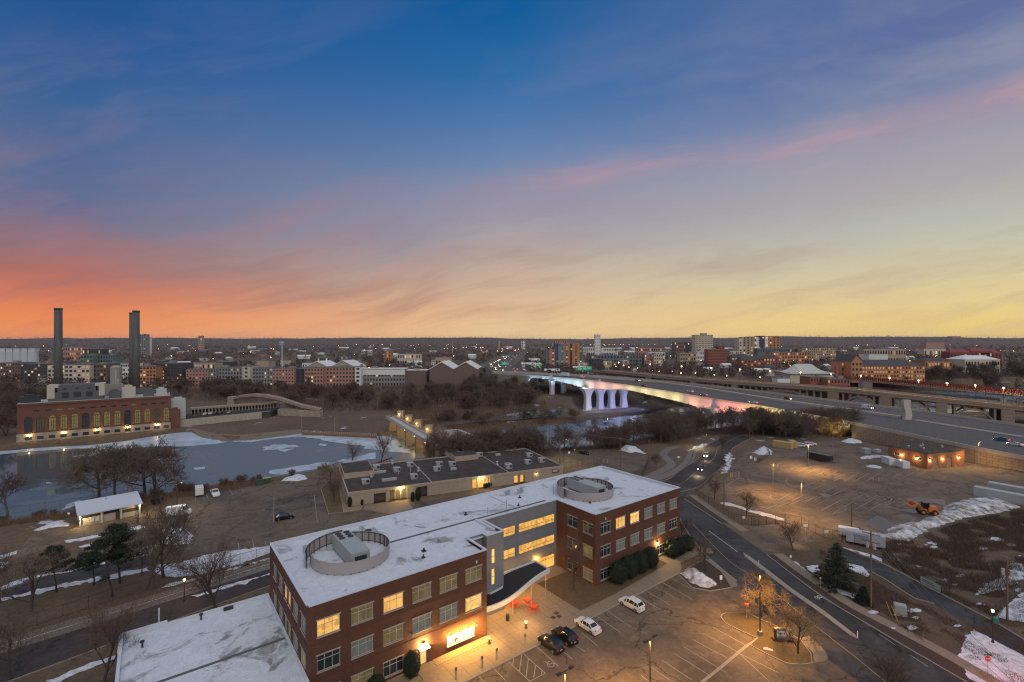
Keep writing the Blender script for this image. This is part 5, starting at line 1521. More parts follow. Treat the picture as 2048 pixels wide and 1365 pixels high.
for a, b in ((670, 915), (650, 1010), (840, 985), (385, 1060)): rtu(*tloc(*s3(a, b)))
for a, b in ((830, 215),): rtu(*tloc(*c6(a, b), 5.4))
m = MB()
for a, b, w in ((1095, 320, 4.5), (1020, 260, 4.0), (1600, 235, 2), (1950, 122, 2)):
    u, v = tloc(*c6(a, b)); m.box(u - w / 2, u + w / 2, v - .45, v + .45, TH - .3, TH + .4)
m.build('duct', GAL, tb)
for a, b in ((955, 292), (820, 258), (1325, 245), (1120, 188), (1945, 195)):
    u, v = tloc(*c6(a, b)); m = MB(); m.cyl(u, v, .45, TH - .35, TH + .2, 10, .3); m.cyl(u, v, .3, TH + .2, TH + .7, 10); m.cyl(u, v, .5, TH + .7, TH + .95, 10, .2); m.build('roof_fan', GAL, tb)
for a, b, h in ((1168, 270, 1.7), (1262, 260, 1.5), (1345, 160, 1)):
    u, v = tloc(*c6(a, b)); m = MB(); m.cyl(u, v, .12, TH - .35, TH + h, 6); m.build('flue', GAL, tb)
m = MB(); m.box(24.5, 24.8, .4, 29, TH - .349, TH - .3); m.box(50.5, 50.8, .4, 29, TH - .349, TH - .3); m.build('roof_divider', MATS['seam_strip'], tb)
wall_lamp(15.0, .0, 3.15, 'bright wall lamp over the left recessed entry of the tan building', e=900, frame=(T0, TA), color=(1, .68, .25), bulb=BULB)
wall_lamp(40.4, .0, 3.15, 'bright wall lamp over the middle recessed entry of the tan building', e=900, frame=(T0, TA), color=(1, .68, .25), bulb=BULB)
wall_lamp(60.2, .0, 2.5, 'dim wall lamp near the right end of the tan building', e=60, frame=(T0, TA))
m = MB(); m.box(66.2, 69.0, -.16, -.06, 1.9, 3.1); sg = m.build('wall_sign', SIGNDARK, None, loc=T0, rz=TA); tag(sg, 'dark panel sign on the right end of the tan building', 'sign')
m = MB(); m.box(66.5, 68.7, -.18, -.161, 2.7, 2.85); m.box(66.5, 68.2, -.18, -.161, 2.35, 2.48); m.build('sign_rows', SIGNW, sg)

# ------------------------------------------------------------------ small pavilion with white roof, brick garage
P0 = at(*c5(628, 612)); P1 = at(*c5(1105, 512)); pa = math.atan2(P1.y - P0.y, P1.x - P0.x); PL = (P1 - P0).length
pv = thing('pavilion', 'small flat white-roofed service building on the left river bank', 'building', (P0.x, P0.y, 0), pa)
holes = [(.5, PL * .34, .3, 1.9), (PL * .38, PL * .66, .3, 2.7), (PL * .7, PL - .5, 1.0, 2.4)]
m = MB(); 
CREAM = mat('cream_wall', (.40, .35, .27), .8, .15, 1)
wall_with_holes(m, 'v', .8, 0, PL, 0, 2.9, [], .1, -1); wall_with_holes(m, 'u', .15, .8, 7.6, 0, 2.9, [], .1, -1); wall_with_holes(m, 'u', PL - .15, .8, 7.6, 0, 2.9, [], .1, 1); wall_with_holes(m, 'v', 7.6, 0, PL, 0, 2.9, [], .1, 1)
m.build('wall', CREAM, pv)
m = MB(); m.add([(-.5, -.3, 2.95), (PL + .5, -.3, 2.95), (PL + .5, 8.3, 4.3), (-.5, 8.3, 4.3), (-.5, -.3, 3.25), (PL + .5, -.3, 3.25), (PL + .5, 8.3, 4.6), (-.5, 8.3, 4.6)], [(0, 3, 2, 1), (4, 5, 6, 7), (0, 1, 5, 4), (1, 2, 6, 5), (2, 3, 7, 6), (3, 0, 4, 7)])
m.build('roof', mat('white_metal_roof', (.50, .54, .60), .5, .12, 1.2), pv)
for u in (0.1, PL * .35, PL * .67, PL - .1):
    m = MB(); m.box(u - .15, u + .15, .2, .79, 0, 2.94); m.build('post', mat('white_paint_post', (.5, .5, .48), .6), pv)
for (a, b, z0, z1, mm) in ((.6, PL * .33, 1.95, 2.6, GLASS_DARK), (PL * .38, PL * .64, 1.95, 2.6, GLASS_DARK), (PL * .7, PL - .4, 1.3, 2.1, TANDOOR)):
    m = MB(); m.box(a, b, .74, .795, z0, z1); m.build('window', mm, pv)
m = MB(); m.box(PL * .58, PL * .65, .72, .79, .02, 1.9); m.build('door', TANDOOR, pv)
for u in (2.0, 3.0): m = MB(); m.box(u, u + .7, .5, .79, .7, 1.7); m.build('meter_box', MATS['white_paint_post'], pv)
m = MB(); m.cyl(5.6, 6.5, .12, 4.2, 5.0, 8); m.build('flue', GAL, pv)
wall_lamp(.0, .2, 2.7, 'lamp glowing at the left corner of the small white-roofed pavilion', e=620, frame=(Vector((P0.x, P0.y, 0)), pa), color=(1, .70, .28))
wall_lamp(PL + .3, .2, 3.0, 'starry bright lamp at the right corner of the small pavilion', e=420, frame=(Vector((P0.x, P0.y, 0)), pa), color=(1, .75, .32))

G0 = at(1771.6, 905.5); G0 = Vector((146.0, 186.3, 0)); GA = math.atan2(-12.6, 5.3)
# corners read from the photo: front corner (151.9,173.7), right (171,179.4), back (165.7,192)
F0 = Vector((151.9, 173.7, 0)); FAg = math.atan2(5.7, 19.1)
gb = thing('brick_garage', 'low orange brick garage with dark roof and three roller doors below the highway wall', 'garage', F0, FAg)
GW, GD, GH = 19.9, 13.7, 5.7
dh = [(2.6, 5.6, 0, 3.9), (10.2, 13.0, 0, 3.7)]
GBR = brick_mat('orange_brick', (.26, .105, .05), (.21, .08, .04), (.16, .10, .07), .4, .13, .2)
m = MB(); wall_with_holes(m, 'v', 0, 0, GW, 0, GH, dh, .3, -1); wall_with_holes(m, 'u', 0, 0, GD, 0, GH, [(9.5, 11.5, 2.8, 3.9), (2.0, 4.0, 2.8, 3.8)], .15, -1); wall_with_holes(m, 'u', GW, 0, GD, 0, GH, [], .1, 1); wall_with_holes(m, 'v', GD, 0, GW, 0, GH, [], .1, 1)
m.build('brick_wall', GBR, gb)
m = MB(); m.box(-.1, GW + .1, -.1, GD + .1, GH, GH + .25); m.build('roof', ROOF_DARK, gb)
for i, (a, b) in enumerate(((4, 9), (9, 8), (12.5, 9.5), (16, 5), (6, 5))):
    m = MB(); m.cyl(a, b, .3, GH + .25, GH + .8, 8); m.cyl(a, b, .45, GH + .8, GH + 1.05, 8, .1); m.build('roof_vent', GAL, gb)
for h in dh:
    m = MB(); m.box(h[0], h[1], .3, .35, 0, h[3])
    for i in range(7): m.box(h[0], h[1], .27, .299, .3 + i * .5, .33 + i * .5)
    m.build('roller_door', mat('pink_tan_door', (.30, .20, .16), .6), gb)
for a, b, c_, d in ((9.5, 11.5, 2.8, 3.9), (2.0, 4.0, 2.8, 3.8)): window(gb, 'u', 0, -1, (a, b, c_, d), GLASS_DARK, .15, cols=(.5,), rows=(), lintel=False)
gf = (F0, FAg)
wall_lamp(1.3, 0, 3.4, 'wall lamp left of the first roller door on the brick garage', e=420, frame=gf); wall_lamp(8.0, 0, 3.4, 'wall lamp between the two roller doors of the brick garage', e=420, frame=gf); wall_lamp(16.6, 0, 3.4, 'wall lamp at the right end of the brick garage', e=420, frame=gf)
gs = (F0, FAg + math.pi / 2)   # left side wall runs along v
def side_lamp(v, label):
    c, s = math.cos(FAg), math.sin(FAg); p = Vector((F0.x - v * s, F0.y + v * c, 0)); 
    m = MB(); m.box(-.25, -.01, -.16, .16, 3.5, 3.7); l = m.build('wall_lamp', DARKMETAL, None, loc=p, rz=FAg); tag(l, label, 'wall lamp')
    b = MB(); b.box(-.22, -.03, -.14, .14, 3.42, 3.498); b.build('bulb', BULB, l)
    lamp_light((p.x - .4 * c, p.y - .4 * s, 3.3), 420, (1, .62, .22), .1)
side_lamp(3.6, 'wall lamp on the garage side wall nearer the white sheds'); side_lamp(8.8, 'wall lamp on the garage side wall near its far left window')

# ------------------------------------------------------------------ riverside steam plant with three chimneys
M0 = Vector((-246.9, 237.0, Z_POOL)); MA = math.atan2(.595, .80)
pl_ = thing('steam_plant', 'long red brick riverside steam plant with a row of tall arched windows', 'power plant', M0, MA)
def ml(u, v, z=0.0):
    c, s = math.cos(MA), math.sin(MA); return Vector((M0.x + u * c - v * s, M0.y + u * s + v * c, z))
ML, MD = 62.0, 22.0
STONE = brick_mat('pale_stone_block', (.36, .32, .26), (.27, .23, .18), (.20, .17, .13), 1.4, .6, .3, .04)
MBR = brick_mat('plant_brick', (.170, .066, .046), (.130, .050, .036), (.12, .08, .06), .5, .16, .2)
m = MB(); m.box(-.25, ML + .25, -.25, MD, 0, 5.3)
m.build('stone_base', STONE, pl_)
m = MB(); aw = [2.5 + i * 4.32 for i in range(14)]
def arch_wall(m, u0, u1, z0, z1, arcs, w, zb, zs):
    """brick wall with arched openings"""
    xs = sorted({u0, u1, *[a for a in arcs], *[a + w for a in arcs]})
    for i in range(len(xs) - 1):
        xa, xb = xs[i], xs[i + 1]
        if any(abs(xa - a) < 1e-6 for a in arcs):
            m.add([(xa, 0, z0), (xb, 0, z0), (xb, 0, zb), (xa, 0, zb)], [(0, 1, 2, 3)])
            n = 12; r = w / 2; cx = xa + r
            for j in range(n):
                t0, t1 = math.pi - math.pi * j / n, math.pi - math.pi * (j + 1) / n
                p = (cx + r * math.cos(t0), zs + r * math.sin(t0)); q = (cx + r * math.cos(t1), zs + r * math.sin(t1))
                m.add([(p[0], 0, p[1]), (q[0], 0, q[1]), (q[0], 0, z1), (p[0], 0, z1), (q[0], .5, q[1]), (p[0], .5, p[1])], [(0, 1, 2, 3), (0, 5, 4, 1)])
            for xx in (xa, xb): m.add([(xx, 0, zb), (xx, .5, zb), (xx, .5, zs), (xx, 0, zs)], [(0, 1, 2, 3)])
            m.add([(xa, 0, zb), (xb, 0, zb), (xb, .5, zb), (xa, .5, zb)], [(0, 1, 2, 3)])
        else: m.add([(xa, 0, z0), (xb, 0, z0), (xb, 0, z1), (xa, 0, z1)], [(0, 1, 2, 3)])
arch_wall(m, 0, ML, 5.301, 18.5, aw, 3.0, 5.9, 12.3)
m.add([(0, 0, 5.301), (0, MD, 5.301), (0, MD, 20.5), (0, 0, 20.5)], [(0, 1, 2, 3)]); m.add([(ML, 0, 5.301), (ML, MD, 5.301), (ML, MD, 20.5), (ML, 0, 20.5)], [(0, 3, 2, 1)]); m.add([(0, MD, 5.3), (ML, MD, 5.3), (ML, MD, 20.5), (0, MD, 20.5)], [(0, 3, 2, 1)])
m.add([(0, 0, 18.5), (ML, 0, 18.5), (ML, 0, 20.5), (0, 0, 20.5)], [(0, 1, 2, 3)])
for i in range(62): m.box(i + .1, i + .55, -.25, -.001, 18.9, 19.5)
m.box(-.3, ML + .3, -.4, -.001, 19.5, 20.3)
m.build('brick_wall', MBR, pl_)
LITM = lit_mat('lit_turbine_hall', (.80, .55, .13), .21, 2.8, 1.3)
LITM2 = lit_mat('dim_turbine_hall', (.5, .38, .12), .09, 1.8, .9)
for i, a in enumerate(aw):
    lit = i in (2, 3, 4, 6, 7, 8, 10, 11, 13, 1, 12)
    f = MB(); w = 3.0; r = w / 2; n = 12
    pts = [(a + r + r * math.cos(math.pi * j / n), 12.3 + r * math.sin(math.pi * j / n)) for j in range(n + 1)]
    poly = [(a, 5.9), (a + w, 5.9)] + pts
    fr = MB()
    for xx in (a + .12, a + w * .36, a + w * .64, a + w - .12): fr.box(xx - .11, xx + .11, .3, .42, 5.9, 12.9 if a + .5 < xx < a + w - .5 else 12.3)
    for zz in (5.95, 7.2, 8.6, 10.2, 12.3): fr.box(a, a + w, .29, .41, zz, zz + (.18 if zz != 12.3 else .28))
    for j in range(n):
        p, q = pts[j], pts[j + 1]; fr.bar((p[0], .35, p[1]), (q[0], .35, q[1]), .2)
    fr.bar((a + r, .35, 12.5), (a + r, .35, 13.8), .12)
    wn = fr.build('arched_window', DARKMETAL, pl_)
    f.add([(p[0], .48, p[1]) for p in poly], [tuple(range(len(poly)))[::-1]]); f.build('pane', LITM if lit and i not in (1, 12) else (LITM2 if lit else GLASS_DARK), wn)
    s = MB(); s.box(a + .3, a + w - .3, -.29, -.252, 2.2, 3.7); s.build('basement_window', GLASS_DARK, pl_)
    if i >= 1:
        s = MB(); s.box(a - 1.1, a + 1.1, -.06, -.001, 16.2, 16.9); s.build('attic_window', LIT_DIM if i in (3, 4, 10) else GLASS_DARK, pl_)
m = MB(); m.add([(.4, .4, 20.2), (ML - .4, .4, 20.2), (ML - .4, MD - .4, 20.2), (.4, MD - .4, 20.2)], [(0, 1, 2, 3)]); m.box(0, ML, 0, .4, 20.5, 20.75); m.box(0, .4, .401, MD, 20.5, 20.75); m.box(ML - .4, ML, .401, MD, 20.5, 20.75); m.build('roof', mat('pale_roof_edge', (.40, .42, .42), .6, .2, .3), pl_)
GP = mat('grey_penthouse', (.095, .095, .105), .7, .1, .3); CP = mat('cream_panel', (.46, .42, .34), .7)
m = MB(); m.box(11.0, 32.4, .5, 12, 20.6, 25.4); m.box(14.6, 29.6, .502, 12.5, 25.4, 29.0); m.build('penthouse', GP, pl_)
m = MB(); m.box(10.6, 13.5, .3, 9, 22.3, 29.2); m.box(13.501, 15, .32, 6, 27.7, 29.2); m.build('cream_screen', CP, pl_)
m = MB(); m.box(30.8, 33.2, .3, 9, 22.6, 29.2); m.box(29.2, 30.799, .32, 6, 27.9, 29.2); m.build('cream_screen', CP, pl_)
m = MB()
for u in (16.2, 20.8, 25.6): m.box(u, u + 2.8, .42, .5, 22.4, 25.2); m.box(u + .6, u + 2.0, .44, .502, 26.6, 27.4)
m.build('louvre', FAN, pl_)
for (u, v, w, d, z0, z1, mm) in ((3.5, 8, 7, 5, 20.2, 23.5, DARKMETAL), (37, 9, 5, 5, 20.2, 24, GP), (43, 12, 6, 6, 20.2, 25.6, CP), (52, 8, 5, 4, 20.2, 22.8, GP), (58, 11, 5, 6, 20.2, 23.8, MATS['pale_roof_edge']), (66, 9, 7, 9, 6, 17.5, MATS['pale_roof_edge']), (64.5, 4, 4.5, 7, 0, 12, MBR), (36, 30, 14, 10, 0, 25.5, CONC_DARK), (50, 30, 14, 10, 0, 22, GP)):
    m = MB(); m.box(u - w / 2, u + w / 2, v - d / 2, v + d / 2, z0, z1); m.box(u - w * .3, u + w * .25, v - d * .3, v + d * .3, z1, z1 + 1); m.build('roof_plant', mm, pl_)
for u, e in ((4.3, 420), (17.1, 420), (30.2, 420), (43.0, 420), (56.0, 420)):
    p = ml(u, -.8); wall_lamp(u, -.25, 4.6, {4.3: 'wall lamp at the left end of the steam plant stone base', 17.1: 'second wall lamp from the left on the steam plant base', 30.2: 'middle wall lamp on the steam plant stone base', 43.0: 'fourth wall lamp from the left on the steam plant base', 56.0: 'wall lamp at the right end of the steam plant stone base'}[u],
              e=620, frame=(M0, MA), color=(1, .60, .2)).location.z = Z_POOL
CHM = mat('weathered_steel_stack', (.062, .066, .066), .6, .35, .12, stretch=(1, 1, .25), col2=(.105, .10, .09))
def chimney(x0, x1, ytop, ybase, Y, label, dz=0):
    cx = (x0 + x1) / 2; p = at_depth(cx, 700, Y); w = (x1 - x0) * Y / FOCAL; az = math.atan2(p.x, p.y); r = w * math.cos(az) / 2 * 1.0
    zt = CAM_H - (ytop - 682) * Y / FOCAL; m = MB(); m.cyl(0, 0, r * 1.08, 0, zt, 28, r * .97); m.cyl(0, 0, r * 1.05, zt - 1.0, zt, 28)
    o = m.build('chimney', [CHM], None, smooth=False, loc=(p.x, p.y, 0)); 
    for f in o.data.polygons: f.use_smooth = len(f.vertices) == 4
    tag(o, label, 'chimney'); return o
chimney(107.6, 125.6, 616, 766, 285, 'tall dark steel chimney alone behind the left of the steam plant')
chimney(264.6, 279.8, 621, 782, 300, 'tall dark steel chimney in front of its thinner twin at the plant')
chimney(258.2, 268.0, 625, 780, 330, 'slimmer tall chimney half hidden behind the right front chimney')
o = MB(); o.cyl(0, 0, 3.2, 0, 33, 20); o.cyl(0, 0, 3.2, 33, 34, 20, 1.6); p = at_depth(232, 700, 330); s = o.build('storage_silo', CONCRETE, None, loc=(p.x, p.y, -4)); tag(s, 'grey concrete silo between the steam plant chimneys', 'silo')
for px in (232, 236.5):
    o = MB(); p = at_depth(px, 700, 300); o.cyl(0, 0, .5, 0, 33 if px < 233 else 27, 8); s = o.build('steel_flue', GAL, None, loc=(p.x, p.y, -4)); tag(s, 'thin pale steel flue beside the silo, ' + ('the taller' if px < 233 else 'the shorter') + ' of two', 'flue')
for i in range(6):
    px = -6 + 14.5 * i; p = at_depth(px, 700, 640); o = MB(); o.cyl(0, 0, 5.3, 0, 33, 20); o.box(-5.3, 5.3, -3, 3, 33, 37); s = o.build('grain_silo', mat('white_silo', (.46, .50, .54), .7, .15, .1), None, loc=(p.x, p.y, 0))
    if i < 6: tag(s, 'white round grain silo in the row at the far left edge', 'silo', 'white grain silos')
# low walls, lock approach ramp and ruined arch right of the plant
def wallbox(name, a, b, zb, zt, th, mm, label=None, cat=None, parent=None):
    d = Vector((b.x - a.x, b.y - a.y, 0)); L = d.length; d.normalize(); n = Vector((-d.y, d.x, 0)) * th
    m = MB(); m.prism([(a.x, a.y), (b.x, b.y), (b.x + n.x, b.y + n.y), (a.x + n.x, a.y + n.y)], zb, zt)
    o = m.build(name, mm, parent)
    if label: tag(o, label, cat)
    return o
wallbox('river_wall', at(344, 857, -4), at(541, 836, -4), -5, 0.6, 1.0, mat('pale_block_wall', (.36, .32, .26), .85, .35, .25), 'long pale concrete wall running right from the steam plant', 'wall')
lowm = MB(); P = [at(344, 839, .4), at(541, 823, .4), at(560, 815, .4), at(381, 827, .4)]; lowm.prism([(p.x, p.y) for p in P], -4.5, .5); structure(lowm.build('wall_terrace', ASPH_R))
vd = thing('columned_ramp', 'low concrete ramp on a row of short columns right of the steam plant', 'ramp', (0, 0, 0))
A_, B_ = at(381, 829, .5), at(558, 815.5, .5); d = (B_ - A_); L_ = d.length; d.normalize(); n = Vector((-d.y, d.x, 0))
for i in range(28):
    p = A_ + d * (L_ * i / 27); m = MB(); m.prism([(p.x, p.y), (p.x + d.x * .7, p.y + d.y * .7), (p.x + d.x * .7 + n.x * 1.5, p.y + d.y * .7 + n.y * 1.5), (p.x + n.x * 1.5, p.y + n.y * 1.5)], .5, 3.4); m.build('column', OLD, vd)
wallbox('ramp_deck', A_, B_, 3.4, 4.3, 7, OLD, parent=vd); wallbox('back_wall', A_ + n * 6, B_ + n * 6, .5, 3.39, .5, GP, parent=vd)
ar = thing('stone_arch_viaduct', 'curved ruined stone arch viaduct above the columned ramp', 'viaduct', (0, 0, 0))
cs = [(462, 796), (480, 790), (505, 788), (530, 790), (555, 795), (580, 803), (602, 810), (640, 818)]
m = MB(); pts = [at_depth(a, b, 330 - i * 2) for i, (a, b) in enumerate(cs)]
for a, b in zip(pts[:-1], pts[1:]):
    m.add([(a.x, a.y, a.z), (b.x, b.y, b.z), (b.x, b.y + 5, b.z), (a.x, a.y + 5, a.z), (a.x, a.y, a.z - 1.7), (b.x, b.y, b.z - 1.7), (b.x, b.y + 5, b.z - 1.7), (a.x, a.y + 5, a.z - 1.7)], [(0, 1, 2, 3), (4, 5, 1, 0), (7, 6, 5, 4)])
m.build('arch_parapet', OLD, ar)
m = MB(); p = pts[0]; m.box(p.x - 2.2, p.x + 2.0, p.y - .5, p.y + 5.5, -4, p.z + .8); m.build('end_pier', STONE, ar)
m = MB(); a, b = pts[4], pts[7]; m.prism([(a.x, a.y + .2), (b.x, b.y + .2), (b.x, b.y + 4.8), (a.x, a.y + 4.8)], -5, min(a.z, b.z) - 1.0); m.build('rubble_wall', STONE, ar)

# ------------------------------------------------------------------ gated dam with lit bays
dm = thing('river_dam', 'low dam with a row of tan piers, pale walkway and amber lit bays', 'dam', (0, 0, 0))
A_, B_ = Vector((-69.6, 267.7, 0)), Vector((-24.5, 182, 0)); d = (B_ - A_); L_ = d.length; d.normalize(); n = Vector((d.y, -d.x, 0)); n = n if n.x > 0 else -n
TANC = mat('tan_dam_concrete', (.25, .19, .13), .85, .3, .4)
for i in range(6):
    p = A_ + d * (L_ * i / 5.6); m = MB(); m.prism([(p.x, p.y), (p.x + d.x * 2.2, p.y + d.y * 2.2), (p.x + d.x * 2.2 + n.x * 12, p.y + d.y * 2.2 + n.y * 12), (p.x + n.x * 12, p.y + n.y * 12)], -8, 3.6); m.build('pier', TANC, dm)
    if i < 5:
        q = p + d * 1.0 + n * 6.5; m = MB(); m.prism([(q.x - 1.6, q.y - 1.6), (q.x + 1.9, q.y - 1.6), (q.x + 1.9, q.y + 1.8), (q.x - 1.6, q.y + 1.8)], 3.7, 7.4); m.box(q.x - .4, q.x + .6, q.y - 1.7, q.y - 1.601, 4.4, 6.2)
        m.build('gate_tower', TANC, dm)
    if i < 5:
        q = p + d * 9 + n * 7; m = MB(); m.prism([(q.x - n.x - d.x * 6.5, q.y - n.y - d.y * 6.5), (q.x - n.x + d.x * 6.5, q.y - n.y + d.y * 6.5), (q.x + d.x * 6.5, q.y + d.y * 6.5), (q.x - d.x * 6.5, q.y - d.y * 6.5)], -8, -1.5); m.build('gate', TANDOOR, dm)
    if i < 4:
        q = p + d * 8.5 + n * 2.5; lamp_light((q.x, q.y, .0), 800, (1, .66, .24), .2); 
        b = MB(); b.sphere((q.x, q.y, 1.0), .35, 6, 4); b.build('bay_lamp', BULB, dm)
        q = p + d * 3.2 + n * 5; lamp_light((q.x, q.y, 5.2), 120, (1, .62, .2), .2); b = MB(); b.sphere((q.x, q.y, 5.9), .25, 6, 4); b.build('deck_lamp', BULB, dm)
WW = mat('pale_walkway', (.42, .40, .37), .7, .1, .5)
m = MB()
for z0, z1, o0, o1 in ((3.6, 4.1, -1.5, 3.2), (4.1, 5.1, -1.5, -1.2), (4.1, 5.1, 2.9, 3.2)):
    a, b = A_ + n * o0, A_ + d * (L_ + 6) + n * o0; c_, e = A_ + n * o1, A_ + d * (L_ + 6) + n * o1
    m.prism([(a.x, a.y), (b.x, b.y), (e.x, e.y), (c_.x, c_.y)], z0, z1)
m.build('walkway', WW, dm)
for a, b, z in (((889, 861), (912, 859), -4), ((912, 859), (966, 881), -5), ((893, 862), (940, 886), -6)):
    pass
lg = thing('lock_guide_wall', 'pale angular lock guide walls in the river beyond the dam', 'lock', (0, 0, 0))
for a, b in (((889, 862), (914, 860)), ((914, 860), (966, 880)), ((935, 874), (960, 872))):
    wallbox('wall_beam', at(*a, -6.5), at(*b, -6.5), -12.5, -6.2, 1.6, WW, parent=lg)
wallbox('sea_wall', at(603, 866, -4), at(752, 873, -4), -7, -3.2, .8, mat('rusty_sheet_pile', (.20, .115, .06), .85, .35, .4), 'brown sheet-pile river wall with a railing left of the dam', 'wall')
rf = MB(); A_, B_ = at(603, 866, -3.2), at(752, 873, -3.2)
for i in range(40):
    p = A_.lerp(B_, i / 39); rf.bar((p.x, p.y + 1, -3.2), (p.x, p.y + 1, -2.0), .08)
rf.bar((A_.x, A_.y + 1, -2.0), (B_.x, B_.y + 1, -2.0), .08); rf.bar((A_.x, A_.y + 1, -2.6), (B_.x, B_.y + 1, -2.6), .06)
tag(rf.build('river_railing', GAL), 'thin railing along the top of the brown river wall', 'railing')
RIP = mat('riprap', (.16, .125, .09), .95, .8, .8, 1.0, 1.6, world_space=True)
def strip(name, top, bot, zt, zb, m_):
    T = [at(a, b, zt) for a, b in top]; Bm = [at(a, b, zb) for a, b in bot]; m = MB()
    for i in range(len(T) - 1): m.add([T[i], T[i + 1], Bm[i + 1], Bm[i]], [(0, 3, 2, 1)])
    return structure(m.build(name, m_))
strip('riprap_bank', [(378, 855), (398, 859), (430, 867), (480, 870), (540, 864), (603, 858)], [(382, 864), (407, 878), (450, 884), (505, 882), (560, 875), (603, 869)], -3.2, -5.2, RIP)
# ------------------------------------------------------------------ trees
BARK = mat('bark', (.060, .046, .038), .95, .4, 2, .8, 8)
BARK_PALE = mat('pale_bark', (.13, .10, .078), .95, .4, 2, .8, 8)
def twig_mat(name, a, b):
    m = bpy.data.materials.new(name); m.use_nodes = True
    k = NT(m.node_tree); bs = m.node_tree.nodes['Principled BSDF']
    oi = k.new('ShaderNodeObjectInfo').outputs['Random']; n = k.noise(k.new('ShaderNodeTexCoord').outputs['Object'], .6, 3, .6)
    f = k.math('ADD', k.math('MULTIPLY', oi, .6), k.math('MULTIPLY', n, .5))
    k.put(bs.inputs['Base Color'], k.mix(f, (*a, 1), (*b, 1))); bs.inputs['Roughness'].default_value = .95
    return m
TWIG = twig_mat('bare_twigs', (.080, .060, .050), (.135, .098, .072))
TWIG_RED = twig_mat('reddish_twigs', (.095, .060, .048), (.125, .078, .060))
TWIG_LAMPLIT = twig_mat('lamplit_twigs', (.15, .105, .055), (.19, .13, .065))  # lamplight on the twigs put into their base colour

def bare_tree_mesh(seed, h, spread, twig_r, levels=5, bend=.25, stems=1, first=.28, kids=(5, 4, 4, 4, 3)):
    rd = random.Random(seed); T = MB(); C = MB()
    def tri_tube(mb, pts, r0, r1, n):
        k = len(pts); rings = []
        for i, p in enumerate(pts):
            d = (pts[min(i + 1, k - 1)] - pts[max(i - 1, 0)]).normalized()
            up = Vector((0, 0, 1)) if abs(d.z) < .9 else Vector((1, 0, 0))
            sx = d.cross(up).normalized(); sy = sx.cross(d); rr = r0 + (r1 - r0) * i / (k - 1)
            rings += [p + sx * (rr * math.cos(2 * math.pi * j / n)) + sy * (rr * math.sin(2 * math.pi * j / n)) for j in range(n)]
        mb.add(rings, [(i * n + j, i * n + (j + 1) % n, (i + 1) * n + (j + 1) % n, (i + 1) * n + j) for i in range(k - 1) for j in range(n)])
    def grow_(p, d, L, r, lv):
        segs = (5, 4, 3, 2, 1, 1)[lv]; pts = [p.copy()]; q = p.copy(); dd = d.copy()
        for i in range(segs):
            dd = (dd + Vector((rd.gauss(0, bend), rd.gauss(0, bend), rd.gauss(0, bend * .5) + (.10 if lv else .0))) * (.5 if lv else .22)).normalized()
            q = q + dd * (L / segs); pts.append(q.copy())
        r1 = max(r * (.55 if lv < 4 else .5), twig_r * .6)
        tri_tube(T if lv <= 1 else C, pts, r, r1, 7 if lv == 0 else (5 if lv == 1 else 3))
        if lv >= levels: return
        n = kids[lv] + (rd.random() < .4)
        for i in range(n):
            t = first + (1 - first) * (i + rd.random() * .8) / n if lv == 0 else .25 + .75 * (i + rd.random()) / n
            t = min(t, .99); a = t * segs; i0 = int(a); base = pts[i0].lerp(pts[min(i0 + 1, segs)], a - i0)
            ax = (pts[min(i0 + 1, segs)] - pts[i0]).normalized()
            ang = R(rd.uniform(24, 52)) * (1.25 - .4 * t if lv == 0 else 1) * spread
            az = i * 2.4 + rd.uniform(-.6, .6)
            up = Vector((0, 0, 1)) if abs(ax.z) < .9 else Vector((1, 0, 0))
            sx = ax.cross(up).normalized(); sy = sx.cross(ax)
            nd = (ax * math.cos(ang) + (sx * math.cos(az) + sy * math.sin(az)) * math.sin(ang)).normalized()
            LL = L * rd.uniform(.52, .78) * (1.0 if lv else (1.05 - .45 * t))
            grow_(base, nd, LL, max(r * rd.uniform(.42, .6), twig_r), lv + 1)
    for s in range(stems):
        d0 = Vector((rd.gauss(0, .06 + .2 * (stems > 1)), rd.gauss(0, .06 + .2 * (stems > 1)), 1)).normalized()
        grow_(Vector((rd.gauss(0, .1) * (stems > 1), rd.gauss(0, .1) * (stems > 1), -.3)), d0, h * .62, h * .021 / (stems ** .4), 0)
    return T, C
PROTO = {}
def proto_tree(key, name, bark, twig, *a, **k):
    T, C = bare_tree_mesh(*a, **k)
    PROTO[key] = (name, T.data('trunk', bark, True), C.data('crown', twig))
proto_tree('n1', 'bare_tree', BARK, TWIG, 11, 10, 1.0, .016, 5)
proto_tree('n2', 'bare_tree', BARK, TWIG, 23, 10, 1.15, .016, 5, first=.18)
proto_tree('n3', 'bare_tree', BARK, TWIG_RED, 35, 10, .8, .014, 5, first=.2)
proto_tree('g1', 'bare_tree', BARK, TWIG_LAMPLIT, 41, 8, 1.25, .020, 5, first=.15)
proto_tree('w1', 'bare_tree', BARK, TWIG, 52, 12, 1.15, .036, 5, kids=(7, 4, 4, 4, 4), first=.2)
proto_tree('w2', 'bare_tree', BARK_PALE, TWIG, 63, 12, .95, .040, 5, kids=(6, 4, 4, 3, 3))
proto_tree('w3', 'bare_tree', BARK, TWIG_RED, 74, 12, 1.2, .045, 5, stems=2, kids=(4, 4, 4, 3, 3))
proto_tree('f1', 'bare_tree', BARK, TWIG, 85, 12, 1.05, .065, 4, kids=(7, 5, 5, 4))
proto_tree('f2', 'bare_tree', BARK, TWIG_RED, 96, 12, 1.15, .07, 4, kids=(7, 5, 5, 4), stems=2)
proto_tree('s1', 'bare_shrub', BARK, TWIG_RED, 107, 3.2, 1.3, .016, 4, kids=(5, 4, 4, 3), stems=4, first=.1)
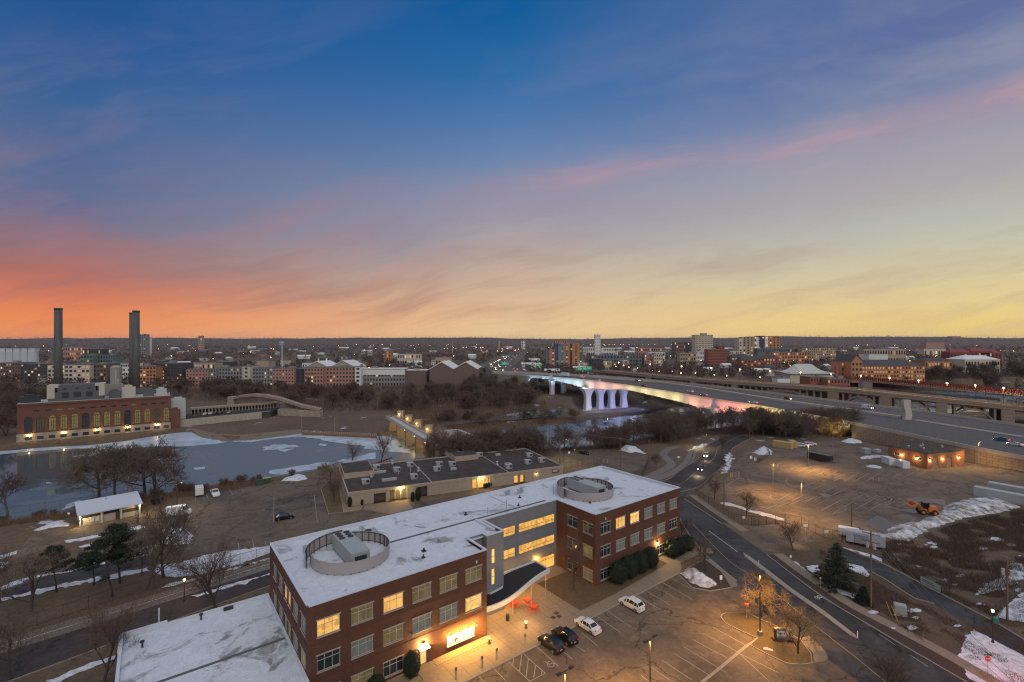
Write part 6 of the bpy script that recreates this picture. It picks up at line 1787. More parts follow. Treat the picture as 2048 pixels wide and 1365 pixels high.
HBASE = {'n1': 10, 'n2': 10, 'n3': 10, 'g1': 8, 'w1': 12, 'w2': 12, 'w3': 12, 'f1': 12, 'f2': 12, 's1': 3.2}
def plant(key, loc, h, label, group=None, cat='tree', rz=None, lean=None, wide=1.0):
    name, t, c = PROTO[key]; o = thing(name, label, cat, loc, rng.uniform(0, 6.28) if rz is None else rz, group)
    s = h / (HBASE[key] * 1.0); o.scale = (s * wide, s * wide, s)
    if lean: o.rotation_euler = (lean[0], lean[1], o.rotation_euler[2])
    link('trunk', t, o); link('crown', c, o); return o
rng = random.Random(99)
near_trees = [
    ('n2', (61, 1223), 11, 'wide bare tree at the lower left beside the snowy old road', 1.15),
    ('n1', (328, 1154), 11.5, 'large spreading bare tree in front of the broad snow pile', 1.2),
    ('n3', (434, 1226), 12, 'bare tree between the bike trail and the white annex roof', 1.0),
    ('n1', (22, 1357), 9, 'bare tree cut by the lower left corner of the view', 1.0),
    ('n3', (206, 1372), 11, 'bare tree rising left of the white annex roof corner', .9),
    ('n3', (2, 1206), 9, 'thin bare tree at the extreme left edge above the trail', .9),
    ('w1', (198, 991), 16, 'leftmost of the old riverbank trees behind the pavilion roof', 1.2),
    ('w2', (229, 989), 16, 'second old riverbank tree behind the pavilion roof', 1.0),
    ('w1', (290, 985), 17, 'tallest riverbank tree right above the pavilion lamp', 1.1),
    ('w3', (310, 994), 15, 'many-stemmed riverbank tree behind the parked trailers', 1.1),
    ('w2', (15, 1028), 12, 'gnarled bare tree on the river bank at the far left', 1.1),
    ('n1', (704, 927), 9.5, 'round bare tree behind the left end of the tan building', 1.2),
    ('n3', (762, 926), 12.5, 'tall slender bare tree on the bank behind the tan building', .8),
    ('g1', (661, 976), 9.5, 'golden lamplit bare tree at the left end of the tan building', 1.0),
    ('n3', (668, 1006), 6.5, 'small young bare tree in the kerbed bed by the tan building', 1.1),
    ('n3', (1147, 1182), 10.5, 'slender bare tree in the lawn corner of the brick office', .8),
    ('n2', (1411, 1143), 7.4, 'spreading bare tree beside the grubby snow pile and the street', 1.1),
    ('g1', (1522, 1233), 7.5, 'golden lamplit bare tree behind the tall lamp pole on the island', 1.15),
    ('g1', (1596, 1308), 8.0, 'golden lamplit bare tree beside the monument sign on the island', 1.1),
    ('n3', (1775, 1420), 7.5, 'bare tree top at the lower right edge near the street', 1.1),
    ('n2', (1493, 1032), 7.4, 'rounded bare tree at the edge of the right lot by the fence', 1.1),
    ('n3', (1429, 998), 6.5, 'small thin bare tree where the street meets the parkway', 1.0),
    ('n3', (1586, 1101), 6.5, 'faint bare tree beside the gated driveway', 1.1),
    ('n3', (1359, 1085), 6.0, 'bare tree at the right back corner of the brick office', .9),
    ('n3', (1445, 905), 8.0, 'bare tree on the grass between trail and parkway', 1.0),
    ('w2', (1313, 938), 6.0, 'small bare tree beside the curving trail near the snow pile', 1.0),
    ('w2', (888, 925), 13, 'forked bare tree in front of the dam walkway', 1.0),
    ('w1', (868, 918), 11, 'bare tree just left of the dam walkway foot', .9),
    ('w2', (1498, 760 + 100), 13, 'pale bare tree under the yellow lit stretch of the bridge', 1.0)]
for key, p, h, lab, wd in near_trees:
    q = on(*p) if p[1] < 960 else at(*p); plant(key, q, h, lab, wide=wd)
o = plant('w1', at(292, 1182), 17, 'thick dark leaning tree between the pines and the snow', rz=.4, wide=.55); o.rotation_euler = (R(-8), R(14), .4)

def scatter(n, xr, yr, keys, hr, group, labels, cond=None, guess=-3):
    c = 0; t = 0
    while c < n and t < n * 30:
        t += 1; x = rng.uniform(*xr); y = rng.uniform(*yr) if not callable(yr) else yr(x)
        if cond and not cond(x, y): continue
        p = on(x, y, guess)
        if float(sdist(np.array([p.x]), np.array([p.y]), POOL)[0]) > -1: continue
        if float(sdist(np.array([p.x]), np.array([p.y]), RIVER)[0]) > 1: continue
        plant(rng.choice(keys), p, rng.uniform(*hr), labels, group, wide=rng.uniform(.85, 1.25)); c += 1
scatter(58, (905, 1330), lambda x: 922 - (x - 905) * .105 + rng.uniform(-7, 9), ('w1', 'w3', 'w2'), (8, 12.5), 'near river bank trees', 'bare tree on the near bank of the lower river beyond the tan building', guess=-1)
scatter(66, (1310, 1700), lambda x: 880 - (x - 1310) * .03 + rng.uniform(-17, 5), ('w1', 'w3', 'w2'), (9, 14), 'woods at the bridge foot', 'bare tree in the dark woods at the near foot of the highway bridge', cond=lambda x, y: not (1360 < x < 1480 and y > 866), guess=-1)
scatter(22, (880, 1190), (836, 853), ('w3', 'w2', 'f2'), (6, 9.5), 'river spit trees', 'bare tree on the brushy spit in the river', guess=-9)
scatter(74, (560, 1060), (782, 834), ('f1', 'f2', 'w3'), (10, 15), 'bluff trees', 'bare tree on the wooded bluff below the apartment blocks', cond=lambda x, y: y < 822 - max(0, x - 860) * .04, guess=-2)
scatter(22, (930, 1075), (772, 796), ('w3', 'f1', 'w2'), (11, 16), 'trees at the bridge approach', 'bare tree in front of the left approach wall of the bridge', guess=-2)
scatter(26, (1060, 1460), (772, 806), ('f1', 'f2'), (7, 10), 'trees beyond the piers', 'bare tree seen between the piers of the highway bridge', guess=-3, cond=lambda x, y: y < 780 or x > 1290)
scatter(24, (-40, 100), (800, 880), ('w1', 'w3', 'f1'), (13, 18), 'trees left of the plant', 'big bare tree in the grove left of the steam plant', cond=lambda x, y: x < 20 or y < 830, guess=-3)
scatter(34, (345, 600), (772, 797), ('f1', 'f2'), (8, 12), 'trees behind the viaduct', 'bare tree below the pink apartment blocks behind the stone viaduct', guess=-2)
scatter(42, (1700, 2130), (744, 776), ('f1', 'f2', 'w3'), (14, 20), 'trees beyond the red railing', 'bare tree in the valley beyond the red railed bridge', guess=-3)
scatter(30, (0, 700), lambda x: 1046 - x * .165 + rng.uniform(-3, 5), ('s1',), (2.0, 4.2), 'pool bank shrubs', 'bare shrub along the near bank of the frozen pool', guess=-1)

# evergreens -------------------------------------------------------
NEEDLE = twig_mat('dark_needles', (.012, .022, .012), (.026, .036, .018))
def leaf_cloud(rd, mb, c, r, n, size, squash=.6):
    for _ in range(n):
        v = Vector((rd.gauss(0, 1), rd.gauss(0, 1), rd.gauss(0, 1))).normalized() * r * rd.random() ** .4
        p = Vector(c) + Vector((v.x, v.y, v.z * squash)); a = Vector((rd.gauss(0, 1), rd.gauss(0, 1), rd.gauss(0, .6))).normalized(); b = a.cross(Vector((rd.gauss(0, 1), rd.gauss(0, 1), rd.gauss(0, 1)))).normalized()
        s = size * rd.uniform(.6, 1.4); mb.add([p - a * s, p + b * s * .35, p + a * s, p - b * s * .35], [(0, 1, 2, 3)])
def pine_mesh(seed, h):
    rd = random.Random(seed); T = MB(); C = MB()
    pts = [Vector((0, 0, -.2))]; d = Vector((rd.gauss(0, .07), rd.gauss(0, .07), 1))
    for i in range(6):
        d = (d + Vector((rd.gauss(0, .07), rd.gauss(0, .07), 0))).normalized(); pts.append(pts[-1] + d * h / 6)
    T.tube(pts, h * .018, 7, 0, h * .005)
    for i in range(26):
        t = rd.uniform(.42, 1.0); a = t * 6; i0 = min(5, int(a)); p = pts[i0].lerp(pts[i0 + 1], a - i0)
        L = h * .30 * (1.25 - t) * rd.uniform(.7, 1.2) + .5; az = rd.uniform(0, 6.28); e = p + Vector((math.cos(az) * L, math.sin(az) * L, L * rd.uniform(.05, .4)))
        T.tube([p, p.lerp(e, .5) + Vector((0, 0, -.1)), e], .05, 4, 0, .02)
        leaf_cloud(rd, C, e, rd.uniform(.6, 1.15), 150, .17, .5); leaf_cloud(rd, C, p.lerp(e, .6), .6, 70, .15, .5)
    return T, C
def spruce_mesh(seed, h):
    rd = random.Random(seed); T = MB(); C = MB(); T.tube([(0, 0, -.2), (0, 0, h)], .16, 6, 0, .03)
    n = 150
    for i in range(n):
        t = i / n; z = .4 + (h - .5) * t; L = (h * .42) * (1 - t) ** .85 * rd.uniform(.75, 1.1) + .1; az = i * 2.4 + rd.uniform(-.3, .3)
        for k_ in range(int(46 * (1 - t) + 8)):
            f = rd.random() ** .6; p = Vector((math.cos(az) * L * f, math.sin(az) * L * f, z - .25 * L * f + rd.gauss(0, .07)))
            a = Vector((math.cos(az) + rd.gauss(0, .5), math.sin(az) + rd.gauss(0, .5), rd.gauss(-.1, .3))).normalized(); b = a.cross(Vector((rd.gauss(0, .4), rd.gauss(0, .4), 1))).normalized(); s = rd.uniform(.12, .26)
            q = p + Vector((rd.gauss(0, .12), rd.gauss(0, .12), 0)); C.add([q - a * s, q + b * s * .4, q + a * s, q - b * s * .4], [(0, 1, 2, 3)])
    return T, C
pines = []
for i in range(3):
    T, C = pine_mesh(200 + i, 9); pines.append((T.data('trunk', BARK, True), C.data('crown', NEEDLE)))
for i, (p, h, lab) in enumerate([((113, 1184), 8.6, 'leftmost dark pine with a tall bare trunk by the old road'), ((188, 1170), 8.0, 'slim pine between the two fuller pines by the old road'),
                                 ((225, 1193), 11.0, 'fullest dark pine nearest the trail fence'), ((240, 1167), 11.5, 'tall dark pine in front of the pavilion right end')]):
    o = thing('pine_tree', lab, 'pine tree', at(*p), rng.uniform(0, 6)); s = h / 9; o.scale = (s, s, s); t, c = pines[i % 3]; link('trunk', t, o); link('crown', c, o)
T, C = spruce_mesh(5, 8.2); o = thing('spruce_tree', 'full dark spruce beside the sidewalk opposite the parking lot', 'spruce tree', at(1674, 1174)); o.scale = (1.3, 1.3, 1.05); T.build('trunk', BARK, o); C.build('crown', NEEDLE, o)
T, C = spruce_mesh(8, 3.2); td, cd = T.data('trunk', BARK), C.data('crown', NEEDLE)
for p, lab in (((1727, 1207), 'smaller dark evergreen behind the big utility pole'),):
    o = thing('spruce_tree', lab, 'spruce tree', at(*p)); link('trunk', td, o); link('crown', cd, o)
# clipped shrubs
rd = random.Random(4); C = MB()
C.sphere((0, 0, .48), .38, 12, 8, sz=1.15); 
for k_ in range(3600):
    v = Vector((rd.gauss(0, 1), rd.gauss(0, 1), rd.gauss(0, 1))).normalized(); rr = .45 + rd.gauss(0, .028) + .045 * math.sin(v.x * 7 + v.z * 5) * math.cos(v.y * 6)
    p = Vector((v.x * rr, v.y * rr, .5 + v.z * rr * 1.08)); a = Vector((rd.gauss(0, 1), rd.gauss(0, 1), rd.gauss(0, 1))).normalized(); b = a.cross(v).normalized() if a.cross(v).length > .01 else a; s = rd.uniform(.016, .045)
    C.add([p - a * s, p + b * s * .7, p + a * s, p - b * s * .7], [(0, 1, 2, 3)])
SHR = C.data('clipped_shrub', NEEDLE)
def shrub(p, w, h, lab, group=None):
    o = link('clipped_shrub', SHR); o.location = p; o.scale = (w, w, h); o.rotation_euler = (0, 0, rng.uniform(0, 6)); tag(o, lab, 'shrub', group)
ordn = ['first', 'second', 'third', 'fourth', 'fifth', 'sixth', 'seventh']
for i, (u, v, w, h) in enumerate(((56.6, -1.9, 3.5, 4.2), (60.0, -1.8, 3.5, 4.3), (63.4, -1.8, 3.3, 4.2), (66.7, -1.8, 3.3, 4.2), (74.6, -1.6, 3.2, 3.9), (77.4, -1.7, 3.1, 3.6), (80.2, -1.8, 3.2, 3.4))):
    shrub(bl(u, v, .05), w, h, '%s clipped evergreen from the left along the right brick wing' % ordn[i], 'clipped evergreens along the right wing')
for u, v, w, h, lab in ((13.4, -1.4, 2.4, 3.6, 'tall clipped evergreen left of the cream side door'), (8.2, -1.5, 2.6, 2.4, 'rounded clipped evergreen in front of the left brick wing'), (5.0, -1.6, 2.4, 1.9, 'low clipped evergreen near the corner of the left brick wing')):
    shrub(bl(u, v, .05), w, h, lab)
for i, (a, b, w, h) in enumerate(((785, 525, 1.3, 2.8), (882, 512, .8, 1.6), (1280, 485, 1.3, 2.8), (1322, 478, 1.8, 3.8), (1845, 380, .9, 1.6), (1862, 376, .9, 1.6), (1880, 372, .9, 1.6), (1897, 368, .9, 1.6), (1914, 364, .9, 1.6))):
    shrub(at(*c6(a, b)), w, h, ['narrow dark evergreen at the left corner of the tan building', 'tiny evergreen beside the first brown door of the tan building', 'small pointed evergreen right of the second brown door', 'largest pointed evergreen in front of the tan building'][i] if i < 4 else 'small evergreen in the tight row before the middle of the tan building', None if i < 4 else 'row of five small evergreens')

# ------------------------------------------------------------------ brush, distant woods (masses nobody could count)
def np_mesh(name, V, F4, m, kind='stuff'):
    me = bpy.data.meshes.new(name); me.vertices.add(len(V)); me.vertices.foreach_set('co', V.astype(np.float32).ravel())
    me.loops.add(F4.size); me.loops.foreach_set('vertex_index', F4.ravel().astype(np.int32)); k_ = F4.shape[1]
    me.polygons.add(len(F4)); me.polygons.foreach_set('loop_start', np.arange(0, F4.size, k_, dtype=np.int32)); me.polygons.foreach_set('loop_total', np.full(len(F4), k_, np.int32))
    me.update(calc_edges=True); me.materials.append(m); o = link(name, me); o['kind'] = kind; return o
def blades(name, P, hmin, hmax, w, m, lean=.5):
    """thin upright stalks at points P (n,3)"""
    n = len(P); h = RNG.uniform(hmin, hmax, n); az = RNG.uniform(0, 2 * np.pi, n); ln = RNG.normal(0, lean, (n, 2))
    dx = np.cos(az) * w / 2; dy = np.sin(az) * w / 2
    a = P + np.stack([dx, dy, np.zeros(n) - .1], -1); b = P - np.stack([dx, dy, np.zeros(n) + .1], -1)
    t = P + np.stack([ln[:, 0] * h, ln[:, 1] * h, h], -1)
    V = np.stack([a, b, t], 1).reshape(-1, 3); return np_mesh(name, V, np.arange(len(V)).reshape(-1, 3), m)
def poly_points(poly, n, z=None):
    x0, y0 = poly.min(0); x1, y1 = poly.max(0); out = []
    while sum(len(o) for o in out) < n:
        q = np.stack([RNG.uniform(x0, x1, n * 2), RNG.uniform(y0, y1, n * 2)], -1); out.append(q[sdist(q[:, 0], q[:, 1], poly) > 0])
    q = np.concatenate(out)[:n]; return np.column_stack([q, ground_z(q[:, 0], q[:, 1])])
BRUSH = twig_mat('dry_brush', (.12, .072, .044), (.17, .11, .064)); BRUSH_D = twig_mat('dark_brush', (.080, .050, .038), (.125, .080, .058))
SCR = px_poly([c8(1010, 825), c8(1200, 835), c8(1400, 755), c8(1650, 675), c8(1900, 625), c8(2060, 590), (2200, 1010), (2300, 1250), c9(2048, 460), c9(1850, 800), c9(1750, 905), c9(1300, 670), c9(900, 460), c9(620, 300)])
cl = vnoise; Pt = poly_points(SCR, 80000); keep = vnoise(Pt[:, 0], Pt[:, 1], 2.6, 21) > .42; blades('dry_scrub', Pt[keep], .35, 1.4, .06, BRUSH_D, .5)
keep = vnoise(Pt[:, 0], Pt[:, 1], 4, 33) > .62; blades('tall_dry_grass', Pt[keep] + np.array([.1, .1, 0]), .5, 1.3, .05, BRUSH, .35)
VER = px_poly([c9(0, 500), c9(150, 560), c9(500, 770), c9(820, 990), c9(1200, 1230), c9(1400, 1250), c9(1440, 1150), c9(1500, 950), c9(1250, 830), c9(1130, 750), c9(900, 690), c9(700, 600), c9(300, 350), c9(0, 200)])
Pt = poly_points(VER, 16000); keep = vnoise(Pt[:, 0], Pt[:, 1], 2.2, 5) > .45; blades('dry_scrub', Pt[keep], .25, .9, .05, BRUSH_D, .45)
RB = px_poly([(940, 915), (1060, 905), (1180, 900), (1270, 892), (1330, 885), (1400, 872), (1560, 868), (1690, 872), (1700, 856), (1500, 850), (1330, 872), (1180, 892), (1060, 898), (940, 906)])
Pt = poly_points(RB, 22000); blades('river_bank_brush', Pt, .8, 2.6, .10, BRUSH_D, .35)
PB = px_poly([(-60, 1062), (130, 1038), (300, 1005), (400, 990), (470, 980), (560, 962), (640, 944), (640, 938), (560, 955), (470, 968), (400, 978), (300, 992), (130, 1025), (-60, 1050)])
Pt = poly_points(PB, 12000); blades('river_bank_brush', Pt, .5, 1.8, .07, BRUSH, .4)
BL = px_poly([(330, 786), (600, 782), (1060, 770), (1500, 765), (2100, 745), (2100, 790), (1500, 800), (1260, 785), (1090, 785), (1060, 806), (880, 812), (600, 822), (560, 800), (420, 800), (340, 796)], -2)
Pt = poly_points(BL, 60000); blades('bluff_brush', Pt, 1.5, 5.0, .28, BRUSH_D, .3)
SP = px_poly([(880, 838), (1000, 834), (1150, 834), (1290, 834), (1330, 838), (1200, 846), (1060, 852), (900, 858)], -10)
LR = px_poly([c9(1400, 1000), c9(1760, 880), c9(2100, 620), c9(2300, 1000), c9(2100, 1600), c9(1500, 1500)]); Pt = poly_points(LR, 16000); keep = vnoise(Pt[:, 0], Pt[:, 1], 1.8, 15) > .5; blades('snow_poking_grass', Pt[keep] + np.array([0, 0, .04]), .08, .4, .06, BRUSH, .6)
LF = px_poly([(-60, 1330), (120, 1280), (300, 1215), (400, 1180), (540, 1130), (540, 1112), (380, 1158), (300, 1180), (120, 1232), (-60, 1290)]); Pt = poly_points(LF, 9000); blades('verge_grass', Pt, .15, .6, .05, BRUSH, .5)
LW = px_poly([(780, 822), (900, 815), (1060, 806), (1090, 803), (1110, 815), (1050, 822), (980, 832), (880, 842), (860, 860), (800, 835)], -4); Pt = poly_points(LW, 14000); blades('lowland_brush', Pt, .8, 3.0, .22, BRUSH, .35)
Pt = poly_points(SP, 9000); blades('spit_brush', Pt, .8, 2.6, .16, BRUSH, .35)

WOODS = twig_mat('distant_wood', (.075, .056, .052), (.125, .088, .072))
def crowns(name, pos, size, k_, m, squash=.8):
    """many ragged crowns: k_ small faces spread through each crown volume"""
    n = len(pos); d = RNG.normal(0, 1, (n, k_, 3)); d /= np.linalg.norm(d, axis=2, keepdims=True) + 1e-9
    rad = RNG.random((n, k_, 1)) ** .45; c = d * rad * size[:, None, None] * .5; c[:, :, 2] *= squash * 1.15; c[:, :, 2] += size[:, None] * .52
    c += pos[:, None, :]; s = (size[:, None, None] * RNG.uniform(.07, .17, (n, k_, 1)))
    a = RNG.normal(0, 1, (n, k_, 3)); b = RNG.normal(0, 1, (n, k_, 3)); a /= np.linalg.norm(a, axis=2, keepdims=True); b /= np.linalg.norm(b, axis=2, keepdims=True)
    V = np.stack([c - a * s, c + a * s, c + b * s * 1.3], 2).reshape(-1, 3); return np_mesh(name, V, np.arange(len(V)).reshape(-1, 3), m)
def ring_points(n, r0, r1, p=1.0, amin=-52, amax=52):
    r = np.exp(RNG.uniform(np.log(r0), np.log(r1), n)); a = np.radians(RNG.uniform(amin, amax, n)); return r * np.sin(a), r * np.cos(a)
x, y = ring_points(3600, 540, 1500); ok = sdist(x, y, LOW) < -5; x, y = x[ok], y[ok]; ok = (vnoise(x, y, 120, 6) > .33); x, y = x[ok], y[ok]
hy = np.abs(x - np.interp(y, [400, 640, 800, 1200, 2000], [20, -14, -20, -10, 20])) > 42; x, y = x[hy], y[hy]
crowns('distant_woods', np.column_stack([x, y, ground_z(x, y)]), RNG.uniform(7, 12, len(x)), 46, WOODS)
x, y = ring_points(7000, 1400, 8500); crowns('distant_woods', np.column_stack([x, y, ground_z(x, y) - 1]), RNG.uniform(9, 17, len(x)) * (1 + np.hypot(x, y) / 14000), 20, WOODS, .7)
# ------------------------------------------------------------------ far city
def cm(name, c, rough=.8, var=.12):
    c = tuple(min(.62, v * 1.25) for v in c); return mat(name, c, rough, var, .05)
FM = {'cream': cm('far_cream', (.40, .35, .29)), 'white': cm('far_white', (.50, .51, .52)), 'pink': cm('far_pink_brick', (.30, .165, .13)), 'brown': cm('far_brown', (.12, .085, .07)), 'dark': cm('far_dark', (.05, .048, .052)),
      'orange': cm('far_orange_brick', (.34, .15, .07)), 'grey': cm('far_grey', (.17, .17, .175)), 'tan': cm('far_tan', (.30, .235, .165)), 'red': cm('far_red_brick', (.21, .075, .05)), 'blue': cm('far_blue', (.035, .07, .14)), 'teal': cm('far_teal', (.10, .12, .125)),
      'green': cm('far_green', (.10, .15, .12)), 'beige': cm('far_beige', (.42, .37, .28)), 'rust': cm('far_rust', (.17, .04, .035))}
FROOF = cm('far_roof', (.10, .10, .105)); FROOFW = cm('far_roof_white', (.50, .54, .58)); FROOFD = cm('far_roof_dark', (.05, .047, .05))
LITF = mat('far_lit_window', (.1, .08, .05), .4, emit=(1, .62, .30), estr=.38); LITF2 = mat('far_lit_window_bright', (.1, .08, .05), .4, emit=(1, .75, .45), estr=.75)
WG = mat('far_dark_window', (.02, .022, .028), .3); WG2 = mat('far_sky_window', (.05, .055, .065), .2)
UNIT = MB(); UNIT.box(-.5, .5, -.06, 0, -.5, .5)
WMESH = {k_: UNIT.data('window', m_) for k_, m_ in (('d', WG), ('s', WG2), ('l', LITF), ('b', LITF2))}
wr = random.Random(17)
def block(x0, x1, yt, Y, wall, label, fl=0, co=0, lit=.15, depth=18, roof=None, name='building', cat='building', rz=0.0, zb=-1.0, ww=.5, wh=.5, seg=None, cap=True, units=1):
    W = (x1 - x0) * Y / FOCAL; cx = ((x0 + x1) / 2 - 1024) * Y / FOCAL; H = CAM_H - (yt - 682) * Y / FOCAL
    o = thing(name, label, cat, (cx, Y, zb), rz); H -= zb
    if seg:
        tot = sum(s[0] for s in seg); u = -W / 2
        for i, (f, mk_, hf) in enumerate(seg):
            w = W * f / tot; m = MB(); m.box(u, u + w, .3 * (i % 2), depth, 0, H * hf); m.build('wall', FM[mk_], o); u += w
    else: m = MB(); m.box(-W / 2, W / 2, 0, depth, 0, H); m.build('wall', FM[wall], o)
    if cap and not seg:
        m = MB(); m.box(-W / 2 - .15, W / 2 + .15, -.15, depth + .15, H + .002, H + .5); m.build('roof', roof or FROOF, o)
    for i in range(units):
        a = wr.uniform(-.35, .35) * W; s = min(3.0, W * .12); m = MB(); m.box(a - s, a + s, depth * .3, depth * .3 + 4, H + .51, H + .5 + wr.uniform(1, 2.4)); m.build('roof_unit', FM['grey'], o)
    if fl and co:
        fh = H / fl; cw = W / co
        for r in range(fl):
            for c_ in range(co):
                if fl * co > 98 and False: pass
                k_ = 'l' if wr.random() < lit * .6 else ('b' if wr.random() < lit * .3 else ('d' if wr.random() < .7 else 's'))
                q = link('window', WMESH[k_], o); q.location = (-W / 2 + cw * (c_ + .5), -.02, fh * (r + .52)); q.scale = (cw * ww, 1, fh * wh)
    return o
B_ = block
B_(0, 41, 726, 545, 'brown', 'brown apartment block below the white grain silos', 6, 7, .25)
B_(41, 95, 728, 545, 'dark', 'dark grey apartment block right of the brown one below the silos', 6, 8, .3)
B_(95, 179.5, 730, 515, 'cream', 'cream apartment block crossed by the left chimney', 5, 10, .22, ww=.62)
B_(179.5, 213, 729, 520, 'brown', 'brown grey apartment block between the left chimney and the silo', 5, 5, .2, ww=.6)
B_(214, 224, 727, 530, 'dark', 'narrow dark apartment block left of the concrete silo', 5, 1, .3)
B_(241, 260, 727, 520, 'white', 'white apartment block left of the twin chimneys', 5, 4, .1, ww=.7)
B_(279, 312, 733, 490, 'orange', 'orange brick apartment block right of the twin chimneys', 6, 5, .3, ww=.6)
B_(312, 364, 727, 500, 'dark', 'dark brick apartment block with pale top windows', 7, 9, .3)
B_(371.8, 416, 739, 500, 'pink', 'leftmost pink brick apartment block', 5, 7, .06, ww=.42, wh=.42)
B_(416, 432, 739, 503, 'grey', 'grey end wing beside the leftmost pink block', 5, 3, .06)
B_(432, 484, 736, 506, 'grey', 'left grey apartment block between pink ones', 5, 9, .08)
B_(484.6, 500, 733, 500, 'cream', 'narrow pale stair tower between the two grey apartment blocks', 5, 1, .05, ww=.35)
B_(500, 545, 736, 506, 'grey', 'right grey apartment block between pink ones', 5, 8, .08)
B_(545, 588, 738, 498, 'pink', 'middle pink brick apartment block', 5, 7, .05, ww=.42, wh=.42)
B_(588, 607, 738, 503, 'dark', 'dark end wing beside the middle pink block', 5, 3, .1)
B_(608.8, 646, 736, 500, 'pink', 'pink brick apartment block under the pale gable roof', 5, 6, .12, ww=.5)
B_(646, 710, 735, 505, 'pink', 'rightmost long pink brick apartment block', 5, 10, .04, ww=.5)
B_(710, 721.6, 734, 498, 'white', 'narrow white stair tower beside the long loft', 5, 1, .05, ww=.5)
o = B_(721.6, 809.5, 738, 505, 'grey', 'long grey loft building with white top storey', 4, 15, .05, roof=FROOFW, ww=.5)
m = MB(); W = (809.5 - 721.6) * 505 / FOCAL; m.box(-W / 2 - .2, W / 2 + .2, -.25, -.021, 12.0, 17.6); m.build('white_band', FM['white'], o)
B_(809.5, 853.4, 741, 510, 'brown', 'low windowless annex with white roof beside the long loft', 0, 0, roof=FROOFW)
def gable(x0, x1, ye, yr, Y, wall, roof, label, depth=30, name='warehouse', side=False, wins=0, zb=-1.0, cat='warehouse'):
    W = (x1 - x0) * Y / FOCAL; cx = ((x0 + x1) / 2 - 1024) * Y / FOCAL; H = CAM_H - (ye - 682) * Y / FOCAL - zb; Rz = CAM_H - (yr - 682) * Y / FOCAL - zb
    o = thing(name, label, cat, (cx, Y, zb)); m = MB()
    if not side:
        m.add([(-W / 2, 0, 0), (W / 2, 0, 0), (W / 2, 0, H), (0, 0, Rz), (-W / 2, 0, H), (-W / 2, depth, 0), (W / 2, depth, 0), (W / 2, depth, H), (0, depth, Rz), (-W / 2, depth, H)], [(0, 1, 2, 3, 4), (9, 8, 7, 6, 5), (0, 4, 9, 5), (1, 6, 7, 2)]); m.build('wall', FM[wall], o)
        m = MB(); e = .5; m.add([(-W / 2 - e, -e, H - .2), (0, -e, Rz + .4), (W / 2 + e, -e, H - .2), (-W / 2 - e, depth + e, H - .2), (0, depth + e, Rz + .4), (W / 2 + e, depth + e, H - .2), (-W / 2 - e, -e, H + .6), (0, -e, Rz + 1.3), (W / 2 + e, -e, H + .6)], [(6, 7, 4, 3), (7, 8, 5, 4), (0, 1, 7, 6), (1, 2, 8, 7)]); m.build('roof', roof, o)
    else:
        m.box(-W / 2, W / 2, 0, depth, 0, H); m.build('wall', FM[wall], o); m = MB(); i_ = min(W * .2, depth * .5)
        m.add([(-W / 2 - .5, -.5, H + .002), (W / 2 + .5, -.5, H + .002), (W / 2 + .5, depth + .5, H + .002), (-W / 2 - .5, depth + .5, H + .002), (-W / 2 + i_, depth / 2, Rz), (W / 2 - i_, depth / 2, Rz)], [(0, 1, 5, 4), (1, 2, 5), (2, 3, 4, 5), (3, 0, 4), (0, 3, 2, 1)]); m.build('roof', roof, o)
    if wins:
        for r in range(wins[0]):
            for c_ in range(wins[1]):
                q = link('window', WMESH['l' if wr.random() < wins[2] else 'd'], o); q.location = (-W / 2 + W / wins[1] * (c_ + .5), -.02, H / wins[0] * (r + .5)); q.scale = (W / wins[1] * .5, 1, H / wins[0] * .45)
    return o
gable(859, 907, 739, 725.5, 500, 'brown', FROOFW, 'left half of the twin gabled brown warehouse', 60); gable(907.2, 955, 739, 725.5, 500, 'brown', FROOFW, 'right half of the twin gabled brown warehouse', 60)
gable(610, 657, 735, 724, 545, 'tan', FROOFW, 'pale gable roof rising behind the pink block, the left of two', 40); gable(660, 711, 735, 722.5, 545, 'tan', FROOFW, 'pale gable roof with white vents, the right of two', 40)
o = B_(1092, 1166, 688, 830, '', 'apartment tower with orange brick, blue and grey bays beyond the bridge', seg=[(8, 'teal', .78), (12, 'orange', .80), (8, 'blue', 1.03), (5, 'grey', .92), (12, 'grey', 1.0), (9, 'orange', 1.05), (5, 'dark', 1.0), (17, 'orange', 1.02), (8, 'green', .98)], depth=26, units=0, fl=12, co=8, lit=.25, ww=.35, wh=.4)
B_(1190, 1201, 669.5, 1300, 'white', 'slim white tower dotted with square windows on the skyline', 8, 3, 0, depth=14, ww=.35, wh=.25, units=0)
B_(1203, 1230, 695.5, 1500, 'white', 'white low apartment row right of the slim white tower', 2, 8, .1); B_(1166, 1189, 694.5, 1500, 'white', 'white low apartment row left of the slim white tower', 2, 6, .1)
B_(1182, 1284, 711, 900, 'teal', 'long grey apartment row beyond the lamp lined road', 3, 16, .15); B_(1182, 1204, 718, 860, 'dark', 'dark block at the left end of the long grey row', 3, 4, .2)
B_(1273, 1324, 695.5, 1500, 'pink', 'pinkish apartment row near the skyline', 2, 12, .35)
B_(1289, 1312, 709, 900, 'pink', 'pink brick wing of the beige apartment house', 4, 5, .2); B_(1308, 1326, 708.5, 890, 'beige', 'beige wing of the pink brick apartment house', 4, 4, .15)
B_(1297, 1330, 704, 1050, 'white', 'white topped apartment house behind the beige wing', 2, 6, .1)
B_(1349, 1371, 683.5, 1300, 'brown', 'brown mid-rise left of the beige office tower', 5, 6, .25); B_(1371, 1391, 684.5, 1310, 'dark', 'dark mid-rise between the brown one and the beige tower', 5, 5, .2)
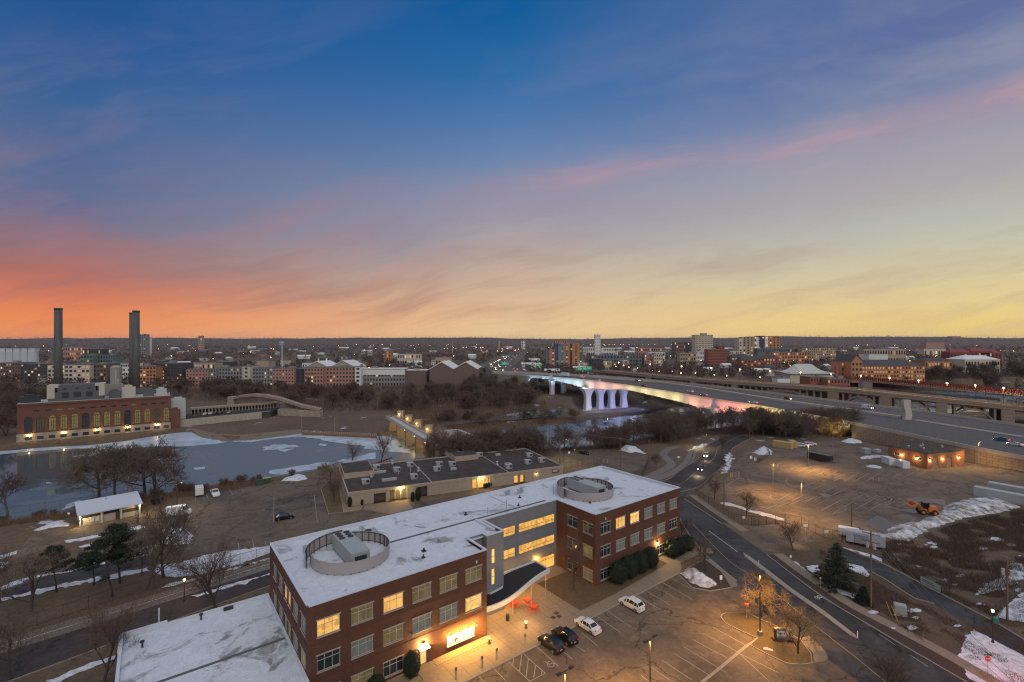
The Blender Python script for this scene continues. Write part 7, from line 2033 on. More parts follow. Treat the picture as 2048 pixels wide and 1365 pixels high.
o = B_(1391, 1426, 670, 1100, 'beige', 'tall beige office tower with dark window strips', 14, 6, .02, depth=24, ww=.7, wh=.35, units=0); m = MB(); m.box(-4, 8, 4, 14, o.children[1].data.vertices[4].co.z + .5, o.children[1].data.vertices[4].co.z + 4.5); m.build('penthouse', FM['tan'], o)
B_(1392, 1415, 702.5, 1000, 'white', 'white windowed base building below the beige tower', 3, 7, .1)
B_(1416, 1460, 699, 900, 'red', 'red brick apartment slab beside the beige tower', 6, 11, .03, ww=.45); B_(1437, 1449, 693, 910, 'rust', 'small red penthouse block above the red brick slab', 0, 0)
B_(1460, 1478, 702, 1000, 'beige', 'small cream block right of the red brick slab', 3, 5, .3); B_(1360, 1392, 706, 950, 'tan', 'tan low block left of the beige tower base', 3, 6, .2)
B_(1477.6, 1560, 673, 1250, '', 'long high-rise slab of tan, white and dark bays on the skyline', seg=[(9, 'cream', .95), (14, 'tan', .98), (12, 'tan', 1.0), (7, 'white', .98), (11, 'dark', 1.03), (7, 'white', 1.0), (24, 'orange', 1.02)], depth=26, units=0, fl=9, co=11, lit=.3, ww=.4, wh=.5)
B_(1539, 1606, 697, 1150, 'teal', 'dark long office slab below the high-rise', 3, 15, .15); B_(1604, 1672, 696, 1130, 'tan', 'long tan apartment slab with rows of lit windows', 5, 18, .35, ww=.5)
B_(1541, 1620, 705, 950, 'orange', 'orange lit brick building before the long tan slab', 4, 14, .6)
gable(1463, 1500, 714, 708, 830, 'brown', FROOFD, 'brown hipped roof house left in the brown group', 18, 'apartment_house', True, (3, 6, .3), cat='apartment house'); gable(1482, 1514, 720, 711, 790, 'red', FROOFD, 'brick hipped roof house in the middle of the brown group', 18, 'apartment_house', True, (3, 5, .3), cat='apartment house'); gable(1510, 1562, 716, 709, 820, 'red', FROOFD, 'long brick house with lit row at the right of the brown group', 18, 'apartment_house', True, (3, 9, .45), cat='apartment house')
gable(1530, 1556, 735, 728, 690, 'red', FROOFD, 'orange lit brick house left of the white tent-roofed arena', 18, 'apartment_house', True, (2, 4, .6), cat='apartment house')
# arena with white tent roof
Y = 560; o = thing('arena', 'arena with white swooping tent roof beyond the arch bridge', 'arena', ((1624 - 1024) * Y / FOCAL, Y, 0)); W = (1668 - 1581) * Y / FOCAL; m = MB(); m.box(-W / 2, W / 2, 0, 34, -3, CAM_H - 63 * Y / FOCAL); m.build('wall', FM['cream'], o)
n = 16; rg = []
for i in range(n + 1):
    t = -1 + 2 * i / n; zr = 10.0 + 9.3 * (1 - min(1, max(0, abs(t) - .36) / .64)) ** 1.7; rg += [(t * W * .56, -2.5, 8.6), (t * W * .56, 17, zr), (t * W * .56, 36.5, 8.6)]
m = MB(); m.add(rg, [(i * 3 + j, i * 3 + 3 + j, i * 3 + 4 + j, i * 3 + 1 + j) for i in range(n) for j in range(2)]); m.build('tent_roof', mat('tent_white', (.44, .45, .42), .7), o)
p = at_depth(1672.5, 731, 520); m = MB(); m.cyl(0, 0, 1.5, 0, p.z + 3, 14, 1.35); o = m.build('brick_smokestack', mat('pink_brick_stack', (.34, .11, .07), .8, .2, .3), None, loc=(p.x, p.y, -3)); tag(o, 'pinkish brick smokestack right of the tent-roofed arena', 'smokestack')
B_(1621, 1655, 755, 480, 'red', 'low red brick plant building left of the pink smokestack', 2, 6, .3); B_(1655, 1700, 758, 470, 'red', 'low red brick plant building right of the pink smokestack', 2, 7, .15); B_(1555, 1580, 757, 470, 'white', 'small white shed between lamps before the arena', 0, 0, depth=10)
gable(1724, 1850, 732, 720, 560, 'orange', FROOFD, 'long brick college building with dark roof and lit windows', 26, 'college_building', True, (4, 22, .5), cat='college building')
gable(1703, 1725, 723, 711, 548, 'orange', FROOFD, 'gabled brick end wing of the college building', 30, 'college_building', False, (4, 3, .3), cat='college building'); B_(1683, 1704, 724, 560, 'orange', 'flat brick wing at the left of the college building', 4, 4, .3)
B_(1738, 1776, 708.5, 640, 'white', 'white box structure standing behind the college roof', 0, 0, units=0); gable(1850, 1905, 722, 716, 650, 'orange', FROOFD, 'brick building with lamps right of the college building', 18, 'college_building', True, (2, 9, .6), cat='college building')
gable(1930, 2000, 719, 711, 680, 'beige', FROOFW, 'pale stone library with light roof among amber lamps', 30, 'library', True, (2, 12, .25), cat='library'); B_(1728, 1812, 698, 1000, 'tan', 'long tan slab far behind the college building', 2, 16, .15)
for i, (a, b, c_) in enumerate(((1900, 1942, 702), (1942, 1985, 700), (1960, 2004, 703))): gable(a, b, c_ + 3, c_ - 4, 950, 'rust', FM['rust'], ['dark red roofed house left in the red roofed group', 'dark red roofed house in the middle of the red roofed group', 'dark red roofed house at the right of the red roofed group'][i], 20, 'apartment_house', True, (2, 6, .2), cat='apartment house')
B_(1852, 1889, 685, 2200, 'pink', 'pinkish lit low building on the far slope', 0, 0, depth=30); B_(1848, 1892, 697.5, 1300, 'cream', 'long cream lit shed far behind the red roofs', 1, 8, .5); B_(1904, 1922, 672.5, 5600, 'pink', 'flat pink building alone on the hill crest', 0, 0, depth=60, units=0)
B_(126, 165, 694, 1150, 'pink', 'pinkish apartment block right of the left chimney far back', 3, 9, .35); B_(165, 205, 698, 1150, 'dark', 'dark apartment block far behind the left chimney', 2, 9, .5); B_(161, 185, 710, 760, 'green', 'grey green balcony block behind the plant', 4, 4, .2); B_(185, 226, 711, 770, 'teal', 'teal grey long block behind the concrete silo', 4, 8, .1)
B_(279, 291, 669, 1400, 'grey', 'grey high-rise tower just right of the twin chimneys', 12, 3, .05, depth=16); B_(291, 298, 675, 1450, 'white', 'white tower slab attached right of the grey high-rise', 0, 0, depth=12); B_(396.5, 404, 672, 1900, 'tan', 'lone slim tan tower on the orange skyline', 8, 2, .2, depth=14)
B_(368, 430, 726, 640, 'tan', 'tan row with lit windows behind the pink blocks', 2, 12, .45); B_(430, 460, 724, 680, 'dark', 'dark long row behind the grey apartment blocks', 2, 6, .2); B_(513, 537, 722, 610, 'tan', 'square tan block behind the pale stair tower', 0, 0); B_(768, 782, 702, 1000, 'orange', 'square brick block among the trees above the loft', 4, 3, .5)
B_(795, 841, 708, 950, 'cream', 'cream lit row with white gables above the warehouse', 2, 10, .5); B_(703, 725, 725, 640, 'orange', 'small orange brick block above the white stair tower', 0, 0); B_(631, 659, 714, 720, 'green', 'dark green block with lit crown behind the pale gables', 3, 7, .25); B_(604, 625, 726, 620, 'white', 'small white block left of the pale gables', 2, 4, .1)
B_(1043, 1050.5, 681.5, 2600, 'white', 'small white tower on the skyline above the highway', 5, 2, .3, depth=14); B_(997, 1000, 681, 2600, 'tan', 'slim tan tower left of the small white one', 0, 0, depth=10); B_(1104, 1140, 680, 2600, 'pink', 'long pinkish hospital-like block behind the apartment tower', 3, 10, .2, depth=30)
B_(871, 902, 715, 760, 'tan', 'low tan shed above the twin gabled warehouse', 1, 6, .4); B_(1515, 1540, 697, 1050, 'teal', 'dark glazed block below the high-rise slab', 3, 5, .2)
# random small houses, sheds and lights that fill the far plain
hr_ = random.Random(77); HM = []
for i, (wm, rm_) in enumerate((('cream', FROOF), ('white', FROOFD), ('tan', FROOFW), ('brown', FROOF), ('pink', FROOFD), ('white', FROOFW))):
    w, d, h = 9 + i, 9, 5.5; m = MB(); m.add([(-w / 2, 0, -1), (w / 2, 0, -1), (w / 2, 0, h), (-w / 2, 0, h), (-w / 2, d, -1), (w / 2, d, -1), (w / 2, d, h), (-w / 2, d, h)], [(0, 1, 2, 3), (1, 5, 6, 2), (5, 4, 7, 6), (4, 0, 3, 7)])
    r = MB(); r.add([(-w / 2 - .5, -.5, h), (w / 2 + .5, -.5, h), (w / 2 + .5, d / 2, h + 3), (-w / 2 - .5, d / 2, h + 3), (-w / 2 - .5, d + .5, h), (w / 2 + .5, d + .5, h)], [(0, 1, 2, 3), (3, 2, 5, 4), (0, 3, 4), (1, 5, 2)])
    HM.append((m.data('wall', FM[wm]), r.data('roof', rm_)))
for i in range(210):
    x, y = ring_points(1, 600, 3400); x, y = float(x[0]), float(y[0])
    if sdist(np.array([x]), np.array([y]), LOW)[0] > -25: continue
    s = 1 + max(0, y - 900) / 1400 * hr_.uniform(.6, 1.6); o = thing('house', 'small gabled house among the far trees', 'house', (x, y, gz(x, y)), hr_.uniform(-.6, .6), 'houses scattered over the far plain'); o.scale = (s * hr_.uniform(1, 1.9), s, min(s, 1.6))
    a, b = hr_.choice(HM); link('wall', a, o); link('roof', b, o)
# far street lamps: small glowing heads on poles
LP = MB(); LP.tube([(0, 0, 0), (0, 0, 8.5)], .12, 4); LPM = LP.data('pole', DARKMETAL)
GLOW = {}
for k_, c_, s in (('amber', (1, .50, .14), 26), ('white', (1, .86, .62), 20), ('red', (1, .06, .03), 16)):
    m = MB(); m.sphere((0, 0, 8.6), .42, 6, 4); GLOW[k_] = m.data('bulb', mat('glow_' + k_, c_, .5, emit=c_, estr=s))
def far_lamp(x, y, z, k_, s=1.0, lab='tiny amber street lamp glowing on the far plain', grp='street lamps on the far plain'):
    o = thing('street_lamp', lab, 'street lamp', (x, y, z), 0, grp); o.scale = (s, s, 1); link('pole', LPM, o); b = link('bulb', GLOW[k_], o); b.scale = (1, 1, 1); return o
cl_ = [(x_, y_) for x_, y_ in ((150, 700), (440, 740), (370, 690), (500, 698), (760, 690), (850, 690), (940, 690), (980, 694), (1010, 700), (900, 694), (1290, 686), (1180, 684), (1230, 683), (1330, 684), (1400, 720), (1560, 728), (1640, 700), (1730, 690), (1780, 726), (1880, 728), (1960, 728), (1990, 700), (1850, 690), (1480, 728), (1650, 712))]
n_ = 0
for i in range(215):
    if i % 3: cx_, cy_ = hr_.choice(cl_); px = cx_ + hr_.gauss(0, 26); py = max(686.5, cy_ + hr_.gauss(0, 4))
    else: px = hr_.uniform(10, 2040); py = 686.5 + abs(hr_.gauss(0, 22))
    p = on(px, min(py + 4, 752), 0)
    if p.y > 7000 or sdist(np.array([p.x]), np.array([p.y]), LOW)[0] > -5: continue
    far_lamp(p.x, p.y, p.z, hr_.choice(('amber', 'amber', 'white')), max(.8, p.y / 900) * hr_.uniform(.6, 1.3))
# lamps along the arch bridge and the road behind it
for i, x in enumerate(range(1215, 2060, 62)):
    p = p10(x, 15.4); o = far_lamp(p.x, p.y, p.z, 'amber', 1.2, 'amber street lamp standing on the old arch bridge', 'street lamps on the arch bridge'); lamp_light((p.x, p.y - .6, p.z + 7.4), 1300, (1, .62, .25), .4)
for i, (a, b) in enumerate(((1232, 734), (1247, 731), (1258, 735), (1275, 737), (1305, 742), (1318, 744), (1345, 744), (1362, 748), (1391, 748), (1429, 752), (1453, 754), (1520, 757), (1552, 758))):
    p = at(a, b + 4, 4); far_lamp(p.x, p.y, -1, 'amber', 1.1, 'amber lamp in the row along the road behind the arch bridge', 'street lamps behind the arch bridge')
p = at_depth(564, 735, 620); m = MB(); m.tube([(0, 0, 0), (0, 0, 46)], .7, 8, 0, .5); m.box(-3, 3, -.6, .6, 44.5, 45.3); m.box(-3, 3, -.6, .6, 42.6, 43.2)
for s_ in (-2.4, -1.2, 0, 1.2, 2.4): m.box(s_ - .4, s_ + .4, -.8, -.2, 45.3, 46.2)
o = m.build('light_mast', COPING, None, loc=(p.x, p.y, 0)); tag(o, 'very tall white floodlight mast above the pink apartment blocks', 'light mast')
for i, x in enumerate((620, 905, 965)):
    p = at_depth(x, 700, 1500); m = MB(); m.cyl(0, 0, 1.6, 0, 20, 4); m.cyl(0, 0, 1.6, 20, 46, 4, .1); o = m.build('church_spire', FM['cream'], None, loc=(p.x, p.y, 0)) if i == 1 else None
    if o: tag(o, 'thin pale church spire above the twin gabled warehouse', 'church spire')
# the highway running on into the city, with signs
hwy = [(5, 520), (-8, 620), (-20, 800), (0, 1200), (60, 2000)]
ribbon('far_highway', hwy, 44, 9.0, HWY, xy=True, kind='structure', step=20)
m = MB(); P = smooth_line(hwy, 30)
for a, b in zip(P[:-1], P[1:]):
    for s_ in (-22, 22):
        m.add([(a.x + s_, a.y, -2), (b.x + s_, b.y, -2), (b.x + s_, b.y, 10.0), (a.x + s_, a.y, 10.0)], [(0, 1, 2, 3)])
structure(m.build('highway_embankment', CONC_DARK))
for i in range(46):
    x, y = ring_points(1, 720, 2600); x, y = float(x[0]), float(y[0]); w = hr_.uniform(18, 46) * y / 1200; px = 1024 + x * FOCAL / y
    if abs(x - np.interp(y, [500, 800, 1200, 2000], [0, -20, 0, 60])) < 70: continue
    o = block(px - w * 15 / y * 30 / 2, px + w * 15 / y * 30 / 2, 682 + (CAM_H - hr_.uniform(8, 17)) * FOCAL / y, y, hr_.choice(('cream', 'white', 'tan', 'pink', 'beige', 'grey')), 'flat roofed pale block standing among the far trees', 2, 7, .25, roof=hr_.choice((FROOF, FROOFW, FROOFD)), rz=hr_.uniform(-.25, .25)); o['group'] = 'flat blocks on the far plain'
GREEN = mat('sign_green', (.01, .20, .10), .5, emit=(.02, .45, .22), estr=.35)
for i, (a, b, w) in enumerate(((1161, 737.5, 4), (1171, 737, 4.6), (1178, 736, 3.5), (1010, 727, 6), (1078, 730, 4))):
    p = at_depth(a, b, 560 if i < 3 else 720); m = MB(); m.box(-w, w, -.1, .1, -2, 2); o = m.build('highway_sign', GREEN, None, loc=p); tag(o, ['left green highway sign before the apartment tower foot', 'middle green highway sign before the apartment tower foot', 'right green highway sign with yellow tab', 'green highway sign over the far traffic', 'small green highway sign left of the apartment tower'][i], 'highway sign')
    q = MB(); q.tube([(-w, .2, 2), (-w, .2, -p.z + 4)], .25, 5); q.tube([(w, .2, 2), (w, .2, -p.z + 4)], .25, 5); q.build('post', DARKMETAL, o)
    for kk in range(3): t_ = MB(); t_.box(-w * .7, w * (.2 + .2 * (kk % 2)), -.13, -.101, .9 - kk * .9, 1.25 - kk * .9); t_.build('legend', SIGNW, o)
# small steam plume beyond the high-rise slab
# ------------------------------------------------------------------ vehicles
TYRE = mat('tyre_rubber', (.018, .018, .018), .9); RIM = mat('wheel_rim', (.32, .32, .33), .35, metal=.7)
CGLASS = mat('car_glass', (.012, .015, .018), .06, spec=.9)
TAILR = mat('tail_light', (.25, .01, .01), .3, emit=(1, .03, .01), estr=.25); HEADL = mat('head_light_off', (.5, .5, .5), .15)
HEADON = mat('head_light_on', (1, .9, .7), .3, emit=(1, .80, .48), estr=42); TAILON = mat('tail_light_on', (1, .1, .05), .3, emit=(1, .04, .02), estr=6)
PLATE = mat('licence_plate', (.4, .4, .42), .5)
def paint(n, c, r=.28): return mat('paint_' + n, c, r, spec=.6)
PW, PB, PR, PBL, PS = paint('white', (.62, .63, .64)), paint('black', (.012, .013, .016), .16), paint('red', (.25, .02, .015)), paint('blue', (.03, .09, .19)), paint('silver', (.30, .31, .33))
SHAPES = {  # length, half width, height, sections (x, half width, shoulder z, roof z, roof half width)
    'suv': (4.65, .93, [(0, .80, .62, .62, .70), (.05, .88, .98, .98, .78), (.16, .91, 1.08, 1.12, .74), (.55, .93, 1.08, 1.58, .66), (1.1, .93, 1.06, 1.66, .68), (2.2, .93, 1.03, 1.68, .69), (2.75, .93, 1.0, 1.62, .68), (3.45, .92, .98, 1.03, .78), (4.25, .89, .86, .90, .72), (4.55, .82, .66, .70, .62), (4.65, .76, .52, .54, .6)]),
    'sedan': (4.75, .90, [(0, .78, .60, .60, .68), (.06, .86, .92, .93, .76), (.75, .89, .98, 1.02, .74), (1.35, .90, .97, 1.36, .62), (1.9, .90, .95, 1.44, .64), (2.7, .90, .94, 1.42, .64), (3.45, .90, .92, .97, .74), (4.35, .87, .80, .84, .70), (4.65, .80, .62, .65, .6), (4.75, .74, .48, .5, .58)]),
    'pickup': (5.6, .98, [(0, .92, .60, .60, .85), (.03, .96, 1.1, 1.1, .90), (2.0, .97, 1.12, 1.12, .90), (2.05, .97, 1.12, 1.2, .80), (2.2, .97, 1.12, 1.82, .70), (3.4, .97, 1.12, 1.86, .72), (4.1, .96, 1.12, 1.2, .82), (5.3, .93, 1.02, 1.06, .80), (5.55, .88, .75, .78, .7), (5.6, .84, .55, .56, .68)]),
    'van': (5.9, 1.02, [(0, .98, .6, .6, .85), (.04, 1.0, 1.35, 2.42, .88), (1.0, 1.02, 1.38, 2.52, .9), (3.9, 1.02, 1.38, 2.52, .9), (4.5, 1.02, 1.34, 2.40, .86), (5.2, 1.0, 1.22, 1.30, .86), (5.75, .95, .95, 1.0, .8), (5.9, .88, .6, .62, .7)])}
def car_meshes(kind, pm, on_=False):
    L, hw, S = SHAPES[kind]; B = MB(); G = MB(); rg = []
    for (x, w, zs, zr, wr_) in S:
        rg += [(x, -w * .94, .24), (x, -w, .52), (x, -w * .985, zs), (x, -wr_, zr), (x, wr_, zr), (x, w * .985, zs), (x, w, .52), (x, w * .94, .24)]
    n = len(S)
    for i in range(n - 1):
        for j in range(8):
            q = (i * 8 + j, (i + 1) * 8 + j, (i + 1) * 8 + (j + 1) % 8, i * 8 + (j + 1) % 8)
            B.add([], []); B.f.append(q); B.mi.append(0)
        a, b = S[i], S[i + 1]
        cab = (a[3] - a[2] > .2) or (b[3] - b[2] > .2)
        if cab and not (kind == 'van' and b[0] <= 3.9):
            for s, (j0, j1) in ((-1, (2, 3)), (1, (5, 4))):
                P = [Vector(rg[i * 8 + j0]), Vector(rg[(i + 1) * 8 + j0]), Vector(rg[(i + 1) * 8 + j1]), Vector(rg[i * 8 + j1])]; c = sum(P, Vector()) / 4
                P = [c + (p - c) * .88 + Vector((0, s * .012, .004)) for p in P]
                G.add(P, [(0, 1, 2, 3) if s < 0 else (3, 2, 1, 0)])
        if abs(b[3] - a[3]) > .14 and cab:
            P = [Vector(rg[i * 8 + 3]), Vector(rg[(i + 1) * 8 + 3]), Vector(rg[(i + 1) * 8 + 4]), Vector(rg[i * 8 + 4])]; c = sum(P, Vector()) / 4
            nn = (P[1] - P[0]).cross(P[3] - P[0]).normalized(); nn = nn if nn.z > 0 else -nn
            P = [c + (p - c) * .90 + nn * .015 for p in P]; G.add(P, [(0, 1, 2, 3)])
    B.v = rg; B.f += [tuple(range(8)), tuple(range((n - 1) * 8 + 7, (n - 1) * 8 - 1, -1))]; B.mi += [0, 0]
    if kind == 'suv':
        for s in (-.62, .62): B.bar((.9, s, 1.70), (2.6, s, 1.72), .04)
    for s in (-1, 1): B.box(S[-4][0] - .25, S[-4][0] - .1, s * (hw + .02) - .09, s * (hw + .02) + .09, .98, 1.12) if kind != 'van' else B.box(4.7, 4.85, s * 1.12 - .1, s * 1.12 + .1, 1.3, 1.65)
    W = MB(); W.tube([(0, -.11, 0), (0, .11, 0)], .34 if kind in ('suv', 'sedan') else .37, 16)
    Rr = MB(); Rr.tube([(0, -.118, 0), (0, .118, 0)], .21, 10)
    Hh = MB(); z = .68 if kind != 'van' else .95
    x = S[-2][0] + .02
    Tt = MB()
    d = {'L': L, 'hw': hw, 'body': B.data('body', pm, False), 'glass': G.data('windows', CGLASS), 'tyre': W.data('tyre', TYRE, False), 'rim': Rr.data('rim', RIM)}
    hl = MB(); hl.box(x - .18, x + .05, -.13, .13, z - .08, z + .06); d['head'] = hl.data('headlight', HEADON if on_ else HEADL)
    tl_ = MB(); tl_.box(-.03, .14, -.12, .12, .80, .98 if kind != 'van' else 1.3); d['tail'] = tl_.data('tail_light', TAILON if on_ else TAILR)
    pl2 = MB(); pl2.box(-.035, -.002, -.22, .22, .66, .78); d['plate'] = pl2.data('licence_plate', PLATE)
    return d
CARS = {}
def car(kind, col, on_, name, label, loc, heading, group=None, cat='car', scale=1.0, wheels=True):
    key = (kind, col.name, on_)
    if key not in CARS: CARS[key] = car_meshes(kind, col, on_)
    d = CARS[key]; o = thing(name, label, cat, loc, 0, group); o.rotation_euler = (0, 0, heading); o.scale = (scale,) * 3; L = d['L']
    def put(nm, me, x=0, y=0, z=0, par=None):
        q = link(nm, me, par or o); q.location = (x - (L / 2 if par is None else 0), y, z); return q
    put('body', d['body']); put('windows', d['glass']); put('licence_plate', d['plate'])
    for s in (-1, 1): put('headlight', d['head'], 0, s * d['hw'] * .68, 0); put('tail_light', d['tail'], 0, s * d['hw'] * .74, 0)
    if wheels:
        for x in (L * .185, L * .80):
            for s in (-1, 1):
                w = put('wheel', d['tyre'], x, s * (d['hw'] - .09), .34); put('rim', d['rim'], 0, s * .008, 0, w)
    return o
HB = BA + math.pi / 2     # facing the kerb of the brick office
g0 = lambda p: (p.x, p.y, .02)
car('suv', PW, False, 'parked_car', 'white parked suv with roof rails nearest the clipped evergreens', g0(at(1263, 1214)), HB)
car('sedan', PW, False, 'parked_car', 'white parked sedan between the black cars and the white suv', g0(at(1175, 1257)), HB)
car('suv', PB, False, 'parked_car', 'black parked suv next to the wheelchair marking, left of the two', g0(at(1101.5, 1294)), HB)
car('suv', PB, False, 'parked_car', 'black parked suv between the other black one and the white sedan', g0(at(1129, 1279)), HB)
def head(a, b): a, b = at(*a), at(*b); return math.atan2(b.y - a.y, b.x - a.x)
car('van', PW, False, 'cargo_van', 'white high-roofed cargo van near the pavilion', g0(at(*c5(1405, 512))), head(c5(1340, 520), c5(1500, 498)), cat='van')
car('pickup', PW, False, 'pickup_truck', 'white pickup truck facing the viewer beside the box trailer', g0(at(*c5(1692, 355))), head(c5(1675, 320), c5(1705, 368)), cat='pickup')
car('suv', PB, False, 'parked_car', 'lone dark suv in the middle of the back lot', g0(at(*c6(272, 622))), head(c6(205, 635), c6(345, 610)))
car('sedan', PB, False, 'parked_car', 'lone black car in the far small lot by the light pole', g0(at(*s3(1420, 875))), head(s3(1360, 860), s3(1480, 885)))
c_ = car('suv', PB, True, 'moving_car', 'dark car with headlights on coming down the parkway, the nearer one', g0(at(*s4(1100, 545))), head(s4(1180, 380), s4(1090, 580)))
p = at(*s4(1060, 640)); lamp_light((p.x + .5, p.y + 1, .9), 500, (1, .85, .5), .15)
p = at(*s4(1130, 690)); 
c_ = car('suv', PS, True, 'moving_car', 'car with glowing headlights farther up the curving parkway', g0(at(*s4(1175, 365))), head(s4(1230, 260), s4(1165, 390)))
p = at(*s4(1170, 420)); lamp_light((p.x, p.y, .9), 260, (1, .75, .4), .15)
for i, (a, b) in enumerate(((362, 947), (388, 944), (418, 940), (452, 936))):
    car('sedan' if i % 2 else 'suv', PW, False, 'parked_car', ['white parked car closest to the tan containers', 'second white parked car right of the tan containers', 'third white parked car right of the tan containers', 'white parked car farthest from the tan containers'][i], g0(at(*q4(a, b))), R(160), 'white cars by the tan containers')
# trailers and containers
def boxy(name, label, cat, p, rz, L, W, H, m_, z0=.55, wheels=2, ribs=0, roofm=None, tongue=True):
    o = thing(name, label, cat, (p.x, p.y, 0.01), rz); m = MB(); m.box(-L / 2, L / 2, -W / 2, W / 2, z0, z0 + H); m.box(-L / 2 + .1, L / 2 - .1, -W / 2 + .1, W / 2 - .1, z0 + H, z0 + H + .06)
    for i in range(ribs):
        x = -L / 2 + L * (i + .5) / ribs; m.box(x - .05, x + .05, -W / 2 - .04, -W / 2 - .001, z0 + .1, z0 + H - .1); m.box(x - .05, x + .05, W / 2 + .001, W / 2 + .04, z0 + .1, z0 + H - .1)
    m.build('body', m_, o, bevel=.03)
    if wheels:
        for s in (-1, 1):
            for k_ in range(wheels):
                w = MB(); x = -.4 + k_ * .85; w.tube([(x, s * (W / 2 - .05) - .1, .33), (x, s * (W / 2 - .05) + .1, .33)], .33, 14); w.build('wheel', TYRE, o)
        if tongue:
            m = MB(); m.bar((L / 2, -.6, z0), (L / 2 + 1.3, 0, .5), .1); m.bar((L / 2, .6, z0), (L / 2 + 1.3, 0, .5), .1); m.bar((L / 2 + 1.2, 0, .0), (L / 2 + 1.2, 0, .8), .08); m.build('hitch', DARKMETAL, o)
    m = MB(); m.box(-L / 2 - .03, -L / 2 - .001, -W / 2 + .1, -.03, z0 + .1, z0 + H - .1); m.box(-L / 2 - .03, -L / 2 - .001, .03, W / 2 - .1, z0 + .1, z0 + H - .1); m.build('rear_door', m_, o)
    return o
BLK = paint('trailer_black', (.02, .02, .022), .3); SILV = paint('trailer_silver', (.34, .37, .42), .35); CTAN = mat('container_tan', (.42, .30, .14), .7, .15, 1); CGRY = mat('container_grey', (.36, .38, .39), .6, .15, 1)
boxy('cargo_trailer', 'long black enclosed cargo trailer in the right lot', 'trailer', at(*q4(522, 1052)), head(q4(440, 1030), q4(605, 1065)), 8.6, 2.4, 2.2, BLK, wheels=2)
boxy('cargo_trailer', 'big silver enclosed trailer behind the lot fence', 'trailer', at(*c8(862, 862)), head(c8(760, 840), c8(965, 880)), 7.2, 2.4, 2.4, SILV)
boxy('flat_trailer', 'low white covered trailer just left of the silver trailer', 'trailer', at(*c8(738, 800)), head(c8(760, 840), c8(965, 880)), 4.0, 2.1, 1.6, PW)
boxy('box_trailer', 'white box trailer beside the pickup at the pool bank', 'trailer', at(*c5(1568, 358)), head(c5(1560, 300), c5(1575, 375)), 3.6, 2.1, 2.2, PW)
boxy('shipping_container', 'tan shipping container at the far left of the right lot', 'container', at(*q4(245, 955)), head(q4(190, 945), q4(300, 962)), 7.5, 2.6, 2.7, CTAN, .05, 0, 12)
boxy('shipping_container', 'shorter tan container abutting the white cars', 'container', at(*q4(318, 950)), R(75), 5.0, 2.6, 2.7, CTAN, .05, 0, 8)
boxy('shipping_container', 'long pale grey ribbed container behind the snow ridge', 'container', at(*c8(1890, 528)), head(c8(1770, 508), c8(2010, 556)), 12.2, 2.5, 2.7, CGRY, .05, 0, 26)
boxy('shipping_container', 'pale container standing behind the grey ribbed one at the edge', 'container', at(*c8(1990, 490)), head(c8(1770, 508), c8(2010, 556)), 12.2, 2.5, 2.7, CGRY, .05, 0, 26)
boxy('storage_shed', 'white storage shed left of two in front of the brick garage', 'shed', at(*q4(1038, 1078)), GA + 2.6, 4.6, 2.4, 2.6, PW, .05, 0, 6)
boxy('storage_shed', 'white storage shed right of two in front of the brick garage', 'shed', at(*q4(1142, 1102)), GA + 2.6, 4.0, 2.4, 2.5, PW, .05, 0, 5)
boxy('generator_box', 'greenish generator box left of the brick garage', 'generator', at(*q4(862, 1000)), R(20), 3.2, 2.2, 2.2, CHILLER, .1, 0, 4)
boxy('generator_box', 'low pale equipment box between generator and garage', 'equipment', at(*q4(948, 990)), R(20), 2.8, 1.8, 1.2, CGRY, .1, 0)
boxy('utility_trailer', 'dark small utility trailer beside the pavilion lamp', 'trailer', at(*c5(1237, 425)), R(70), 2.6, 1.6, 1.2, BLK)
GRNB = mat('dumpster_green', (.02, .09, .05), .6, .2, 1)
for i, (a, b) in enumerate(((75, 350), (135, 332))):
    o = boxy('dumpster', ['green dumpster at the corner of the back lot', 'green dumpster with a yellow white lid by the bank'][i], 'dumpster', at(*c6(a, b)), R(30), 2.4, 1.5, 1.3, GRNB, .1, 0)
    m = MB(); m.box(-1.2, 1.2, -.78, .78, 1.47, 1.55); m.build('lid', (DARKMETAL, CTAN)[i], o)
# orange loader
o = thing('wheel_loader', 'orange wheel loader with raised bucket parked at the snow ridge', 'loader', g0(at(*c8(1315, 628))), R(165)); ORG = paint('loader_orange', (.55, .15, .02), .4)
m = MB(); m.box(-2.4, -.2, -.9, .9, .8, 2.0); m.box(-2.3, -.6, -.7, .7, 2.0, 2.3); m.box(.0, 1.5, -.6, .6, .7, 1.5); m.build('body', ORG, o, bevel=.06)
m = MB(); m.box(-.5, .9, -.7, .7, 1.6, 3.1); m.box(-.6, 1.0, -.8, .8, 3.1, 3.25); m.build('cab', CGLASS, o, bevel=.05)
m = MB()
for s in (-.5, .5): m.tube([(.9, s, 1.6), (2.1, s, 2.7), (3.1, s, 2.4)], .13, 6)
m.tube([(1.0, 0, 1.3), (2.2, 0, 2.2)], .1, 6); m.build('lift_arm', ORG, o)
m = MB(); m.add([(3.0, -1.3, 2.0), (3.0, 1.3, 2.0), (4.1, 1.3, 2.2), (4.1, -1.3, 2.2), (2.9, -1.3, 3.0), (2.9, 1.3, 3.0)], [(0, 1, 2, 3), (0, 4, 5, 1), (0, 3, 4), (1, 5, 2)]); m.build('bucket', ORG, o)
for x in (-1.6, 1.1):
    for s in (-1, 1):
        w = MB(); w.tube([(x, s * 1.05 - .22, .72), (x, s * 1.05 + .22, .72)], .72, 16); w = w.build('wheel', TYRE, o); r = MB(); r.tube([(x, s * 1.05 - .23, .72), (x, s * 1.05 + .23, .72)], .36, 10); r.build('rim', ORG, w)
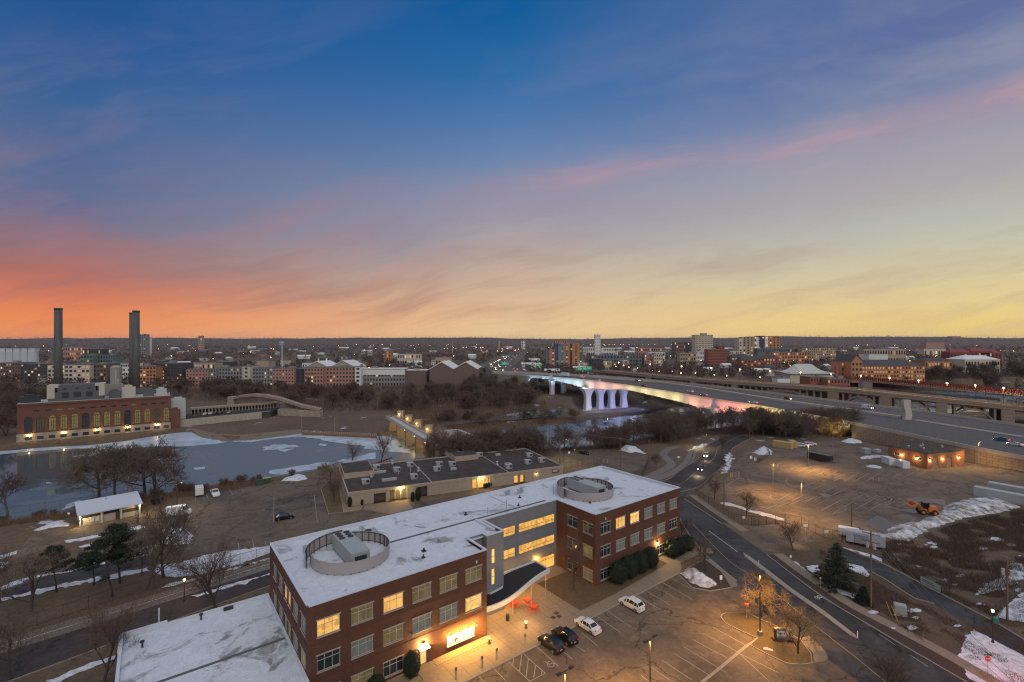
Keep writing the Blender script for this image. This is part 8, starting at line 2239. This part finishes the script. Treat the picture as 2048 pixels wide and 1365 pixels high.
# traffic on the bridge
tr = random.Random(5)
def onbridge(x, f, kind, col, lab, dirn=1):
    p, q, z = deck(NEAR, x), deck(FAR, x), deck(NEAR, x + 5); r = p.lerp(q, f); r.z += .04; d = z - p; hd = math.atan2(d.y, d.x) + (math.pi if dirn < 0 else 0)
    if kind == 'truck':
        o = boxy('box_truck', lab, 'truck', r, hd, 9, 2.6, 3.0, col, .9, 2, tongue=False); o.location.z = r.z; m = MB(); m.box(4.7, 6.8, -1.2, 1.2, .5, 2.8); m.build('cab', PW, o, bevel=.1); return o
    return car(kind, col, True, 'moving_car', lab, r, hd)
for x, f, k_, c_, d_, lab in ((1196, .2, 'suv', PW, -1, 'white car on the highway bridge above the first pier'), (1287, .22, 'suv', PB, -1, 'dark car on the near lanes above the yellow girder start'),
                           (1381, .3, 'suv', PW, -1, 'white car midway along the near lanes of the bridge'), (1408, .18, 'sedan', PS, -1, 'silver car near the parapet above the red girder'),
                           (1507, .16, 'sedan', PW, -1, 'white car on the near lanes where red turns to yellow'), (1575, .72, 'suv', PR, 1, 'red car on the far lanes of the highway'),
                           (1735, .80, 'van', PW, 1, 'white van on the far lanes left of the monument'), (1275, .74, 'suv', PR, 1, 'red car on the far lanes near the first pier'),
                           (1130, .5, 'truck', PW, -1, 'white box truck at the left end of the bridge'), (1100, .3, 'suv', PW, -1, 'white car at the left end of the bridge deck'), (1163, .55, 'van', PW, -1, 'white van near the median at the left of the bridge'),
                           (2003, .36, 'suv', PBL, -1, 'blue car on the near lanes by the right edge'), (2030, .30, 'sedan', PW, -1, 'white car ahead of the blue one at the right edge')):
    onbridge(x, f, k_, c_, lab, d_)
# dense evening traffic on the far highway
for i in range(64):
    t = (i % 32) / 32; yy = 540 + 900 * t ** 1.4 + tr.uniform(-6, 6); xx = float(np.interp(yy, [520, 620, 800, 1200, 2000], [5, -8, -20, 0, 60])) + (tr.choice((-16, -12, -8, -5)) if i < 26 else tr.choice((4, 8, 12, 16)))
    away = i >= 26
    key = ('suv', PS.name, True)
    car('suv', (PS, PB, PW)[i % 3], True, 'distant_car', 'car showing red tail lights in the far evening traffic' if away else 'car showing headlights in the far evening traffic', (xx, yy, 9.05), R(90 if away else -90), 'far traffic going away' if away else 'far traffic coming nearer', wheels=False)
for i, (a, b) in enumerate(((411, 829), (422, 828), (431, 828.5), (441, 827.5), (459, 826))):
    p = at(a, b, .55); car('sedan', (PW, PW, PB, PB, PS)[i], False, 'parked_car', ['leftmost', 'second', 'third', 'fourth', 'rightmost'][i] + ' car parked on top of the pale wall by the columned ramp', (p.x, p.y, .55), MA + 1.2, 'cars on the plant terrace')
for i, (a, b) in enumerate(((1215, 1058), (1300, 1052))):
    p = at(*q1(a, b), -4.0); p.z = gz(p.x, p.y); car('pickup', (PB, PS)[i], False, 'pickup_truck', ['dark pickup parked at the foot of the steam plant, left of two', 'grey pickup parked at the foot of the steam plant, right of two'][i], p, MA, cat='pickup')

# ------------------------------------------------------------------ lamps, poles, signs
POLE_M = mat('dark_bronze_pole', (.035, .03, .027), .5); WOOD = mat('utility_pole_wood', (.17, .115, .075), .9, .3, 1, stretch=(4, 4, .4)); LPOLE = mat('pale_pole', (.30, .26, .20), .6)
def lamp_post(p, h, label, e=2400, arms=2, base=False, color=(1, .66, .30), m_=POLE_M, lit=True, az=0.0, spot=150, group=None):
    o = thing('light_pole', label, 'light pole', (p.x, p.y, .02), az, group); m = MB(); m.tube([(0, 0, 0), (0, 0, h)], .11, 8, 0, .07); m.build('pole', m_, o)
    if base: m = MB(); m.cyl(0, 0, .35, 0, .8, 12); m.build('concrete_foot', CONCRETE, o)
    for s in ((-1, 1) if arms == 2 else (1,)):
        m = MB(); m.bar((0, 0, h - .08), (s * .7, 0, h), .06); m.box(s * .95 - .3, s * .95 + .3, -.18, .18, h - .06, h + .07); hd = m.build('lamp_head', POLE_M, o)
        b = MB(); b.box(s * .95 - .22, s * .95 + .22, -.12, .12, h - .085, h - .062); b.build('bulb', BULB_SODIUM if lit else GLASS_DARK, hd)
    if lit: lamp_light((p.x, p.y, h - .3), e, color, .25, spot=spot, rot=(0, 0, 0), blend=.8)
    return o
lamp_post(at(1520, 1272), 10, 'tall dark light pole with concrete foot on the grass island', 17000, base=True, az=BA, color=(1, .50, .12))
lamp_post(at(1300, 1438), 10, 'dark twin-headed light pole at the bottom of the parking lot', 17000, base=True, az=BA, color=(1, .50, .12))
lamp_post(at(1130, 1520), 10, 'dark light pole below the parking bays', 14000, az=BA, color=(1, .50, .12))
for i, (b, h, e, lab) in enumerate((((1546, 991), 9.6, 14000, 'light pole in the painted circle at the left of the right lot'), ((1603, 1040), 9.8, 11000, 'light pole beside the gate fence of the right lot'), ((1616.6, 940), 9.5, 20000, 'light pole right in front of the black trailer'),
                                 ((1782, 887), 6.3, 0, 'light pole rising left of the brick garage'), ((1957.6, 936), 9.7, 7000, 'light pole at the highway wall right of the garage'), ((1666, 913), 10.4, 0, 'thin light pole just right of the black trailer'), ((1720, 990), 9.6, 2200, 'light pole out in the middle of the right lot'))):
    if i == 6: continue
    lamp_post(at(*b), h, lab, e, 1 if i > 2 else 2, m_=LPOLE, lit=e > 0, az=R(20), color=(1, .54, .17))
lamp_post(at(1703, 1057), 6.3, 'short light pole with white head by the silver trailer', 700, 1, color=(1, .9, .7))
lamp_post(at(354, 1027), 8.3, 'light pole with white glowing head by the white van', 1600, 1, color=(1, .82, .5), az=R(40))
lamp_post(at(284, 1149), 8.8, 'slim dark pole in the snow strip right of the pines', 0, 1, lit=False)
lamp_post(at(1127.7, 927), 9.3, 'starry light pole at the right end of the tan building', 4200, 1, color=(1, .80, .38))
lamp_post(at(1408, 897), 6.0, 'starry street lamp where the trail meets the bridge woods', 3600, 1, color=(1, .80, .40))
lamp_post(at(1115, 1010), 7, 'light pole hidden behind the brick office roof', 0, 1, lit=False)
lamp_post(at(1571, 1130), 5, 'low lamp on the verge lighting the driveway grass', 500, 1, color=(1, .8, .3)) if False else None
p = at(1596, 1093); lamp_light((p.x, p.y, 1.6), 160, (1, .75, .3), .2, spot=120, rot=(0, 0, 0))
def lantern(p, h, label, e, c_=(1, .55, .2), col_bulb=None):
    o = thing('street_lantern', label, 'street lamp', (p.x, p.y, .02)); m = MB(); m.tube([(0, 0, 0), (0, 0, h - .5)], .09, 8, 0, .06); m.cyl(0, 0, .22, 0, .5, 10, .12); m.build('pole', POLE_M, o)
    m = MB(); m.cyl(0, 0, .16, h - .5, h - .42, 10); m.cyl(0, 0, .36, h + .1, h + .3, 10, .05)
    m.build('lantern_cap', POLE_M, o); b = MB(); b.cyl(0, 0, .13, h - .41, h + .08, 8, .2); b.build('bulb', BULB_SODIUM, o); lamp_light((p.x, p.y, h - .1), e, c_, .3); return o
lantern(at(368.5, 1202), 4.0, 'glowing amber lantern post between bike trail and parkway', 420)
lantern(at(1985.6, 1286), 5.2, 'black lantern post with amber top in the snow at lower right', 300, (1, .35, .22))
for (a, b) in ((2010, 1340), (1960, 1330), (2046, 1300)):
    pass
p = at(2030, 1375); lamp_light((p.x, p.y, 6), 1100, (1, .25, .18), .4)   # red light over the lower right corner
def bollard(p, label):
    o = thing('bollard_light', label, 'bollard light', (p.x, p.y, .14)); m = MB(); m.cyl(0, 0, .12, 0, .75, 10); m.cyl(0, 0, .14, .92, 1.05, 10); m.cyl(0, 0, .3, 0, .06, 12); m.build('post', POLE_M, o); b = MB(); b.cyl(0, 0, .1, .75, .92, 10); b.build('bulb', BULB, o)
    lamp_light((p.x, p.y, 1.35), 750, (1, .50, .11), .12)
bollard(at(*c3(900, 878)), 'glowing bollard light in the middle of the plaza'); bollard(at(*c3(573, 1018)), 'glowing bollard light at the end of the stone bed')
for i, (a, b) in enumerate(((275, 1338), (508, 1232), (640, 1160), (893, 1028))):
    p = at(*c3(a, b)); o = thing('sign_bollard', ['accessible bay post nearest the bottom of the frame', 'accessible bay post second from the bottom', 'accessible bay post third from the bottom', 'accessible bay post in front of the black suv pair'][i], 'post', (p.x, p.y, .14), BA); m = MB(); m.cyl(0, 0, .13, 0, 1.15, 10); m.build('post', mat('grey_bollard', (.30, .29, .27), .7), o)
    m = MB(); m.box(-.15, .15, -.04, .04, 1.15, 1.65); m.build('sign_plate', SIGNDARK, o)
# picnic tables, bin
REDT = mat('red_coated_mesh', (.50, .03, .02), .5, .15, 2)
for i, (a, b, lab) in enumerate(((795, 690, 'red picnic table furthest left under the canopy edge'), (915, 660, 'red picnic table at the back between two canopy posts'), (968, 722, 'red picnic table in front, nearest the parking lot'))):
    p = at(*c3(a, b)); o = thing('picnic_table', lab, 'picnic table', (p.x, p.y, .145), BA + .2)
    m = MB(); m.box(-.6, .6, -.6, .6, .72, .77); m.build('table_top', REDT, o, bevel=.02)
    for ax, ay in ((0, -1), (0, 1), (-1, 0), (1, 0)):
        m = MB(); m.box(ax * .98 - (.5 if ay else .15), ax * .98 + (.5 if ay else .15), ay * .98 - (.15 if ay else .5), ay * .98 + (.15 if ay else .5), .42, .46); m.build('seat', REDT, o)
        m = MB(); m.bar((ax * .25, ay * .25, .0), (ax * .98, ay * .98, .42), .06); m.bar((ax * .2, ay * .2, .02), (ax * .2, ay * .2, .72), .07); m.build('leg', REDT, o)
p = at(*c3(736, 812)); o = MB(); o.cyl(0, 0, .32, .0, .95, 14); o.cyl(0, 0, .34, .95, 1.02, 14); o.cyl(0, 0, .2, 1.02, 1.06, 14); tag(o.build('trash_bin', POLE_M, None, loc=(p.x, p.y, .145)), 'round black trash bin on the plaza near the entrance door', 'trash bin')
# monument sign
p = at(1565, 1283); o = thing('monument_sign', 'low brick monument sign with white cross board on the island', 'sign', (p.x, p.y, .13), R(-4))
m = MB(); m.box(-1.5, 1.5, -.3, .4, 0, .35); m.box(-1.15, 1.15, -.15, .35, .35, 1.75); m.build('base', BRICK, o); m = MB(); m.box(-1.2, 1.2, -.2, .4, 1.75, 1.9); m.build('cap', LINTEL, o)
m = MB(); m.box(-.95, .95, -.2, -.151, .75, 1.65); bd = m.build('board', SIGNW, o); m = MB(); m.box(-.95, .95, -.19, -.151, .45, .72); m.build('lower_board', mat('grey_board', (.35, .33, .38), .6), o)
m = MB(); m.box(-.62, -.2, -.215, -.201, 1.12, 1.26); m.box(-.48, -.34, -.216, -.202, .98, 1.40); m.build('cross_emblem', SIGNDARK, bd); lettering('American', .16, SIGNDARK, bd, (-.1, -.202, 1.22), (R(90), 0, 0)); lettering('Red Cross', .16, SIGNDARK, bd, (-.1, -.202, 1.04), (R(90), 0, 0))
# stop and street signs
def octo(p, label, h=2.3, rz=0.0, extra=False, r=.38):
    o = thing('stop_sign', label, 'stop sign', (p.x, p.y, .1), rz); m = MB(); m.tube([(0, .03, 0), (0, .03, h)], .035, 6); m.build('post', GAL, o)
    m = MB(); m.add([(r * math.cos(R(22.5 + 45 * i)), -.01, h + r * math.sin(R(22.5 + 45 * i))) for i in range(8)] + [(r * math.cos(R(22.5 + 45 * i)), .02, h + r * math.sin(R(22.5 + 45 * i))) for i in range(8)], [tuple(range(8)), tuple(range(15, 7, -1))] + [(i, (i + 1) % 8, 8 + (i + 1) % 8, 8 + i) for i in range(8)]); pl3 = m.build('sign_face', SIGNRED, o)
    lettering('STOP', .24, SIGNW, pl3, (0, -.012, h - .08), (R(90), 0, 0), align='CENTER')
    if extra: m = MB(); m.box(-.55, .55, .0, .03, h + .45, h + .62); m.box(-.015, .015, -.5, .5, h + .63, h + .8); m.build('street_blade', mat('street_sign_green', (.02, .12, .06), .5), o)
octo(at(1493.4, 1236), 'red stop sign at the tip of the grass island'); octo(at(1976, 1350), 'red stop sign with green street blades in the lower right snow', 2.2, 0, True, .42)
def plate(p, w, h, z, label, m_=SIGNW, rz=0.0, name='road_sign'):
    o = thing(name, label, 'sign', (p.x, p.y, .05), rz); m = MB(); m.tube([(0, .03, 0), (0, .03, z + h)], .03, 6); m.build('post', GAL, o); m = MB(); m.box(-w / 2, w / 2, -.02, .0, z, z + h); m.build('sign_face', m_, o); return o
plate(at(*c4(855, 478)), .5, .9, .7, 'white upright sign beside the grubby snow pile'); plate(at(*c4(1475, 330)), .4, .55, 1.9, 'small white road sign by the verge opposite the island'); plate(at(*c4(1740, 530)), .3, .4, 1.9, 'slim grey sign post beside the sidewalk below the spruce', GAL)
plate(at(*c8(415, 760)), .9, .6, 1.2, 'white sign plate hung on the sliding gate'); plate(at(*c8(570, 800)), 1.0, .7, .9, 'white sign at the gate post beside the driveway'); plate(at(*s4(1690, 1265)), .7, .6, 1.0, 'white sign on the fence below the rounded bare tree')
plate(at(*s4(800, 440)), .8, .7, 1.6, 'white sign by the trail fork near the parkway'); plate(at(*s4(1280, 850)), .6, .6, 1.5, 'pale round-topped sign beside the thin tree by the right lot')
plate(at(*s3(1218, 885)), .8, .8, .5, 'white notice board on the far small lot'); plate(at(*s3(1292, 850)), .5, .5, .8, 'little white marker right of the notice board')
plate(at(*c5(540, 535)), .6, .5, .9, 'small white sign on the lawn left of the pavilion')
o = thing('banner_sign', 'white and green banner sign on the lane fence', 'sign', at(*c9(1110, 600)), head(c9(1045, 590), c9(1180, 660))); m = MB(); m.box(-1.9, 1.9, -.03, .0, .6, 1.7); m.build('banner', mat('pale_green_board', (.30, .42, .38), .6), o)
m = MB(); m.box(-1.6, .5, -.045, -.031, 1.25, 1.4); m.box(-1.6, 1.0, -.045, -.031, .95, 1.08); m.build('legend', SIGNDARK, o)
for x in (-1.9, 1.9): m = MB(); m.bar((x, .02, 0), (x, .02, 1.8), .08); m.build('post', POLE_M, o)
# utility cabinets
boxy('utility_cabinet', 'grey green utility cabinet in the brush right of the big pole', 'cabinet', at(*c9(805, 850)), R(-30), 1.7, 1.3, 1.7, CHILLER, .05, 0); boxy('recycling_bin', 'teal bin beside the lane kerb near the black lantern', 'bin', at(*c9(1760, 940)), R(-30), .7, .7, 1.0, mat('teal_plastic', (.05, .20, .19), .5), .05, 0)
for i, (a, b) in enumerate(((1022, 1165), (1068, 1180))):
    p = at(*s6(100, 100)); p = at(*c8(a, b)) if False else at(*c9(730 if i == 0 else 785, 880 if i == 0 else 925)); m = MB(); m.bar((0, 0, 0), (-.9, .3, 2.6), .09); tag(m.build('guy_wire_guard', mat('guard_yellow', (.45, .30, .04), .5), None, loc=(p.x, p.y, 0)), ['left yellow guy wire guard near the big utility pole', 'right yellow guy wire guard near the big utility pole'][i], 'wire guard')
for i, (p, lab) in enumerate((((1517, 1131), 'white flexible post at the upstream end of the road median'), ((1715, 1277), 'white flexible post at the tip of the road median'))):
    q = at(*p); m = MB(); m.tube([(0, 0, 0), (0, 0, 1.1)], .06, 8); tag(m.build('flexible_post', SIGNW, None, loc=(q.x, q.y, .05)), lab, 'post')
for i, (a, b) in enumerate(((1342, 286), (1403, 290), (1427, 288), (1535, 280), (1570, 268))):
    q = at(*c8(a, b)); m = MB(); m.cyl(0, 0, .12, 0, 1.1, 8); tag(m.build('bollard', CTAN, None, loc=(q.x, q.y, .02)), ['leftmost', 'second', 'third', 'fourth', 'rightmost'][i] + ' short pale bollard before the garage roller doors', 'bollard', 'bollards at the garage doors')
for i, (a, b) in enumerate(((s3(1680, 1000)), (s3(1740, 1000)), s4(1510, 640), s4(1530, 640), s4(1622, 628), c8(920, 385), c8(963, 385))):
    q = at(a, b); m = MB(); m.cyl(0, 0, .14, 0, 1.4, 8); tag(m.build('yellow_bollard', mat('bollard_yellow', (.45, .36, .14), .6), None, loc=(q.x, q.y, .02)), ['left yellow bollard behind the far lot gate', 'right yellow bollard behind the far lot gate', 'left one of the paired yellow bollards at the lot edge', 'right one of the paired yellow bollards at the lot edge', 'single yellow bollard near the paired ones at the lot edge', 'left yellow bollard on the small island of the right lot', 'right yellow bollard on the small island of the right lot'][i], 'bollard')
# utility poles and wires
def upole(p, h, label, arms=1, tf=0, az=0.0, r=.15):
    o = thing('utility_pole', label, 'utility pole', (p.x, p.y, 0), az); m = MB(); m.tube([(0, 0, -.2), (0, 0, h)], r * 1.1, 8, 0, r * .8); m.build('pole', WOOD, o)
    for i in range(arms):
        m = MB(); z = h - .5 - i * 1.4; m.bar((-1.3, 0, z), (1.3, 0, z), .12)
        for x in (-1.2, -.4, .4, 1.2): m.cyl(x, 0, .05, z + .06, z + .22, 6)
        m.build('crossarm', WOOD, o)
    for i in range(tf): m = MB(); m.cyl(.5 * (1 if i else -1), 0, .26, h - 3.0, h - 2.0, 10); m.build('transformer', GAL, o)
    return o
UP = [((1098.4, 905), 12.5, 1, 0, 'tall wooden utility pole standing behind the right end of the tan building'), ((1120, 927), 11.5, 0, 0, 'bare wooden pole beside the starry light pole'), ((1241.5, 940), 12, 1, 0, 'wooden utility pole at the left tip of the far snow pile'),
      ((1298, 938), 11, 0, 0, 'wooden pole at the right tip of the far snow pile'), ((1448, 1014), 12, 2, 0, 'utility pole with two crossarms between parkway and right lot'), ((1742, 1214), 13.4, 2, 2, 'big brown utility pole with crossarms in front of the side lane'), ((2014.5, 1240), 10.5, 1, 2, 'utility pole carrying transformers at the right edge in the snow')]
for p, h, a, t, lab in UP: upole(at(*p), h, lab, a, t, az=.3 if p[0] < 1500 else -.9)
def wire(a, b, sag, label, n=10):
    m = MB(); P = [Vector(a).lerp(Vector(b), i / n) - Vector((0, 0, sag * 4 * (i / n) * (1 - i / n))) for i in range(n + 1)]; m.tube(P, .028, 4); tag(m.build('overhead_wire', mat('wire_grey', (.16, .14, .13), .6)), label, 'wire', 'overhead wires')
def top(i, dx=0.0, dz=-.4): p = at(*UP[i][0]); return (p.x + dx, p.y, UP[i][1] + dz)
for dx in (-1.1, 0, 1.1):
    wire(top(0, dx), top(2, dx), 1.2, 'overhead wire running right from the pole behind the tan building'); wire(top(2, dx), top(4, dx), 1.5, 'overhead wire crossing the trails to the double-armed pole'); wire(top(4, dx), (at(1700, 985).x + dx, at(1700, 985).y, 11), 1.8, 'overhead wire leaving the double-armed pole over the right lot')
    e = at(2060, 1560); wire(top(5, dx), (e.x + dx, e.y, 9), 1.2, 'overhead wire sweeping down from the big utility pole to the lower right')
# fences
MESHM = mat('chain_link', (.05, .047, .045), .7)
def fence(pts, h, label, sp=3.0, mesh=.28, name='chain_link_fence', th=.07, rail=True):
    P = smooth_line([at(a, b)[:2] for a, b in pts], sp) if False else []
    W = [at(a, b) for a, b in pts]; o = thing(name, label, 'fence', (0, 0, 0)); mm = MB(); rr = MB()
    for a, b in zip(W[:-1], W[1:]):
        L = (b - a).length; k_ = max(1, round(L / sp))
        for i in range(k_ + (b is W[-1])):
            p = a.lerp(b, i / k_); m = MB(); m.tube([(p.x, p.y, 0), (p.x, p.y, h + .05)], th / 2, 6); m.build('post', POLE_M, o)
        if rail: rr.bar((a.x, a.y, h), (b.x, b.y, h), .045); rr.bar((a.x, a.y, .12), (b.x, b.y, .12), .03)
        q = max(1, int(L / mesh)); d = (b - a).normalized()
        for i in range(q):
            p = a + d * (L * i / q); s = min(h, mesh * 4)
            for z in np.arange(.1, h - .2, 1.1): mm.bar((p.x, p.y, z), (p.x + d.x * 1.05, p.y + d.y * 1.05, min(h, z + 1.1)), .012); mm.bar((p.x + d.x * 1.05, p.y + d.y * 1.05, z), (p.x, p.y, min(h, z + 1.1)), .012)
    if rail: rr.build('rail', POLE_M, o)
    if mesh < 5: mm.build('wire_mesh', MESHM, o)
    return o
fence([c8(10, 720), c8(120, 712), c8(262, 696), c8(385, 722), c8(545, 800), c8(690, 840), c8(875, 880)], 2.4, 'tall black fence with sliding gate along the right lot', 2.6)
fence([(18, 1262), (74, 1251), (126, 1233), (177, 1217), (225, 1202), (309, 1177), (385, 1154), (480, 1128), (545, 1110)], 2.1, 'long dark chain link fence behind the bike trail', 4.2, .4)
fence([(1391, 992), (1468, 1045), (1503, 1050), (1533, 1050)], 2.2, 'black fence between the street sidewalk and the right lot', 2.8)
fence([(1132, 938), (1187, 926), (1215, 941), (1254, 959), (1285, 956), (1297, 926)], 2.4, 'dark fenced enclosure behind the right round roof screen', 3, .35)
fence([(1345, 960), (1366, 944), (1382, 925), (1388, 905)], 1.3, 'low dark rail fence on the inner side of the parkway bend', 2.0, 9, 'rail_fence'); fence([(1393, 985), (1420, 962), (1441, 935), (1444, 915)], 1.8, 'dark fence on the outer side of the parkway bend', 2.5, .4)
fence([c9(640, 300), c9(900, 440), c9(1040, 530), c9(1300, 665)], 2.0, 'black fence along the brushy side of the lane', 3, .4); fence([c9(1760, 870), c9(1900, 740), c9(2048, 600), c9(2200, 480)], 2.0, 'dark fence climbing right past the transformer pole', 3, .3)
fence([c8(0, 205), c8(60, 248), c8(150, 190), c8(110, 150)], 1.8, 'dark fenced bin enclosure in front of the rounded snow pile', 2.2, .25); plate(at(*c8(8, 222)), 1.0, 1.2, .3, 'left white panel on the bin enclosure', SIGNW); plate(at(*c8(40, 235)), 1.0, 1.2, .3, 'right white panel on the bin enclosure', SIGNW)
fence([(0, 1030), (60, 1022), (120, 1014), (160, 1008), (300, 985), (390, 972)], 1.8, 'thin dark fence along the pool bank behind the pavilion', 4, .6)
for i, (a, b) in enumerate(((405, 855), (665, 880))):
    p = at(*q2(a, b), -3.3); m = MB(); m.tube([(0, 0, 0), (0, 0, 7.5)], .1, 6); m.box(-.3, 1.1, -.12, .12, 7.4, 7.6); tag(m.build('bank_light_pole', LPOLE, None, loc=(p.x, p.y, -3.6)), ['unlit light pole at the left end of the brown river wall', 'unlit light pole midway along the brown river wall'][i], 'light pole')
boom = MB(); a, b = at(*s5(1160, 180), -2), at(*s5(1530, 90), -3); boom.bar((a.x, a.y, -3.6), (b.x, b.y, -3.4), .5); 
for i in range(10): q = a.lerp(b, i / 9); boom.bar((q.x, q.y, -6), (q.x, q.y, -3.4), .18)
tag(boom.build('debris_boom', mat('rust_steel', (.20, .055, .03), .8, .3, 1)), 'rusty red trestle boom running from the bank to the dam foot', 'boom')

# ------------------------------------------------------------------ evening air
hz = MB(); hz.box(-16500, 16500, -400, 16000, -22, 190)
hm = bpy.data.materials.new('evening_haze'); hm.use_nodes = True; hm.node_tree.nodes.clear(); k = NT(hm.node_tree)
pv_ = k.new('ShaderNodeVolumePrincipled'); pv_.inputs['Color'].default_value = (.50, .60, .95, 1); pv_.inputs['Density'].default_value = .00002; pv_.inputs['Anisotropy'].default_value = .2
ho = k.new('ShaderNodeOutputMaterial'); hm.node_tree.links.new(pv_.outputs[0], ho.inputs[1])
o = hz.build('haze', hm); o['kind'] = 'stuff'
